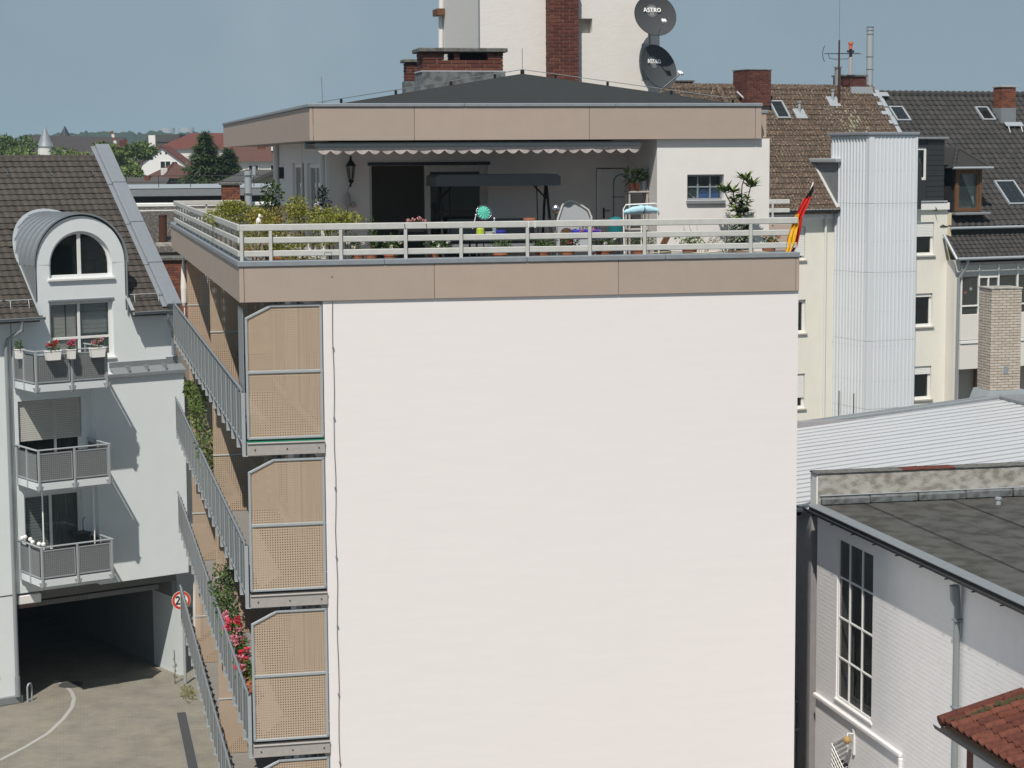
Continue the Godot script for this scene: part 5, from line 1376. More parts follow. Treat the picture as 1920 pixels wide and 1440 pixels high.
# ------------------------------------------------------------------ whitewashed hall with the flat roof
func hall() -> void:
	var h := thing("workshop_hall", "whitewashed workshop hall with tall grid window and flat felt roof", "hall")
	# west wall: local x runs along z, front face at x = 10.92
	var f := Transform3D(Basis(V(0, 0, 1), V(0, 1, 0), V(-1, 0, 0)), V(11.32, 0, 0))
	var w := MB.new(); w.xf = f
	holed(w, -3.56, -2.05, 16.0, 7.02, 0.0, 0.4, [[-2.41, 3.22, -0.5, 6.63]])
	put(w, "west_wall", M.hall_wall, h)
	put(bx(11.32, -2.05, -3.56, 24, 7.02, -3.2), "rear_wall", M.hall_wall, h)
	put(bx(11.32, -2.05, 15.6, 24, 7.02, 16), "front_wall", M.hall_wall, h); put(bx(23.6, -2.05, -3.2, 24, 7.02, 15.6), "east_wall", M.hall_wall, h)
	put(bx(11.33, 0.0, -3.1, 23.5, 0.1, 15.5), "hall_floor", M.floor_concrete, h)
	# steel grid window, 3 by 5 panes
	var win := window(h, "grid_window", -2.41, 3.22, -0.5, 6.63, 0.375, [-1.8, -1.13], [4.1, 4.95, 5.8], 0.05, M.white_paint, M.pane)
	win.transform = f
	tag(win, "tall white framed grid window")
	var cu := MB.new(); cu.xf = f
	var pr := []
	for k in 60: pr.append(Vector2(-2.4 + 1.9 * k / 59.0, 0.02 * sin(k * 1.3)))
	for k in 59: cu.quad(V(pr[k].x, 3.2, pr[k].y - 0.05), V(pr[k + 1].x, 3.2, pr[k + 1].y - 0.05), V(pr[k + 1].x, 6.6, pr[k + 1].y - 0.05), V(pr[k].x, 6.6, pr[k].y - 0.05))
	put(cu, "curtain", M.curtain, win).transform = Transform3D(f.affine_inverse())
	var sl := MB.new(); sl.xf = f
	sl.bev(-2.46, 3.16, 0.3, -0.45, 3.215, 0.43, 0.01)
	put(sl, "window_surround", M.white_paint, h)
	# band that runs along the wall and drops down
	var bd := MB.new(); bd.xf = f
	bd.bev(-3.56, 2.94, 0.395, 1.06, 3.04, 0.47, 0.02); bd.bev(0.98, 0.0, 0.39, 1.08, 2.94, 0.465, 0.02)
	put(bd, "wall_band", M.hall_wall, h)
	put(MB.new().tube([V(10.78, 6.85, 3.55), V(10.8, 6.6, 3.55), V(10.84, 6.45, 3.55), V(10.84, -2.03, 3.55)], [0.09, 0.09, 0.06, 0.06], 10), "downpipe", M.pipe_grey, h)
	for y in [6.2, 4.6, 3.0]: put(bv(10.77, y, 3.47, 10.92, y + 0.04, 3.63, 0.005), "pipe_clip", M.zinc_old, h)
	# flat roof: deck, felt strips with lapped seams, gutter
	put(bx(10.7, 7.02, -3.5, 24, 7.1, 16.1), "roof_deck", M.hall_bitumen, h)
	for i in 13:
		put(bx(10.95 + i * 1.0, 7.1 + 0.003 * (i % 2), -3.4, 10.95 + (i + 1) * 1.0 + (0.06 if i % 2 else -0.06), 7.11 + 0.006 * (i % 2), 16.0), "felt_strip", [M.hall_bitumen, M.hall_bitumen_b][i % 2], h)
		var bead := MB.new(); var bp := []
		for k in 40: bp.append(V(10.95 + (i + 1) * 1.0 + (0.06 if i % 2 else -0.06) + rng.randf_range(-0.012, 0.012), 7.112, -3.4 + k * 0.495))
		bead.tube(bp, 0.007, 5)
		put(bead, "felt_seam", M.bitumen, h)
	put(bv(10.66, 7.1, -3.5, 10.95, 7.13, 16.1, 0.008), "eave_flashing", M.zinc_old, h)
	var gm := MB.new(); var gp := []
	for k in 7: gp.append(Vector2(10.63 - 0.07 * cos(PI * k / 6), 7.06 - 0.07 * sin(PI * k / 6)))
	gm.sheet(gp, -3.5, 16.0, true)
	gm.tube([V(10.56, 7.07, -3.5), V(10.56, 7.07, 16.0)], 0.014, 6)
	put(gm, "gutter", M.dark_metal, h)
	for i in 16: put(bv(10.55, 6.98, -3.0 + i * 1.1, 10.9, 7.0, -2.97 + i * 1.1, 0.004), "gutter_bracket", M.black, h)
	# parapet at the back with tile coping and lead upstand
	put(bx(10.92, 7.1, -3.9, 24, 7.76, -3.55), "parapet", M.dirty_plaster, h)
	put(bx(10.885, 6.9, -3.9, 10.919, 7.78, -3.56), "parapet_end", M.white_paint, h)
	for i in 9: put(bv(10.97 + i * 1.1, 7.105, -3.548, 10.97 + (i + 1) * 1.1 - 0.015, 7.27 + 0.006 * i, -3.4 - 0.02 * (i % 2), 0.03), "lead_upstand", M.lead, h)
	put(bv(10.95, 7.29, -3.545, 24, 7.31, -3.52, 0.004), "flashing_bar", M.galvanised, h)
	for i in 42:
		var x := 10.86 + i * 0.245
		var b := MB.new()
		b.xf = Transform3D(Basis(Vector3.BACK, rng.randf_range(-0.02, 0.03)), V(x, 7.765, -3.72))
		b.bev(0, 0, -0.2, 0.255, 0.03, 0.2, 0.01)
		put(b, "coping_tile", M.tile_red if i in [8, 9, 10, 11, 12] else M.concrete_cap, h)
	# roof vent
	put(MB.new().tube([V(14.6, 7.1, -2.6), V(14.6, 7.22, -2.6), V(14.6, 7.23, -2.6), V(14.6, 7.27, -2.6)], [0.06, 0.06, 0.08, 0.07], 12), "roof_vent", M.galvanised, h)
	# lamp with a brass coloured globe
	var lp := thing("wall_lamp", "brass coloured globe lamp on a white bracket on the hall wall", "lamp", V(10.92, 2.62, -1.35))
	put(bv(-0.04, -0.32, -0.05, 0.0, 0.22, 0.05, 0.01), "bracket", M.white_paint, lp)
	put(MB.new().tube([V(-0.03, 0.12, 0), V(-0.15, 0.14, 0), V(-0.16, 0.08, 0)], 0.015, 6), "arm", M.white_paint, lp)
	put(MB.new().ball(V(-0.16, 0.0, 0), 0.085, 14), "globe", M.amber, lp)
	# lattice vent
	var gr := thing("lattice_grille", "white diagonal lattice grille low on the hall wall", "grille", V(10.92, 1.0, -2.1))
	for i in 20:
		for s in [-1, 1]:
			var b := MB.new()
			b.xf = Transform3D(Basis(V(0, 0, 1), V(0, 1, 0), V(-1, 0, 0)), V(-0.01 if s > 0 else -0.03, 0, 0))
			var p := -0.9 + i * 0.11
			b.prism(PackedVector2Array([Vector2(-0.4, p), Vector2(-0.4, p + 0.022), Vector2(0.4, p + 0.022 + s * 0.4), Vector2(0.4, p + s * 0.4)]), 0.0, 0.02)
			put(b, "lattice_bar", M.white_paint, gr)
	put(bx(-0.008, -0.9, -0.42, -0.001, 1.0, 0.42), "backing", M.black, gr)

func shed() -> void:
	var h := thing("metal_roofed_shed", "long shed under a pale corrugated metal roof behind the hall", "shed")
	put(bx(10.92, -2.05, -13.8, 11.2, 6.9, -3.92), "west_wall", M.shed_wall, h)
	put(bx(11.2, -2.05, -13.8, 24, 7.5, -13.5), "rear_wall", M.shed_wall, h)
	put(bx(23.7, -2.05, -13.5, 24, 7.5, -3.92), "east_wall", M.shed_wall, h)
	var a := deg_to_rad(5.5)
	# sheets: ribs run up the slope (x); profile across z
	var k := 0
	var z := -3.95
	while z > -13.6:
		var w := 0.96
		var b := MB.new()
		b.xf = Transform3D(Basis(V(0, 0, -1), V(-sin(a), cos(a), 0), V(cos(a), sin(a), 0)), V(10.7, 6.95 + 0.004 * (k % 2), z))
		var pr := []
		for i in 2:
			var x := i * 0.48
			pr.append(Vector2(x, 0)); pr.append(Vector2(x + 0.14, 0)); pr.append(Vector2(x + 0.112, 0.05)); pr.append(Vector2(x + 0.44, 0.052)); pr.append(Vector2(x + 0.475, 0.0))
		pr.append(Vector2(w, 0))
		b.sheet(pr, 0, 9.4)
		put(b, "roof_sheet", M.metal_roof, h)
		z -= w; k += 1
	var vc := MB.new()
	vc.xf = Transform3D(Basis(V(cos(a), sin(a), 0), V(-sin(a), cos(a), 0), V(0, 0, 1)), V(10.7, 6.95, 0))
	vc.bev(0, 0.02, -14.1, 9.4, 0.14, -13.7, 0.02)
	put(vc, "verge_cap", M.zinc_old, h)
	put(bx(20.05, 7.0, -14.0, 23.5, 7.9, -3.9), "upper_part", M.zinc_old, h)
	put(bv(20.0, 7.9, -14.1, 23.6, 8.0, -3.8, 0.02), "upper_roof", M.zinc_old, h)
	var gm := MB.new(); var gp := []
	for i in 7: gp.append(Vector2(10.62 - 0.08 * cos(PI * i / 6), 6.9 - 0.08 * sin(PI * i / 6)))
	gm.sheet(gp, -13.8, -3.92, true)
	put(gm, "gutter", M.dark_metal, h)
	put(bv(10.55, 6.9, -13.8, 10.95, 6.96, -3.92, 0.01), "eave_flashing", M.zinc, h)
	var ch := put(MB.new().prism(PackedVector2Array([Vector2(19.6, 7.6), Vector2(21.0, 7.6), Vector2(20.9, 8.1), Vector2(19.8, 8.1)]), -14.9, -13.9), "chimney", M.galvanised, h)
	tag(ch, "slim sand coloured brick chimney with a zinc foot")
	brickwork(ch, 19.86, -14.8, 20.75, -14.0, 8.1, 10.85, 0.22, 0.075, [M.brick_sand, M.brick_sand_b], M.mortar_sand)
	put(bv(20.25, 8.55, -14.0, 20.38, 8.75, -13.985, 0.005), "soot_door", M.zinc, ch)
	put(bv(19.84, 10.855, -14.82, 20.77, 10.9, -13.98, 0.01), "crown", M.dirty_plaster, ch)

func red_roof() -> void:
	var h := thing("red_tiled_lean_to", "lean-to roof of mossy red interlocking tiles against the hall wall", "lean-to")
	# eave along z at x = 9.44, rising to the hall wall
	var a := deg_to_rad(14.5)
	var t := Transform3D(Basis(V(0, 0, 1), V(-sin(a), cos(a), 0), V(-cos(a), -sin(a), 0)), V(9.44, 5.14, 0))
	put(bx(9.75, -2.05, 6.35, 10.90, 5.15, 6.6), "end_wall", M.brick_c, h); put(bx(9.75, -2.05, 6.6, 10.0, 5.15, 14), "west_wall", M.hall_wall, h)
	var dk := MB.new(); dk.xf = t
	dk.box(6.1, -0.12, 0, 14, -0.005, -1.5)
	put(dk, "roof_deck", M.wood, h)
	var proto := MB.new()
	# interlocking tile: flat pan with a raised roll on one side
	var pr := [Vector2(0, 0.045), Vector2(0.03, 0.06), Vector2(0.075, 0.062), Vector2(0.105, 0.03), Vector2(0.12, 0.012), Vector2(0.25, 0.012)]
	for i in pr.size() - 1:
		var p: Vector2 = pr[i]; var q: Vector2 = pr[i + 1]
		proto.quad(V(p.x, p.y + 0.025, 0), V(q.x, q.y + 0.025, 0), V(q.x, q.y, -0.42), V(p.x, p.y, -0.42))
		proto.quad(V(p.x, p.y - 0.012, 0), V(q.x, q.y - 0.012, 0), V(q.x, q.y + 0.025, 0), V(p.x, p.y + 0.025, 0))
	var me := proto.mesh()
	for j in 4:
		for i in 30:
			var q := Transform3D(Basis(Vector3.UP, rng.randf_range(-0.015, 0.015)), V(6.12 + i * 0.252, 0.0 + rng.randf_range(0, 0.006), -j * 0.36))
			put_mesh(me, "roof_tile", [M.tile_red, M.tile_red_b, M.tile_red_c][rng.randi() % 3], h, t * q)
	for i in 4:
		var b := MB.new(); b.xf = t
		b.tube([V(6.08, 0.03, 0.05 - i * 0.38), V(6.08, 0.045, 0.05 - (i + 1) * 0.38 - 0.03)], [0.1, 0.085], 10)
		put(b, "verge_tile", M.tile_red_b, h)
	for i in 26:
		var b := MB.new(); b.xf = t
		b.ball(V(6.18 + rng.randf_range(0.0, 0.16), 0.05, -rng.randf_range(0.05, 1.45)), rng.randf_range(0.03, 0.075), 8, 0.55)
		put(b, "moss_clump", M.moss_clump, h)
	var g := MB.new(); var gp := []
	for i in 7: gp.append(Vector2(9.36 - 0.07 * cos(PI * i / 6), 5.08 - 0.07 * sin(PI * i / 6)))
	g.sheet(gp, 6.05, 14, true)
	g.tube([V(9.29, 5.09, 6.05), V(9.29, 5.09, 14)], 0.012, 6)
	put(g, "gutter", M.dark_metal, h)

func gap_things() -> void:
	var g := thing("slatted_gate", "dark blue-green slatted steel gate in the narrow yard beside the hall", "gate", V(0, 0, -4.6))
	for i in 14: put(bv(9.25 + i * 0.12, -2.0, -0.03, 9.31 + i * 0.12, 3.35 - 0.06 * i, 0.0, 0.006), "gate_slat", M.pipe_grey, g)
	for y in [0.4, 1.9]: put(bv(9.2, y, 0.0, 10.92, y + 0.06, 0.04, 0.008), "gate_rail", M.pipe_grey, g)
	var p := MB.new(); p.tube([V(9.2, 3.42, 0.0), V(10.9, 2.55, 0.0)], 0.03, 8)
	put(p, "gate_top", M.pipe_grey, g)
	var c := thing("corrugated_canopy", "small dark corrugated canopy in the gap beside the hall", "canopy", V(0, 0, -7.0))
	var pr := []
	for i in 30: pr.append(Vector2(9.12 + i * 0.06, 0.02 * (i % 2)))
	var s := MB.new(); s.xf = Transform3D(Basis(Vector3.RIGHT, 0.5), V(0, 4.3, 0))
	s.sheet(pr, -0.8, 0.9)
	put(s, "corrugated_sheet", M.zinc_old, c)
	var s2 := MB.new(); s2.xf = Transform3D(Basis(Vector3.RIGHT, 0.5), V(0, 4.95, -0.6))
	s2.sheet(pr, -0.8, 0.6)
	put(s2, "corrugated_sheet", M.dark_metal, c)
	put(bv(9.15, -2.05, -1.2, 10.9, 4.0, -1.1, 0.01), "rear_board", M.dark_metal, c)
	var b := thing("vent_box", "grey metal ventilation box standing in the gap by the hall corner", "vent box", V(0, 0, -5.6))
	put(bv(10.3, 5.1, -0.6, 10.88, 5.75, 0.0, 0.02), "casing", M.galvanised, b)
	for i in 5: put(bv(10.36, 5.18 + i * 0.11, 0.0, 10.82, 5.22 + i * 0.11, 0.02, 0.004), "louvre", M.zinc_old, b)
	put(MB.new().tube([V(10.15, 5.0, -0.3), V(10.15, 6.0, -0.3)], 0.09, 10), "duct", M.dark_metal, b)
	put(bx(10.0, 4.95, -0.7, 10.91, 5.1, 0.1), "shelf", M.floor_concrete, b)

# ------------------------------------------------------------------ plants
func pot(parent: Node, r: float, h: float, m: Material, at := Vector3.ZERO) -> void:
	put(MB.new().lathe([Vector2(0.001, 0), Vector2(r * 0.72, 0), Vector2(r * 0.95, h * 0.82), Vector2(r, h * 0.82), Vector2(r, h), Vector2(r * 0.9, h), Vector2(r * 0.86, h * 0.88), Vector2(0.001, h * 0.88)], 16, at), "pot", m, parent)

func shrub(called: String, label: String, category: String, at: Vector3, potr: float, poth: float, pm: Material, blobs: Array, leaf: float, n: int, c0: Color, c1: Color, slim := 0.5) -> Node3D:
	var o := thing(called, label, category, at)
	pot(o, potr, poth, pm)
	var st := MB.new(); var fo := MB.new()
	for b in blobs:
		var c: Vector3 = b[0]
		st.tube([V(0, poth * 0.8, 0), V(c.x * 0.4, lerpf(poth, c.y, 0.5), c.z * 0.4), c], [0.014, 0.01, 0.004], 5)
		leaves(fo, c, b[1], n, leaf, c0, c1, slim)
	put(st, "stem", M.bark, o)
	put(fo, "foliage", M.leaf, o)
	return o

func bloom(parent: Node, spots: Array, r: float, col: Color, col2: Color) -> void:
	for s in spots:
		var b := MB.new()
		leaves(b, s, V(r, r * 0.75, r), 46, r * 0.75, col, col2, 0.8, 0.6)
		put(b, "flower_head", M.petal, parent)

func terrace_things() -> void:
	var F := 12.2
	var y0 := Color(0.12, 0.145, 0.025); var y1 := Color(0.31, 0.315, 0.05)
	var g0 := Color(0.035, 0.075, 0.02); var g1 := Color(0.09, 0.15, 0.035)
	# yellow-green maples at the corner of the terrace
	shrub("maple_shrub", "broad yellow-green maple shrub leaning over the side railing", "shrub", V(-1.0, F, -6.0), 0.24, 0.4, M.terracotta, [[V(-0.3, 1.08, 0), V(0.42, 0.2, 0.4)], [V(0.15, 1.15, 0.1), V(0.45, 0.17, 0.4)], [V(-0.1, 1.3, 0), V(0.3, 0.12, 0.3)], [V(0.5, 1.0, 0.2), V(0.3, 0.16, 0.3)]], 0.07, 800, y0, y1, 0.35)
	shrub("maple_shrub", "low maple shrub spilling between the corner railing boards", "shrub", V(-1.0, F, -2.4), 0.2, 0.32, M.terracotta, [[V(-0.15, 0.72, 0.1), V(0.25, 0.3, 0.25)], [V(0.25, 0.9, 0), V(0.4, 0.18, 0.3)], [V(0.5, 0.6, 0.4), V(0.35, 0.2, 0.25)]], 0.065, 520, y0 * 0.8, y1 * 0.8, 0.35)
	shrub("maple_shrub", "reddish tinged maple shrub below the dark rose", "shrub", V(-0.3, F, -4.4), 0.22, 0.36, M.terracotta, [[V(-0.3, 1.1, 0), V(0.4, 0.2, 0.3)], [V(0.25, 1.22, 0), V(0.38, 0.16, 0.3)], [V(0, 0.85, 0.2), V(0.5, 0.2, 0.3)]], 0.065, 620, Color(0.13, 0.11, 0.02), Color(0.30, 0.25, 0.05), 0.35)
	shrub("maple_shrub", "tall slim maple shrub in front of the glazed terrace doors", "shrub", V(-0.05, F, -2.6), 0.2, 0.36, M.terracotta, [[V(-0.1, 1.38, 0), V(0.22, 0.2, 0.2)], [V(0.02, 1.1, 0), V(0.3, 0.2, 0.25)]], 0.06, 520, y0, y1, 0.35)
	shrub("maple_shrub", "spreading maple shrub against the loggia corner", "shrub", V(0.42, F, -2.2), 0.22, 0.36, M.terracotta, [[V(-0.05, 1.18, 0), V(0.42, 0.2, 0.35)], [V(0.3, 1.12, 0.1), V(0.4, 0.14, 0.3)], [V(0, 1.02, 0.2), V(0.5, 0.14, 0.3)]], 0.065, 800, y0, y1, 0.35)
	shrub("maple_shrub", "low golden maple shrub behind the second railing post", "shrub", V(-0.3, F, -0.75), 0.18, 0.3, M.terracotta, [[V(-0.25, 0.7, 0), V(0.35, 0.14, 0.2)], [V(0.35, 0.78, 0), V(0.45, 0.12, 0.2)], [V(0.0, 0.5, 0.1), V(0.4, 0.12, 0.2)]], 0.06, 560, y0 * 0.85, y1 * 0.8, 0.35)
	var rose := shrub("rose_bush", "dark green climbing rose beside the white downpipe", "rose", V(-0.1, F, -8.0), 0.2, 0.4, M.black, [[V(0, 1.5, 0), V(0.25, 0.3, 0.25)], [V(-0.05, 1.1, 0), V(0.28, 0.25, 0.25)], [V(0.05, 0.8, 0), V(0.3, 0.2, 0.25)]], 0.08, 260, g0 * 0.8, g1 * 0.7, 0.6)
	bloom(rose, [V(0.1, 0.98, 0.25)], 0.05, Color(0.5, 0.03, 0.02), Color(0.7, 0.08, 0.05))
	# grey figure among the shrubs
	var fg := thing("garden_figure", "small white stone bird figure on a post between the maples", "garden figure", V(-0.86, F, -2.9))
	fg.scale = V(0.72, 0.95, 0.72)
	put(MB.new().lathe([Vector2(0.09, 0), Vector2(0.06, 0.1), Vector2(0.035, 0.3), Vector2(0.03, 0.95), Vector2(0.09, 1.0), Vector2(0.001, 1.02)], 12), "post", M.soffit, fg)
	put(MB.new().ball(V(0, 1.12, 0), 0.075, 12, 1.4), "body", M.white_plastic, fg); put(MB.new().ball(V(0.03, 1.25, 0.02), 0.045, 10), "head", M.white_plastic, fg)
	put(MB.new().tube([V(0.06, 1.25, 0.03), V(0.13, 1.23, 0.05)], [0.018, 0.003], 6), "beak", M.soffit, fg)
	# hanging petunias by the loggia corner
	var pt := thing("hanging_petunias", "dark hanging pot of pale lilac petunias at the loggia corner", "flower pot", V(0.54, 13.35, -4.1))
	pot(pt, 0.15, 0.24, M.black)
	var pf := MB.new()
	leaves(pf, V(0, 0.26, 0), V(0.17, 0.13, 0.17), 160, 0.06, g0, g1); put(pf, "foliage", M.leaf, pt)
	bloom(pt, [V(-0.1, 0.2, 0.1), V(0.05, 0.26, 0.12), V(0.12, 0.16, 0.1), V(-0.02, 0.12, 0.15)], 0.07, Color(0.45, 0.42, 0.55), Color(0.6, 0.58, 0.68))
	var fz := MB.new()
	leaves(fz, V(0, 0.48, 0), V(0.09, 0.1, 0.09), 80, 0.06, g0 * 0.6, g1 * 0.6); put(fz, "upper_foliage", M.leaf, pt)
	put(MB.new().tube([V(0, 0.2, 0), V(0, 0.5, 0), V(0.12, 0.52, -0.55)], 0.008, 5), "hanger", M.black, pt)
	# small plants along the parapet, left of the table
	var lows := [["terracotta pot of pale roses under the lantern", 0.75, -0.6, 0.12, 0.2, [V(-0.1, 0.42, 0), V(0.14, 0.3, 0.12)], Color(0.8, 0.72, 0.62)],
		["terracotta pot with a tall thin seedling under the lantern", 1.0, -0.7, 0.11, 0.2, [V(0, 0.62, 0), V(0.06, 0.36, 0.06)], Color(0, 0, 0)],
		["terracotta pot of cream flowers before the open dark doorway", 1.35, -0.6, 0.12, 0.18, [V(0.0, 0.42, 0), V(0.16, 0.18, 0.14)], Color(0.75, 0.68, 0.55)],
		["pot of small white daisies before the glass door", 2.15, -0.6, 0.13, 0.2, [V(0.1, 0.42, 0), V(0.24, 0.13, 0.14)], Color(0.8, 0.8, 0.75)],
		["green plant in a flat terracotta tray below the round bowl", 3.45, -0.6, 0.15, 0.16, [V(0, 0.36, 0), V(0.24, 0.15, 0.16)], Color(0, 0, 0)],
		["clipped green plant in a terracotta pot past the bowl", 4.25, -0.55, 0.16, 0.2, [V(0, 0.4, 0), V(0.2, 0.14, 0.16)], Color(0, 0, 0)],
		["terracotta pot of reddish plants by the pink flower pot", 4.75, -0.6, 0.13, 0.2, [V(0, 0.45, 0), V(0.2, 0.16, 0.14)], Color(0.4, 0.08, 0.1)],
		["terracotta pot of white geraniums under the clothes airer", 5.45, -0.6, 0.17, 0.2, [V(0, 0.42, 0), V(0.28, 0.14, 0.16)], Color(0.8, 0.78, 0.75)],
		["leafy green plant right behind the clothes airer legs", 6.15, -0.75, 0.15, 0.2, [V(0.05, 0.42, 0), V(0.3, 0.16, 0.16)], Color(0, 0, 0)],
		["bright green fern below the barred window", 7.15, -0.75, 0.15, 0.2, [V(0, 0.44, 0), V(0.32, 0.12, 0.18)], Color(0, 0, 0)],
		["orange flowering pot at the foot of the rubber plant", 8.75, -0.7, 0.14, 0.22, [V(0.0, 0.42, 0), V(0.16, 0.1, 0.14)], Color(0.6, 0.2, 0.12)]]
	var pb := thing("plant_bench", "low weathered plank bench carrying flower pots behind the railing", "bench", V(0, F, -0.68))
	for i in 3: put(bv(0.5, 0.26, -0.21 + i * 0.14, 9.0, 0.29, -0.08 + i * 0.14, 0.006), "plank", M.soffit, pb)
	for x in [0.7, 2.7, 4.7, 6.7, 8.7]: put(bv(x, 0, -0.18, x + 0.05, 0.26, 0.18, 0.006), "leg", M.soffit, pb)
	for l in lows:
		var col: Color = l[6]
		var bright: float = 1.6 if l[0].begins_with("bright") else 1.0
		var o := shrub("potted_plant", l[0], "potted plant", V(l[1], F + 0.29, -0.68), l[3], l[4] + 0.06, M.terracotta, [[l[5][0], l[5][1]], [l[5][0] * V(1, 0.8, 1) + V(0.05, 0, 0.02), l[5][1] * 0.8]], 0.05, 170, g0 * bright, g1 * bright, 0.55)
		if col.r > 0: bloom(o, [l[5][0] + V(0.08, 0.1, 0.08), l[5][0] + V(-0.1, 0.05, 0.1), l[5][0] + V(0.0, -0.05, 0.12), l[5][0] + V(0.18, 0.02, 0.06)], 0.035, col, col * 0.8)
	# boxes hung on the railing
	var tr := thing("flower_trough", "dark trough of pink geraniums on the railing before the open doorway", "flower box", V(1.72, 13.05, -0.28))
	put(bv(-0.26, 0, -0.1, 0.26, 0.17, 0.1, 0.02), "trough", M.black, tr)
	var tf := MB.new(); leaves(tf, V(0, 0.22, 0), V(0.24, 0.09, 0.1), 180, 0.05, g0, g1); put(tf, "foliage", M.leaf, tr)
	bloom(tr, [V(0.0, 0.3, 0), V(0.12, 0.33, 0.02), V(0.2, 0.28, 0.03), V(-0.08, 0.29, 0.05)], 0.04, Color(0.5, 0.2, 0.22), Color(0.7, 0.35, 0.36))
	put(MB.new().tube([V(-0.2, 0.1, 0.1), V(-0.2, 0.27, 0.22), V(-0.2, 0.2, 0.3)], 0.008, 5), "hook", M.dark_metal, tr)
	put(MB.new().tube([V(0.2, 0.1, 0.1), V(0.2, 0.27, 0.22), V(0.2, 0.2, 0.3)], 0.008, 5), "hook", M.dark_metal, tr)
	var bb := thing("flower_box", "blue flower box with tiny pink blossoms hung inside the railing", "flower box", V(5.05, 12.95, -0.45))
	put(bv(-0.27, 0, -0.1, 0.27, 0.18, 0.1, 0.02), "trough", M.cobalt, bb)
	var bf := MB.new(); leaves(bf, V(0, 0.18, 0.05), V(0.26, 0.06, 0.1), 120, 0.04, g0 * 0.7, g1 * 0.7); put(bf, "foliage", M.leaf, bb)
	bloom(bb, [V(0.1, 0.17, 0.12), V(-0.12, 0.16, 0.12), V(0.22, 0.15, 0.12), V(0.28, 0.32, 0.1)], 0.03, Color(0.6, 0.1, 0.35), Color(0.7, 0.3, 0.5))
	# table with things on it
	var tb := thing("garden_table", "low dark garden table behind the railing posts", "table", V(3.75, F, -1.9))
	put(MB.new().bev(-0.65, 0.68, -0.4, 0.65, 0.72, 0.4, 0.01), "table_top", M.dark_metal, tb)
	for q in [[-0.58, -0.34], [0.58, -0.34], [-0.58, 0.34], [0.58, 0.34]]: put(MB.new().tube([V(q[0], 0, q[1]), V(q[0], 0.68, q[1])], 0.02, 6), "leg", M.dark_metal, tb)
	var ti := thing("lime_tin", "lime green tin on the garden table", "tin", V(3.28, 12.921, -1.75))
	put(MB.new().lathe([Vector2(0.001, 0), Vector2(0.09, 0), Vector2(0.075, 0.2), Vector2(0.06, 0.22), Vector2(0.001, 0.22)], 14), "tin", M.lime, ti)
	var wb := thing("white_bowl", "white plastic bowl on the garden table", "bowl", V(3.46, 12.921, -1.7))
	put(MB.new().lathe([Vector2(0.001, 0.0), Vector2(0.07, 0.0), Vector2(0.1, 0.13), Vector2(0.11, 0.14), Vector2(0.095, 0.13), Vector2(0.065, 0.012), Vector2(0.001, 0.012)], 18), "bowl", M.white_plastic, wb)
	var cp := thing("cobalt_pot", "cobalt blue pot between the white bowl and the bottle", "flower pot", V(3.68, 12.921, -1.72))
	pot(cp, 0.1, 0.17, M.cobalt)
	var bt := thing("water_bottle", "clear plastic water bottle beside the green lampshade", "bottle", V(3.6, 12.921, -1.95))
	put(MB.new().lathe([Vector2(0.001, 0), Vector2(0.04, 0), Vector2(0.04, 0.27), Vector2(0.015, 0.36), Vector2(0.015, 0.39)], 14), "bottle", M.bottle, bt)
	put(MB.new().lathe([Vector2(0.018, 0.38), Vector2(0.018, 0.41), Vector2(0.001, 0.41)], 10), "cap", M.white_plastic, bt)
	var fn := thing("green_fan_ornament", "mint green pleated round ornament on a wire stake above the table", "ornament", V(3.47, F, -2.35))
	put(MB.new().tube([V(0, 0, 0), V(0, 1.05, 0), V(0.0, 1.2, 0)], 0.012, 6), "stake", M.dark_metal, fn)
	var disc := MB.new(); disc.xf = Transform3D(Basis(Vector3.UP, 0.35) * Basis(Vector3.RIGHT, 1.2) * Basis(Vector3.BACK, 0.3), V(0, 1.22, 0.03))
	for k in 24:
		var a := TAU * k / 24; var b := TAU * (k + 1) / 24
		var ha := 0.012 if k % 2 else -0.012
		disc.tri(V(0, 0.03, 0), V(cos(a) * 0.13, ha, -sin(a) * 0.13), V(cos(b) * 0.13, -ha, -sin(b) * 0.13)); disc.tri(V(0, 0.01, 0), V(cos(b) * 0.13, -ha - 0.01, -sin(b) * 0.13), V(cos(a) * 0.13, ha - 0.01, -sin(a) * 0.13))
	put(disc, "pleated_disc", M.green_enamel, fn)
	var rim := MB.new(); rim.xf = disc.xf; var rp := []
	for k in 25: rp.append(V(cos(TAU * k / 24) * 0.15, 0.0, -sin(TAU * k / 24) * 0.15))
	rim.tube(rp, 0.006, 5, false); put(rim, "rim", M.steel, fn)
	put(MB.new().tube([V(-0.22, 0.9, 0), V(-0.15, 1.16, 0)], 0.01, 5), "handle", M.white_plastic, fn); put(MB.new().ball(V(-0.15, 1.17, 0), 0.022, 8), "knob", M.white_plastic, fn)
	var tc := thing("terracotta_bowl", "round terracotta bowl set on top of the railing", "flower pot", V(3.9, 13.28, -0.2))
	put(MB.new().lathe([Vector2(0.001, 0), Vector2(0.09, 0), Vector2(0.105, 0.05), Vector2(0.12, 0.05), Vector2(0.12, 0.085), Vector2(0.1, 0.085), Vector2(0.09, 0.06), Vector2(0.001, 0.06)], 20), "bowl", M.terracotta, tc)
	for x in [-0.06, 0.06]: put(bv(x - 0.008, -0.09, 0.1, x + 0.008, 0.04, 0.19, 0.002), "clip", M.white_plastic, tc)
	var cc := thing("garden_globe", "mirrored garden globe on a thin stake before the lounge chair", "globe", V(4.79, F, -1.8))
	put(MB.new().tube([V(0, 0, 0), V(0, 1.2, 0)], 0.012, 6), "stake", M.dark_metal, cc); put(MB.new().ball(V(0, 1.29, 0), 0.09, 20), "globe", M.steel, cc)
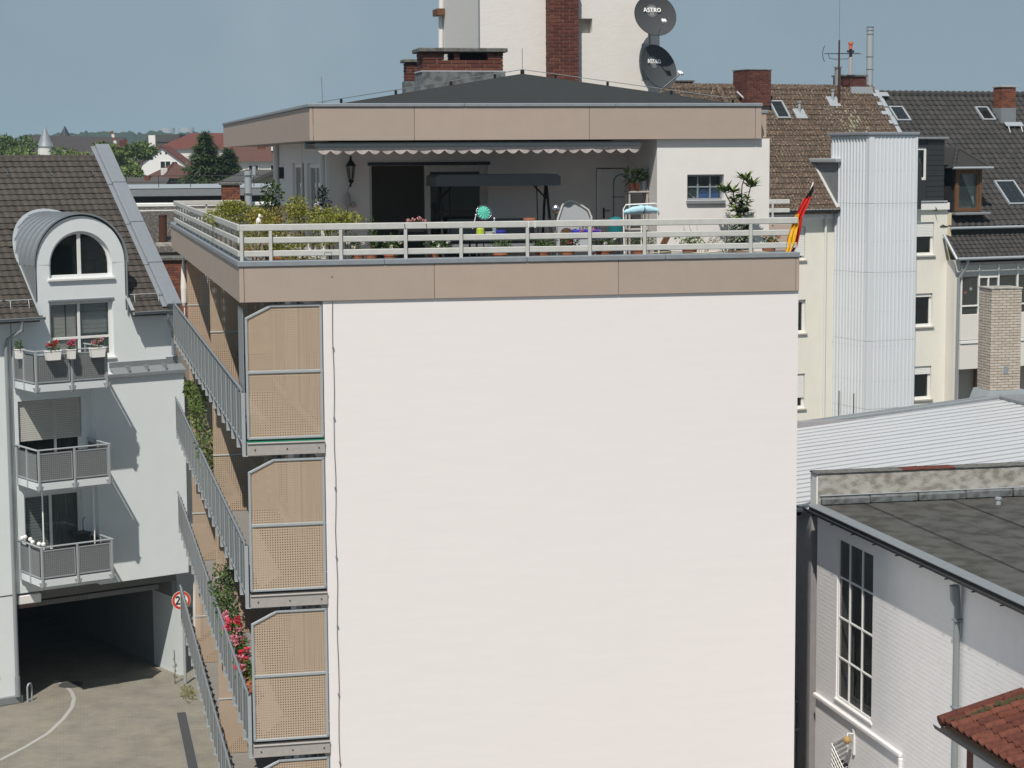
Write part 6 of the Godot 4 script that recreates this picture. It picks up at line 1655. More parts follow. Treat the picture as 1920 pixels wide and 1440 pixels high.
	# lounge chair with rounded frame
	var ch := thing("lounge_chair", "garden lounge chair with rounded pale frame standing in the loggia shade", "chair", V(5.45, F, -3.1))
	var loop := []
	for p in [[-0.33, 0.45], [-0.34, 0.75], [-0.28, 1.05], [-0.17, 1.33], [-0.05, 1.41], [0.1, 1.39], [0.24, 1.3], [0.36, 1.22], [0.42, 1.08], [0.4, 0.8], [0.36, 0.45]]: loop.append(V(p[0], p[1], -0.15 * (p[1] - 0.45)))
	put(MB.new().tube(loop, 0.022, 8), "back_frame", M.rail_paint, ch)
	var poly := PackedVector2Array()
	for p in loop: poly.append(Vector2(p.x * 0.93, p.y - 0.02))
	var cu := MB.new(); cu.xf = Transform3D(Basis(Vector3.RIGHT, -0.15), V(0, 0, 0.05)); cu.prism(poly, -0.05, 0.0); put(cu, "back_cushion", M.cushion, ch)
	put(bv(-0.33, 0.38, -0.05, 0.36, 0.48, 0.55, 0.03), "seat", M.cushion, ch)
	for q in [[-0.3, -0.05], [0.34, -0.05], [-0.3, 0.5], [0.34, 0.5]]: put(MB.new().tube([V(q[0], 0, q[1]), V(q[0], 0.4, q[1])], 0.02, 6), "leg", M.rail_paint, ch)
	var rc := thing("red_cushion", "round dark red cushion on the lounge chair seat", "cushion", V(5.24, 12.681, -2.75))
	put(MB.new().ball(V(0, 0.3, 0), 0.13, 12, 0.8), "cushion", M.rust, rc); put(bv(-0.12, 0.0, -0.1, 0.12, 0.22, 0.1, 0.03), "box", M.rust, rc)
	# swing seat
	var sw := thing("swing_seat", "dark blue canopied swing seat in front of the glass door", "swing seat", V(3.95, F, -3.7))
	put(MB.new().prism(PackedVector2Array([Vector2(-1.27, 1.72), Vector2(1.27, 1.72), Vector2(1.27, 1.9), Vector2(1.2, 1.95), Vector2(-1.2, 1.95), Vector2(-1.27, 1.9)]), -0.55, 0.55), "canopy", M.swing_cloth, sw)
	for s in [-1.1, 1.1]:
		put(MB.new().tube([V(s, 1.8, 0), V(s * 1.0, 1.5, 0.12), V(s * 1.03, 0, 0.6)], 0.028, 8), "frame_leg", M.black, sw); put(MB.new().tube([V(s, 1.8, 0), V(s, 1.5, -0.12), V(s * 1.03, 0, -0.6)], 0.028, 8), "frame_leg", M.black, sw)
		put(MB.new().tube([V(s * 0.82, 1.74, 0), V(s * 0.82, 0.55, 0.15)], 0.012, 6), "hanger", M.black, sw)
		put(MB.new().tube([V(s * 0.75, 1.74, -0.02), V(s * 1.0, 1.45, 0.02)], 0.02, 6), "brace", M.black, sw)
	put(bv(-0.9, 0.42, -0.25, 0.9, 0.55, 0.35, 0.04), "seat", M.swing_cloth, sw); put(bv(-0.9, 0.55, -0.32, 0.9, 1.05, -0.2, 0.04), "backrest", M.swing_cloth, sw)
	# wall lantern, bottle feeder
	var la := thing("wall_lantern", "black six sided lantern on the shaded loggia wall", "lantern", V(1.18, 13.95, -4.7))
	put(MB.new().lathe([Vector2(0.02, 0.02), Vector2(0.05, 0.06), Vector2(0.06, 0.1), Vector2(0.02, 0.12)], 8, V(0, 0, 0.16)), "foot", M.black, la)
	for k in 6:
		var a := TAU * k / 6
		put(MB.new().tube([V(cos(a) * 0.05, 0.12, 0.16 - sin(a) * 0.05), V(cos(a) * 0.085, 0.38, 0.16 - sin(a) * 0.085)], 0.008, 5), "bar", M.black, la)
	put(MB.new().lathe([Vector2(0.048, 0.12), Vector2(0.083, 0.38)], 6, V(0, 0, 0.16)), "glass", M.pane_clear, la)
	put(MB.new().lathe([Vector2(0.11, 0.38), Vector2(0.06, 0.46), Vector2(0.03, 0.5), Vector2(0.015, 0.58), Vector2(0.001, 0.6)], 6, V(0, 0, 0.16)), "hood", M.black, la)
	put(MB.new().tube([V(0, 0.0, 0.0), V(0, -0.04, 0.1), V(0, 0.03, 0.16)], 0.014, 6), "bracket", M.black, la)
	var bfz := thing("bottle_feeder", "pale glass bottle feeder hanging on a cord beneath the lantern", "bird feeder", V(1.12, 13.5, -4.6))
	put(MB.new().lathe([Vector2(0.001, 0), Vector2(0.05, 0.02), Vector2(0.05, 0.22), Vector2(0.015, 0.32), Vector2(0.001, 0.34)], 12), "bottle", M.soffit, bfz)
	put(MB.new().tube([V(0, 0.34, 0), V(0.04, 0.45, 0.02)], 0.006, 4), "cord", M.dark_metal, bfz); put(MB.new().ball(V(0.11, 0.05, 0), 0.06, 10), "seed_ball", M.soffit, bfz)
	put(MB.new().tube([V(-0.01, 0.0, 0), V(-0.06, -0.7, 0.02), V(-0.09, -1.28, 0.02)], 0.006, 4), "cable", M.dark_metal, bfz)
	# trellis, plant stand, pots
	var tl := thing("wire_trellis", "arched green wire trellis before the white room door", "trellis", V(6.82, F, -4.35))
	var ar := []
	for k in 13: ar.append(V(-0.17 * cos(PI * k / 12), 1.75 + 0.17 * sin(PI * k / 12), 0))
	put(MB.new().tube([V(-0.17, 0, 0)] + ar + [V(0.17, 0, 0)], 0.012, 6), "arch", M.teal, tl)
	for y in [1.45, 1.0, 0.6]: put(MB.new().tube([V(-0.2, y, 0), V(0.25, y, 0)], 0.01, 6), "cross_wire", M.teal, tl)
	var ps := thing("plant_stand", "grey wooden plant stand against the sunlit loggia wall", "plant stand", V(6.83, F, -3.2))
	for q in [[-0.2, -0.13], [0.17, -0.13], [-0.2, 0.13], [0.17, 0.13]]: put(bv(q[0] - 0.018, 0, q[1] - 0.018, q[0] + 0.018, 1.56, q[1] + 0.018, 0.004), "leg", M.soffit, ps)
	for y in [1.56, 0.8]: put(bv(-0.23, y, -0.17, 0.2, y + 0.035, 0.17, 0.005), "shelf", M.soffit, ps)
	for i in 5: put(MB.new().tube([V(0.14 + i * 0.01, 0, -0.05 + i * 0.05), V(0.12 + 0.02 * i, 1.4, -0.05 + i * 0.06), V(0.18 - 0.01 * i, 1.9, 0.1)], 0.006, 5), "reed", M.twig, ps)
	var k3 := [["small terracotta pot of leaves on the plant stand, nearest the trellis", -0.15, 0.06, 0.16, M.terracotta], ["terracotta pot with an orange rim in the middle of the plant stand", -0.03, 0.065, 0.15, M.terracotta], ["pale blue pot on the plant stand beside the wall", 0.11, 0.06, 0.2, M.cushion]]
	for q in k3:
		var o := thing("stand_pot", q[0], "flower pot", V(6.83 + q[1], 13.796, -3.12))
		pot(o, q[2], q[3], q[4])
		var lf := MB.new(); leaves(lf, V(0, q[3] + 0.12, 0), V(0.13, 0.13, 0.1), 42, 0.13, g0 * 1.3, g1 * 1.5, 0.35); put(lf, "foliage", M.leaf, o)
	var ba := thing("teal_tub", "round teal plastic tub under the clothes airer", "tub", V(6.05, F, -2.0))
	put(MB.new().lathe([Vector2(0.001, 0.74), Vector2(0.1, 0.74), Vector2(0.15, 0.82), Vector2(0.165, 0.95), Vector2(0.15, 1.05), Vector2(0.09, 1.1), Vector2(0.001, 1.12)], 18), "tub", M.teal, ba)
	put(MB.new().lathe([Vector2(0.1, 0.0), Vector2(0.09, 0.74), Vector2(0.001, 0.745)], 14), "stand", M.dark_metal, ba)
	# clothes airer with a folded blue parasol cloth
	var ai := thing("clothes_airer", "white tubular clothes airer standing at the railing", "clothes airer", V(6.0, F, -0.55))
	for s in [-0.05, 0.0]:
		put(MB.new().tube([V(-0.17, 0, s), V(-0.2, 1.3, s), V(-0.15, 1.38, s), V(0.42, 1.4, s), V(0.5, 1.36, s), V(0.5, 0.9, s), V(0.5, 0, s)] if s == 0.0 else [V(0.17, 0.0, s), V(0.17, 1.25, s)], 0.014, 8), "tube_frame", M.white_plastic, ai)
	put(MB.new().tube([V(-0.2, 1.2, 0), V(0.5, 1.22, 0)], 0.01, 6), "cross_bar", M.white_plastic, ai)
	var cl := thing("folded_blue_cloth", "folded light blue cloth strapped across the clothes airer", "cloth", V(6.0, 13.46, -0.56))
	var cb := MB.new()
	var rgs := []
	for i in 13:
		var t := i / 12.0
		var rr := 0.012 + 0.062 * pow(sin(PI * t), 0.55) + 0.008 * sin(i * 2.4)
		rgs.append([V(-0.21 + 0.7 * t, -0.02 + 0.05 * sin(PI * t * 0.9) + 0.01 * t, 0.06), rr])
	var pp := []; var rr2 := []
	for q in rgs: pp.append(q[0]); rr2.append(q[1])
	cb.tube(pp, rr2, 12); put(cb, "cloth", M.sky_cloth, cl)
	put(MB.new().tube([V(0.17, 0.11, 0.06), V(0.19, 0.05, 0.14), V(0.17, -0.05, 0.1)], 0.01, 5), "strap", M.dark_metal, cl)
	# boards and painted box
	var wd := thing("leaning_board", "bent piece of brown plank leaning by the airer leg", "board", V(6.72, F, -1.3), 10)
	var wp := MB.new(); wp.xf = Transform3D(Basis(Vector3.BACK, -0.18), Vector3.ZERO); wp.bev(-0.06, 0, -0.02, 0.06, 0.62, 0.02, 0.006); put(wp, "lower_board", M.wood_light, wd)
	var wq := MB.new(); wq.xf = Transform3D(Basis(Vector3.BACK, -0.5), V(0.08, 0.55, 0)); wq.bev(-0.06, 0, -0.02, 0.06, 0.3, 0.02, 0.006); put(wq, "upper_board", M.wood, wd)
	var px := thing("painted_box", "small black box painted with white crescents", "box", V(6.62, F, -0.7))
	put(bv(-0.14, 0, -0.12, 0.14, 0.5, 0.12, 0.01), "box", M.black, px)
	for x in [-0.06, 0.08]:
		var cm := []
		for k in 7: cm.append(V(x + 0.04 * cos(PI * k / 6), 0.38 + 0.035 * sin(PI * k / 6), 0.125))
		put(MB.new().tube(cm, 0.01, 5), "painted_crescent", M.white_plastic, px)
	# rubber plant
	var ru := thing("rubber_plant", "tall leafy rubber plant against the white penthouse wall", "plant", V(8.55, F, -1.85))
	pot(ru, 0.22, 0.42, M.terracotta)
	var st := MB.new(); var fo := MB.new()
	for q in [[V(0.0, 0.4, 0), V(0.02, 1.0, 0), V(0.05, 1.7, 0), V(0.1, 1.86, 0.02)], [V(0.02, 1.0, 0), V(-0.12, 1.4, 0.05), V(-0.16, 1.62, 0.05)], [V(0.0, 0.9, 0), V(0.12, 1.3, 0.05), V(0.22, 1.72, 0.05)], [V(-0.1, 1.2, 0), V(-0.33, 1.62, 0.0)]]:
		st.tube(q, 0.012, 5)
		var tip: Vector3 = q[q.size() - 1]
		for k in 22:
			var a := k * 2.4; var e := rng.randf_range(0.0, 0.9)
			var d := V(cos(a) * cos(e), sin(e), sin(a) * cos(e))
			fo.col = Color(0.05, 0.09, 0.02).lerp(Color(0.22, 0.28, 0.08), rng.randf())
			fo.leaf(tip - V(0, 0.02 * (k % 4), 0), d, d.cross(V(0.1, 1, 0)).normalized(), rng.randf_range(0.18, 0.28), 0.085)
	for k in 330:
		var yy := rng.randf_range(0.45, 1.55); var a := rng.randf() * TAU
		var d := V(cos(a), rng.randf_range(-0.7, 0.5), sin(a)).normalized()
		fo.col = Color(0.04, 0.08, 0.02).lerp(Color(0.17, 0.23, 0.065), rng.randf())
		fo.leaf(V(rng.randf_range(-0.13, 0.17), yy, rng.randf_range(-0.08, 0.1)), d, d.cross(V(0.1, 1, 0.2)).normalized(), rng.randf_range(0.15, 0.26), 0.1)
	put(st, "stem", M.bark, ru); put(fo, "foliage", M.leaf, ru)
	# bare twigs and silver shrub
	var tw := thing("bare_twig_pot", "pot of bare pale twigs beneath the barred window", "potted plant", V(7.6, F, -1.4))
	pot(tw, 0.16, 0.3, M.terracotta)
	var tm := MB.new()
	for k in 14:
		var a := rng.randf() * TAU; var l := rng.randf_range(0.2, 0.5)
		tm.tube([V(0, 0.25, 0), V(cos(a) * l * 0.5, 0.55, sin(a) * 0.1), V(cos(a) * l, rng.randf_range(0.75, 1.05), sin(a) * 0.15)], [0.008, 0.006, 0.003], 4)
	put(tm, "twigs", M.twig, tw)
	var si := shrub("silver_shrub", "silver grey shrub in a wide pot beside the rubber plant", "shrub", V(8.05, F, -1.2), 0.2, 0.3, M.terracotta, [[V(-0.15, 0.6, 0), V(0.25, 0.14, 0.2)], [V(0.2, 0.75, 0), V(0.18, 0.3, 0.15)], [V(0.05, 1.05, 0), V(0.04, 0.18, 0.04)]], 0.05, 200, Color(0.22, 0.24, 0.20), Color(0.45, 0.47, 0.42), 0.35)
	tag(si, "")
	# blue can and ornaments inside the barred window
	var cn := thing("blue_can", "blue plastic can standing behind the barred window", "can", V(8.05, 13.53, -2.75))
	put(bv(-0.13, 0.08, -0.08, 0.36, 0.33, 0.04, 0.02), "can", M.blue, cn); put(bx(-0.4, 0.05, -0.1, 0.4, 0.08, 0.08), "inner_shelf", M.soffit, cn)
	put(MB.new().tube([V(-0.3, 0.1, 0), V(-0.22, 0.3, 0.02), V(-0.15, 0.12, 0), V(-0.33, 0.25, 0)], 0.01, 5), "wire_ornament", M.steel, cn)
	# flag
	var fl := thing("flag", "black red and gold flag on a white pole at the terrace corner", "flag", V(8.98, 12.66, -0.16))
	put(MB.new().tube([V(-0.02, -0.05, 0), V(0.47, 1.32, 0)], 0.013, 6), "pole", M.white_plastic, fl)
	# cloth hangs in folds down along the pole
	var ribbons := [["black_stripe", M.black_cloth, [V(0.45, 1.24, 0.02), V(0.40, 1.14, 0.05), V(0.33, 1.02, 0.04)], [0.04, 0.1, 0.13]],
		["red_stripe", M.red_cloth, [V(0.345, 1.05, 0.045), V(0.23, 0.84, 0.07), V(0.14, 0.62, 0.06), V(0.15, 0.4, 0.02), V(0.12, 0.1, 0.0), V(0.06, -0.02, -0.02)], [0.16, 0.2, 0.17, 0.14, 0.1, 0.05]],
		["gold_stripe", M.gold_cloth, [V(0.12, 0.72, 0.075), V(0.06, 0.5, 0.09), V(0.0, 0.3, 0.1), V(-0.02, 0.12, 0.09), V(-0.1, -0.1, 0.1)], [0.06, 0.16, 0.19, 0.17, 0.05]]]
	for q in ribbons:
		var m := MB.new()
		var pts: Array = q[2]; var wd2: Array = q[3]
		for k in pts.size() - 1:
			for j in 6:
				var g := func(kk: int, jj: int) -> Vector3:
					var w := (jj / 6.0 - 0.5)
					return pts[kk] + V(w * wd2[kk], w * wd2[kk] * 0.45, 0.028 * sin(jj * 2.1 + kk * 0.9))
				m.quad(g.call(k, j), g.call(k + 1, j), g.call(k + 1, j + 1), g.call(k, j + 1))
		put(m, q[0], q[1], fl)
	# yellow hose lying on the coping
	var hs := thing("garden_hose", "thin yellow hose lying along the zinc coping", "hose", V(0, 12.675, -0.12))
	var hp := []
	for k in 30: hp.append(V(6.2 + k * 0.085, 0.012 + 0.012 * sin(k * 0.4), 0.02 * sin(k * 0.6)))
	put(MB.new().tube(hp, 0.009, 5), "hose", M.ochre_wall, hs)

func geranium(label: String, at: Vector3, w: float, cols: Array) -> void:
	var o := thing("geranium", label, "flower", at)
	put(bv(-0.12, 0, -w, 0.12, 0.2, w, 0.02), "trough", M.terracotta, o)
	var f := MB.new()
	leaves(f, V(0, 0.33, 0), V(0.22, 0.2, w + 0.05), 320, 0.075, Color(0.04, 0.09, 0.02), Color(0.10, 0.18, 0.04), 0.8)
	put(f, "foliage", M.leaf, o)
	for k in 7:
		var c: Color = cols[k % cols.size()]
		bloom(o, [V(rng.randf_range(-0.2, 0.14), rng.randf_range(0.42, 0.68), rng.randf_range(-w, w))], 0.07, c * 0.7, c)

func balcony_things() -> void:
	var red := Color(0.62, 0.02, 0.05); var pink := Color(0.75, 0.28, 0.36); var rose := Color(0.72, 0.06, 0.12)
	geranium("farthest pink and red geranium trough on the third balcony down", V(-1.28, 4.05, -6.5), 0.45, [pink, red, rose])
	geranium("middle pale pink geranium trough on the third balcony down", V(-1.28, 4.05, -5.0), 0.45, [pink, rose, pink])
	geranium("nearest red geranium trough beside the end screen", V(-1.28, 4.05, -3.1), 0.55, [red, rose, pink, red])
	# climber on the second balcony, bush on the third
	var c := thing("climbing_plant", "leafy climber sprawling over the second highest balcony rail", "climber", V(-1.3, 6.57, -14.5))
	pot(c, 0.2, 0.35, M.terracotta)
	var s := MB.new(); var f := MB.new()
	for q in [[V(0, 1.7, -1.8), V(0.2, 0.35, 0.9)], [V(-0.1, 1.5, -0.4), V(0.22, 0.45, 1.0)], [V(0, 0.9, 1.5), V(0.25, 0.55, 1.3)], [V(0.05, 0.6, 3.4), V(0.22, 0.5, 0.8)], [V(-0.15, 1.9, -2.6), V(0.12, 0.2, 0.5)]]:
		s.tube([V(0, 0.3, 0), (q[0] as Vector3) * 0.6, q[0]], [0.015, 0.01, 0.005], 5)
		leaves(f, q[0], q[1], 330, 0.1, Color(0.05, 0.10, 0.02), Color(0.16, 0.21, 0.06), 0.55)
	put(s, "stem", M.bark, c); put(f, "foliage", M.leaf, c)
	var b := shrub("balcony_bush", "dark green bush poking over the third balcony rail", "shrub", V(-1.2, 3.76, -8.6), 0.2, 0.35, M.terracotta, [[V(-0.1, 1.1, 0), V(0.28, 0.4, 0.9)], [V(0, 1.4, -0.5), V(0.25, 0.25, 0.6)], [V(-0.1, 0.9, 1.0), V(0.25, 0.35, 0.6)]], 0.09, 360, Color(0.03, 0.07, 0.02), Color(0.09, 0.14, 0.04), 0.55)
	tag(b, "")
	var p := thing("closed_parasol", "closed off-white parasol at the far end of the top balcony", "parasol", V(-1.3, 9.38, -21.0))
	put(MB.new().tube([V(0, 0, 0), V(0, 2.4, 0)], 0.02, 8), "pole", M.white_plastic, p)
	put(MB.new().lathe([Vector2(0.02, 2.35), Vector2(0.07, 2.05), Vector2(0.1, 1.5), Vector2(0.085, 1.1), Vector2(0.05, 1.0), Vector2(0.001, 1.02)], 9), "cloth", M.white_cloth, p)
	put(MB.new().lathe([Vector2(0.05, 0), Vector2(0.2, 0.0), Vector2(0.2, 0.08), Vector2(0.03, 0.12)], 12), "base", M.dark_metal, p)
	var pu := thing("purple_box", "purple storage box standing on the top balcony in shade", "box", V(-0.5, 9.38, -8.2))
	put(bv(-0.35, 0, -0.3, 0.35, 0.75, 0.3, 0.02), "box", M.purple, pu); put(bv(-0.37, 0.75, -0.32, 0.37, 0.8, 0.32, 0.015), "lid", M.purple, pu)
	var gc := thing("green_watering_can", "green watering can behind the top end screen", "watering can", V(-1.25, 9.38, -0.6))
	put(MB.new().lathe([Vector2(0.001, 0.05), Vector2(0.14, 0.05), Vector2(0.12, 0.35), Vector2(0.09, 0.42), Vector2(0.001, 0.42)], 14), "body", M.green_plastic, gc)
	put(MB.new().tube([V(0.1, 0.15, 0), V(0.25, 0.4, 0)], [0.03, 0.02], 8), "spout", M.green_plastic, gc); put(MB.new().tube([V(-0.1, 0.35, 0), V(-0.16, 0.5, 0), V(0.0, 0.55, 0), V(0.06, 0.42, 0)], 0.014, 6), "handle", M.green_plastic, gc)
	# white pots on the grey house's top balcony rail (that house's own frame)
	var hx: Transform3D = Transform3D(Basis(Vector3.UP, deg_to_rad(23.5)).scaled(Vector3.ONE * 1.14), V(-6.343, -2.03, -25.86))
	var fl := [[0.1, 0.55, "white pot of small green leaves at the corner of the top grey balcony", Color(0, 0, 0), 0.1], [0.62, 1.5, "long white box with a dark red geranium on the top grey balcony rail", Color(0.45, 0.02, 0.02), 0.2], [1.13, 1.5, "small white pot of drooping pink flowers on the top grey balcony rail", Color(0.6, 0.08, 0.2), 0.09], [1.86, 1.5, "long white box of pale pink geraniums on the top grey balcony rail", Color(0.7, 0.3, 0.35), 0.2]]
	for q in fl:
		var o := thing("rail_flower_box", q[2], "flower box", hx * V(q[0], 9.44, q[1]), 23.5)
		o.scale = Vector3.ONE * 1.14
		var w: float = q[4]
		put(MB.new().prism(PackedVector2Array([Vector2(-w * 0.85, -0.1), Vector2(w * 0.85, -0.1), Vector2(w, 0.12), Vector2(-w, 0.12)]), -0.02, 0.17), "box", M.white_plastic, o)
		put(bv(-w - 0.012, 0.12, -0.03, w + 0.012, 0.15, 0.18, 0.008), "rim", M.white_plastic, o)
		var lf := MB.new(); leaves(lf, V(0, 0.24, 0.07), V(w * 0.9, 0.13, 0.12), 130, 0.07, Color(0.04, 0.08, 0.02), Color(0.10, 0.16, 0.05)); put(lf, "foliage", M.leaf, o)
		var cc: Color = q[3]
		if cc.r > 0: bloom(o, [V(w * 0.5, 0.36, 0.08), V(0, 0.28, 0.12), V(-w * 0.5, 0.3, 0.1)], 0.06, cc, cc * 0.8)
	# string of round white lights on the lowest grey balcony
	var sb := thing("globe_light_string", "string of round white lights on the corner of the lowest grey balcony", "light string", hx * V(0.16, 4.45, 0.7), 23.5)
	sb.scale = Vector3.ONE * 1.14
	for q in [[0, 0.0, -0.45], [0.02, 0.05, -0.3], [0.02, 0.04, 0.05], [0.04, -0.02, 0.15], [0.03, 0.0, 0.6], [0.1, 0.0, 0.72]]: put(MB.new().ball(V(q[0], q[1] + 0.06, q[2]), 0.062, 10), "light_globe", M.white_plastic, sb)
	put(MB.new().tube([V(0, 0.0, -0.5), V(0.02, 0.02, 0), V(0.05, 0, 0.75)], 0.008, 4), "cord", M.dark_metal, sb)
	var gb := thing("dark_crate", "dark crate on the lowest grey balcony beside the pole", "crate", hx * V(1.75, 3.56, 0.35), 23.5)
	gb.scale = Vector3.ONE * 1.14
	put(bv(-0.22, 0, -0.2, 0.22, 0.9, 0.2, 0.02), "crate", M.dark_metal, gb); put(bv(-0.24, 0.9, -0.22, 0.24, 0.95, 0.22, 0.01), "lid", M.dark_metal, gb)
	put(MB.new().tube([V(0.1, 0.95, 0), V(0.1, 1.25, 0), V(0.16, 1.35, 0)], 0.012, 5), "handle", M.black, gb)

func court_things() -> void:
	var hx: Transform3D = Transform3D(Basis(Vector3.UP, deg_to_rad(23.5)).scaled(Vector3.ONE * 1.14), V(-6.343, -2.03, -25.86))
	# height limit sign on its post beside the passage
	var s := thing("height_limit_sign", "round red rimmed traffic sign reading 2 beside the passage", "sign", V(-1.27, -2.03, -26.8), 8.0)
	put(MB.new().tube([V(0.05, 0, -0.06), V(0.05, 3.0, -0.06)], 0.045, 10), "post", M.galvanised, s)
	var d := MB.new(); d.xf = Transform3D(Basis(Vector3.RIGHT, PI / 2), V(-0.03, 2.73, 0.0))
	d.lathe([Vector2(0.001, 0.0), Vector2(0.3, 0.0), Vector2(0.3, 0.012), Vector2(0.001, 0.012)], 32); put(d, "plate", M.white_plastic, s)
	var r := MB.new(); r.xf = Transform3D(Basis(Vector3.RIGHT, PI / 2), V(-0.03, 2.73, 0.013))
	r.lathe([Vector2(0.21, 0.0), Vector2(0.29, 0.0), Vector2(0.29, 0.002), Vector2(0.21, 0.002), Vector2(0.21, 0.0)], 32); put(r, "red_ring", M.red_paint, s)
	var tm := TextMesh.new(); var sf := SystemFont.new()
	sf.font_names = PackedStringArray(["Droid Sans"]); sf.font_weight = 700
	tm.font = sf; tm.text = "2"; tm.font_size = 48; tm.pixel_size = 0.28 / 36.0; tm.depth = 0.004
	put_mesh(tm, "numeral", M.black, s, Transform3D(Basis().scaled(V(0.8, 1, 1)), V(-0.14, 2.73, 0.018)))
	var cv := thing("white_wrapped_board", "white plastic wrapped board standing behind the sign", "board", V(-1.2, 0.95, -20.2))
	put(MB.new().tube([V(0, 0.1, 0), V(0.02, 0.9, 0), V(0.03, 1.6, 0), V(0.03, 1.9, 0)], [0.13, 0.14, 0.12, 0.05], 9), "wrap", M.white_cloth, cv)
	put(bv(0.1, 0.0, -0.05, 0.16, 1.3, 0.0, 0.01), "red_edge", M.red_paint, cv)
	var bo := thing("hoop_guard", "bent steel hoop guarding the pier foot at the passage", "bollard", hx * V(0.3, 0, -0.05), 23.5)
	bo.scale = Vector3.ONE * 1.14
	put(MB.new().tube([V(-0.08, 0, 0.15), V(-0.08, 0.42, 0.15), V(-0.04, 0.5, 0.15), V(0.03, 0.5, 0.1), V(0.08, 0.4, 0.05), V(0.08, 0.0, 0.05)], 0.026, 8), "hoop", M.galvanised, bo)
	var dc := thing("manhole_cover", "dark round manhole cover inside the shaded passage mouth", "manhole cover", hx * V(1.9, 0.001, -0.9))
	dc.scale = Vector3.ONE * 1.14
	put(MB.new().lathe([Vector2(0.34, 0.0), Vector2(0.34, 0.012), Vector2(0.3, 0.014), Vector2(0.001, 0.014)], 24), "cover", M.drain, dc)
	var wf := thing("weed_tuft", "low tuft of yellow weeds by the foot of the sign post", "weed", V(-1.2, -2.03, -25.6))
	var f := MB.new(); leaves(f, V(0, 0.03, 0), V(0.25, 0.05, 1.1), 240, 0.08, Color(0.10, 0.13, 0.03), Color(0.22, 0.22, 0.05)); put(f, "foliage", M.leaf, wf)
	var ch := thing("plant_on_wall", "withered vine on a stick by the passage corner", "plant", V(-1.55, -2.03, -27.0))
	put(MB.new().tube([V(0, 0, 0), V(0.02, 0.6, 0), V(0.0, 1.1, 0.02)], 0.012, 5), "stem", M.bark, ch)
	var lf := MB.new(); leaves(lf, V(0, 0.5, 0), V(0.06, 0.5, 0.06), 40, 0.07, Color(0.06, 0.05, 0.03), Color(0.10, 0.09, 0.04)); put(lf, "leaves", M.leaf, ch)

# ------------------------------------------------------------------ town and trees behind
func tree(called: String, label: String, at: Vector3, h: float, r: float, n: int, leaf: float, c0: Color, c1: Color, group := "") -> void:
	var o := thing(called, label, "tree", at, 0.0, group)
	var tr := MB.new(); var fo := MB.new()
	tr.tube([V(0, 0, 0), V(0.1, h * 0.35, 0), V(0, h * 0.8, 0)], [r * 0.1, r * 0.07, r * 0.02], 8)
	for k in 12:
		var a := rng.randf() * TAU; var y := rng.randf_range(0.45, 0.98)
		var rad := r * (1.0 - pow(absf(y - 0.62) * 2.0, 2.0) * 0.55) * rng.randf_range(0.35, 0.8)
		var c := V(cos(a) * rad, h * y * 0.93, sin(a) * rad)
		tr.tube([V(0, h * 0.4, 0), c * V(0.5, 0.85, 0.5), c], [r * 0.04, r * 0.025, r * 0.008], 5)
		leaves(fo, c, V(r * 0.5, r * 0.34, r * 0.5), n / 8, leaf, c0, c1, 0.75, 0.4)
	put(tr, "trunk", M.bark, o); put(fo, "crown", M.leaf, o)

func gable_house(called: String, label: String, at: Vector3, turn: float, w: float, d: float, eave: float, ridge: float, wm: Material, rm: Material) -> Node3D:
	var o := thing(called, label, "house", at, turn)
	put(MB.new().prism(PackedVector2Array([Vector2(-w / 2, 0), Vector2(w / 2, 0), Vector2(w / 2, eave), Vector2(0, ridge), Vector2(-w / 2, eave)]), -d, 0.0), "wall", wm, o)
	var r := MB.new(); var k := (ridge - eave) / (w / 2)
	for s in [-1.0, 1.0]:
		var a := V(0, ridge + 0.12, 0.3); var b := V(s * (w / 2 + 0.5), eave - 0.5 * k + 0.12, 0.3)
		var p := PackedVector2Array([Vector2(0, ridge + 0.02), Vector2(s * (w / 2 + 0.5), eave - 0.5 * k + 0.02), Vector2(s * (w / 2 + 0.5), eave - 0.5 * k + 0.25), Vector2(0, ridge + 0.25)])
		r.prism(p, -d - 0.3, 0.35)
	put(r, "roof", rm, o)
	return o

func hip_house(called: String, label: String, at: Vector3, turn: float, w: float, d: float, eave: float, ridge: float, wm: Material, rm: Material) -> Node3D:
	var o := thing(called, label, "house", at, turn)
	put(bx(-w / 2, 0, -d, w / 2, eave, 0), "wall", wm, o)
	var r := MB.new()
	var e := 0.6; var inset := d / 2
	var a := V(-w / 2 - e, eave, e); var b := V(w / 2 + e, eave, e); var c := V(w / 2 + e, eave, -d - e); var f := V(-w / 2 - e, eave, -d - e)
	var p := V(-w / 2 + inset, ridge, -d / 2); var q := V(w / 2 - inset, ridge, -d / 2)
	r.quad(a, b, q, p); r.tri(b, c, q); r.quad(c, f, p, q); r.tri(f, a, p); r.quad(a, f, c, b)
	put(r, "roof", rm, o)
	return o

func far_window(o: Node3D, x: float, y: float, w: float, h: float, z := 0.02) -> void:
	var f := put(bv(x - w / 2, y, z, x + w / 2, y + h, z + 0.05, 0.01), "window", M.white_paint, o)
	put(bx(x - w / 2 + 0.1, y + 0.1, z + 0.05, x - 0.05, y + h - 0.1, z + 0.06), "pane", M.black, f); put(bx(x + 0.05, y + 0.1, z + 0.05, x + w / 2 - 0.1, y + h - 0.1, z + 0.06), "pane", M.black, f)

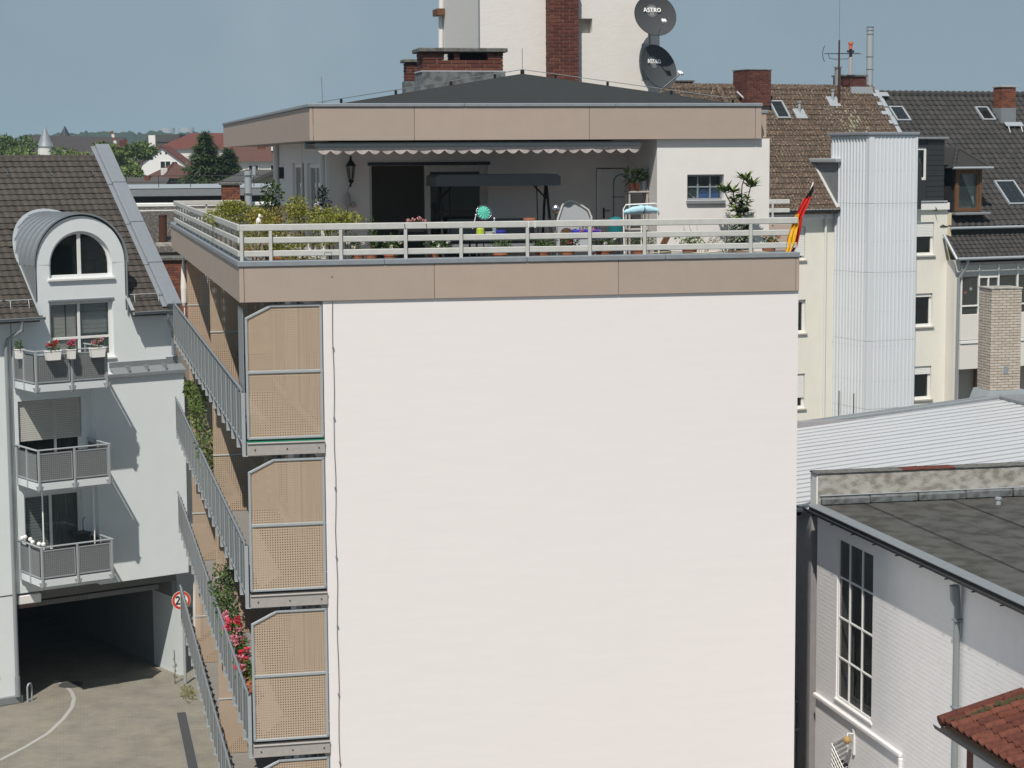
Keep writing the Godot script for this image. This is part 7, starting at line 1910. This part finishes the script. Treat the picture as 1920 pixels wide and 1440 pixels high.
func background() -> void:
	# low slate roof right behind the block, with chimney stub and pipe
	var g := thing("slate_roofed_outbuilding", "low grey slate roofed outbuilding behind the end of the balconies", "outbuilding")
	put(bx(-4.4, -2.05, -50, 15, 11.1, -38.0), "wall", M.pale_wall, g)
	var s := MB.new()
	s.quad(V(-4.6, 11.14, -37.6), V(15.2, 11.14, -37.6), V(15.2, 12.67, -44), V(-4.6, 12.67, -44)); s.quad(V(15.2, 12.67, -44), V(15.2, 11.1, -50.4), V(-4.6, 11.1, -50.4), V(-4.6, 12.67, -44)); s.quad(V(-4.6, 11.1, -37.6), V(-4.6, 11.1, -50.4), V(15.2, 11.1, -50.4), V(15.2, 11.1, -37.6))
	put(s, "roof", M.slate_roof, g)
	put(bv(-4.7, 12.63, -44.2, 15.3, 12.79, -43.8, 0.03), "ridge_cap", M.white_paint, g)
	put(MB.new().tube([V(-4.6, 12.48, -43.2), V(-1, 12.5, -43.2), V(2, 12.48, -43.2)], 0.045, 6), "cable_pipe", M.rail_paint, g)
	var pi := put(MB.new().tube([V(-1.02, 11.0, -39.0), V(-1.0, 12.44, -39.0)], 0.15, 14), "flue_pipe", M.rust, g)
	put(MB.new().tube([V(-1.0, 12.4, -39.0), V(-1.0, 12.46, -39.0)], 0.165, 14), "flue_rim", M.rust, pi)
	var bw := put(bx(-1.25, 5.0, -37.5, 0.1, 8.7, -36.3), "brick_stack", M.mortar, g)
	brickwork(bw, -1.29, -37.5, 0.1, -36.25, 8.7, 10.9, 0.27, 0.088, [M.brick_orange, M.brick_c], M.mortar)
	put(bv(-1.38, 10.91, -37.6, 0.2, 11.03, -36.15, 0.02), "stack_cap", M.concrete_cap, bw)
	put(bv(-1.3, 11.05, -39.2, -0.6, 11.45, -38.4, 0.02), "flashing", M.dirty_plaster, g)
	# brick chimney and steel flue in front of the flat roof
	var c := thing("orange_brick_chimney", "square orange brick chimney with dark slab beyond the terrace", "chimney", V(1.88, -1.45, -43.6))
	c.scale = Vector3.ONE * 1.1
	put(bx(-0.28, 9, -0.5, 0.28, 12.6, 0.0), "shaft", M.mortar, c)
	brickwork(c, -0.31, -0.55, 0.32, 0.05, 12.3, 13.55, 0.24, 0.078, [M.brick_orange, M.brick_c], M.mortar)
	put(bv(-0.38, 13.555, -0.62, 0.39, 13.65, 0.12, 0.02), "slab", M.concrete_cap, c)
	var fl := thing("steel_flue_pipe", "shiny steel flue pipe beside the orange brick chimney", "flue", V(2.54, -1.45, -43.5))
	fl.scale = Vector3.ONE * 1.1
	put(MB.new().tube([V(0, 9, 0), V(0, 14.05, 0)], 0.13, 14), "pipe", M.galvanised, fl); put(MB.new().tube([V(0, 13.85, 0), V(0, 13.92, 0)], 0.145, 14), "band", M.steel, fl); put(MB.new().tube([V(0, 13.2, 0), V(0, 13.27, 0)], 0.145, 14), "band", M.steel, fl)
	# flat roofed block with a thin rail
	var b := thing("flat_roofed_block", "long flat roofed building with grey edge and thin roof rail", "building", V(0, 0, -54))
	put(bx(-14, 0, -12, 30, 12.85, 0), "wall", M.roof_grey_far, b)
	put(bv(-14.4, 12.85, -12.4, 30.4, 13.2, 0.4, 0.03), "roof_edge", M.zinc_old, b); put(bv(-14.4, 13.2, -12.4, 30.4, 13.24, 0.42, 0.01), "edge_cap", M.galvanised, b)
	for i in 30: put(MB.new().tube([V(-13 + i * 1.4, 13.2, -0.8), V(-13 + i * 1.4, 13.75, -0.8)], 0.016, 5), "rail_post", M.dark_metal, b)
	for y in [13.48, 13.75]: put(MB.new().tube([V(-13, y, -0.8), V(28, y, -0.8)], 0.014, 5), "rail", M.dark_metal, b)
	# conifer
	var o := thing("conifer", "dark green spruce with two tops among the far roofs", "conifer", V(8.0, 0, -146.0))
	put(MB.new().tube([V(0, 0, 0), V(0, 10, 0), V(-0.2, 16.5, 0)], [0.4, 0.25, 0.03], 8), "trunk", M.bark, o)
	var cr := MB.new()
	for top in [[V(-0.1, 16.8, 0), 3.6, 5.4], [V(1.9, 15.4, 0.3), 2.3, 4.6]]:
		var tp: Vector3 = top[0]
		for k in 2600:
			var t := pow(rng.randf(), 0.7); var a := rng.randf() * TAU
			var tier: float = 0.7 + 0.3 * sin(t * 40.0)
			var rr: float = top[1] * pow(t, 0.75) * tier * rng.randf_range(0.3, 1.0)
			var p := tp + V(cos(a) * rr, -t * top[2] - rr * 0.25, sin(a) * rr)
			cr.col = Color(0.02, 0.045, 0.016).lerp(Color(0.085, 0.115, 0.038), rng.randf())
			for q in 4:
				var d := V(cos(a) + rng.randfn() * 0.5, rng.randfn() * 0.35 - 0.25, sin(a) + rng.randfn() * 0.5).normalized()
				cr.leaf(p + V(rng.randfn(), rng.randfn(), rng.randfn()) * 0.12, d, d.cross(V(0.2, 1, 0.1)).normalized(), rng.randf_range(0.3, 0.6), 0.16)
	put(cr, "crown", M.leaf, o)
	# far houses
	var w := gable_house("white_gabled_house", "bright white gabled house with red verges behind the spruce", V(9.9, 0, -270), -8, 10.5, 14, 12.3, 16.2, M.white_paint, M.roof_red_far)
	far_window(w, 0.5, 12.9, 1.6, 1.3)
	for x in [-0.3, 0.5]: put(bx(x, 15.2, 0.02, x + 0.25, 15.45, 0.06), "vent_hole", M.black, w)
	put(bv(-2.2, 16.2, -4, -1.2, 18.0, -3, 0.02), "chimney", M.white_paint, w)
	var w2 := gable_house("long_white_house", "white house with red lean-to roof beside the gabled house", V(4.6, 0, -276), 12, 7.0, 12, 12.2, 16.2, M.white_paint, M.roof_redbrown_far)
	put(bv(0.5, 15.5, -5, 1.5, 17.4, -4, 0.02), "chimney", M.roof_red_far, w2)
	var hh := hip_house("cream_hipped_house", "cream house under a wide red hipped roof beyond the terrace", V(22.0, 0, -216), -3, 16, 9, 14.1, 16.9, M.pale_wall, M.roof_redbrown_far)
	for x in [-3.5, -0.8, 2.0, 4.6]: far_window(hh, x, 12.2, 1.3, 1.5)
	put(bv(-1.2, 15.4, -2.0, -0.5, 16.4, -1.2, 0.02), "skylight", M.white_paint, hh); put(bv(-2.9, 15.4, -3.0, -2.0, 17.0, -2.2, 0.02), "chimney", M.roof_red_far, hh)
	var rd := hip_house("small_red_roofed_house", "small red roofed house half hidden by the spruce", V(7.0, 0, -166), 20, 3.6, 4.0, 12.6, 14.2, M.roof_grey_far, M.roof_redbrown_far)
	put(bv(-1.9, 12.6, -1.0, -1.4, 13.6, -0.5, 0.02), "chimney", M.pale_wall, rd)
	var g3 := gable_house("grey_roofed_shed", "grey roofed shed in front of the white gabled house", V(4.6, 0, -150), 62, 2.6, 4, 11.6, 12.6, M.roof_grey_far, M.roof_grey_far)
	put(bv(-0.4, 12.0, -2, 0.1, 13.0, -1.5, 0.02), "chimney", M.brick_c, g3)
	var cs := gable_house("small_cream_house", "small cream house with grey roof near the penthouse downpipe", V(8.0, 0, -88), 10, 4.0, 6, 12.7, 13.55, M.ochre_wall, M.roof_grey_far)
	put(MB.new().tube([V(-0.9, 13.2, -1), V(-0.9, 14.0, -1)], 0.12, 10), "flue", M.galvanised, cs)
	var rl := hip_house("long_red_roof", "long maroon roof stretching behind the spruce", V(25.5, 0, -372), -12.4, 24, 12, 16.4, 19.6, M.pale_wall, M.roof_red_far)
	put(bv(-2.2, 15.0, 1, -0.6, 18.0, 2, 0.02), "ochre_stair_wall", M.ochre_wall, rl)
	var gh := thing("grey_hall", "grey industrial hall on the skyline before the hills", "hall", V(15.5, 0, -395), -12)
	put(bx(-3.2, 0, -10, 4, 18.0, 0), "wall", M.roof_grey_far, gh); put(MB.new().prism(PackedVector2Array([Vector2(-3.6, 18.0), Vector2(4.2, 18.0), Vector2(4.0, 19.6), Vector2(-2.2, 19.4)]), -10, 0.2), "roof", M.roof_grey_far, gh)
	# old school with two pointed turret roofs
	var sc := thing("turreted_building", "long brown roofed building with two pointed grey turrets on the skyline", "building", V(0, 0, -688), -6)
	put(bx(-16, 0, -14, 17, 19.0, 0), "wall", M.pale_wall, sc)
	put(MB.new().prism(PackedVector2Array([Vector2(-17, 17.5), Vector2(18, 17.0), Vector2(16.5, 22.0), Vector2(-15, 23.0)]), -13, 0.6), "roof", M.roof_brown_far, sc)
	put(MB.new().lathe([Vector2(2.6, 0), Vector2(2.6, 19.0)], 20, V(-10, 0, 2.0)), "turret", M.pale_wall, sc)
	put(MB.new().lathe([Vector2(3.0, 19.0), Vector2(2.2, 20.6), Vector2(1.2, 23.2), Vector2(0.05, 26.2)], 24, V(-10, 0, 2.0)), "turret_roof", M.zinc_old, sc)
	put(MB.new().lathe([Vector2(3.0, 20.5), Vector2(1.9, 22.6), Vector2(0.05, 26.2)], 4, V(-3.8, 0, -4.0)), "turret_roof", M.slate, sc)
	far_window(sc, -4.5, 15.0, 3.0, 2.6, 0.62)
	var sk := thing("striped_smokestack", "red and white banded stack leaning into the far woods", "chimney", V(7.3, 0, -425))
	for i in 5: put(MB.new().tube([V(-0.2 * i, 17.2 + i * 0.7, 0), V(-0.2 * (i + 1), 17.9 + i * 0.7, 0)], 0.34, 12), "band", [M.brick_orange, M.white_cloth][i % 2], sk)
	put(MB.new().tube([V(0, 0, 0), V(0, 17.2, 0)], 0.45, 12), "shaft", M.white_cloth, sk)
	# broadleaf trees
	var t := [["large broadleaf tree rising behind the grey house ridge at the picture edge", V(-11.4, 0, -275), 20.3, 3.4, 3600, 0.0], ["rounded broadleaf tree beside the tall one behind the grey ridge", V(-14.0, 0, -272), 18.6, 3.4, 3000, 0.1], ["dark tree left of the cone turret", V(-9.0, 0, -290), 18.6, 2.8, 2600, 0.0], ["green tree below the cone turret", V(-5.4, 0, -300), 17.4, 3.0, 2400, 0.2], ["bright yellow-green tree below the slate turret", V(-1.2, 0, -352), 19.0, 2.4, 2000, 1.0], ["bright green tree beside the zinc verge top", V(0.4, 0, -300), 17.0, 2.2, 2000, 0.8], ["bushy tree right of the zinc verge", V(1.6, 0, -230), 17.6, 2.7, 3000, 0.3], ["dark rounded tree before the white gabled house", V(4.6, 0, -234), 17.7, 2.9, 3200, 0.1], ["lower green tree between the verge and the gabled house", V(3.0, 0, -224), 16.4, 2.6, 2600, 0.25], ["wide tree filling the gap right of the tall one behind the grey ridge", V(-9.9, 0, -262), 17.2, 3.0, 2600, 0.15], ["low tree in front of the turreted building", V(-3.2, 0, -290), 16.6, 2.8, 2300, 0.3], ["small tree peeking over the cream hipped roof", V(26.5, 0, -230), 16.4, 2.2, 1200, 0.2]]
	for q in t:
		var k: float = q[5]
		tree("broadleaf_tree", q[0], q[1], q[2], q[3], q[4], 0.42, Color(0.05, 0.09, 0.025).lerp(Color(0.14, 0.17, 0.03), k), Color(0.14, 0.20, 0.06).lerp(Color(0.27, 0.29, 0.05), k), "trees among the far roofs")
	# wooded hills on the skyline
	var hm := MB.new()
	var nz := FastNoiseLite.new(); nz.frequency = 0.02; nz.seed = 5; nz.fractal_octaves = 4
	var row := func(x: float, d: float) -> Vector3:
		var top := 29.0 + 5.5 * exp(-pow((x - 40.0) / 75.0, 2.0)) + nz.get_noise_2d(x * 2.0, d) * 3.0 + nz.get_noise_2d(x * 14.0, d * 3.0) * 2.2
		return V(x, maxf(top * (1.0 - d), 0.0), -1480.0 - d * -90.0 + 90.0 * d)
	for i in 700:
		var x := -500.0 + i * 1.8
		for j in 5:
			var a: Vector3 = row.call(x, j / 5.0); var b2: Vector3 = row.call(x + 1.8, j / 5.0); var c2: Vector3 = row.call(x + 1.8, (j + 1) / 5.0); var d2: Vector3 = row.call(x, (j + 1) / 5.0)
			hm.quad(d2, c2, b2, a)
	tag(put(hm, "hills", M.forest, self), "", "", "", "structure")
	for q in [[148.0, "nearer the red roofs"], [176.0, "beside the first"]]:
		var ct := thing("cooling_tower", "pale hazy cooling tower on the horizon, the one %s" % q[1], "cooling tower", V(q[0], 0, -3022))
		put(MB.new().lathe([Vector2(15, 0), Vector2(11.5, 35), Vector2(11, 48), Vector2(11.8, 60), Vector2(11.3, 60), Vector2(10.5, 48)], 24), "shell", M.tower_far, ct)
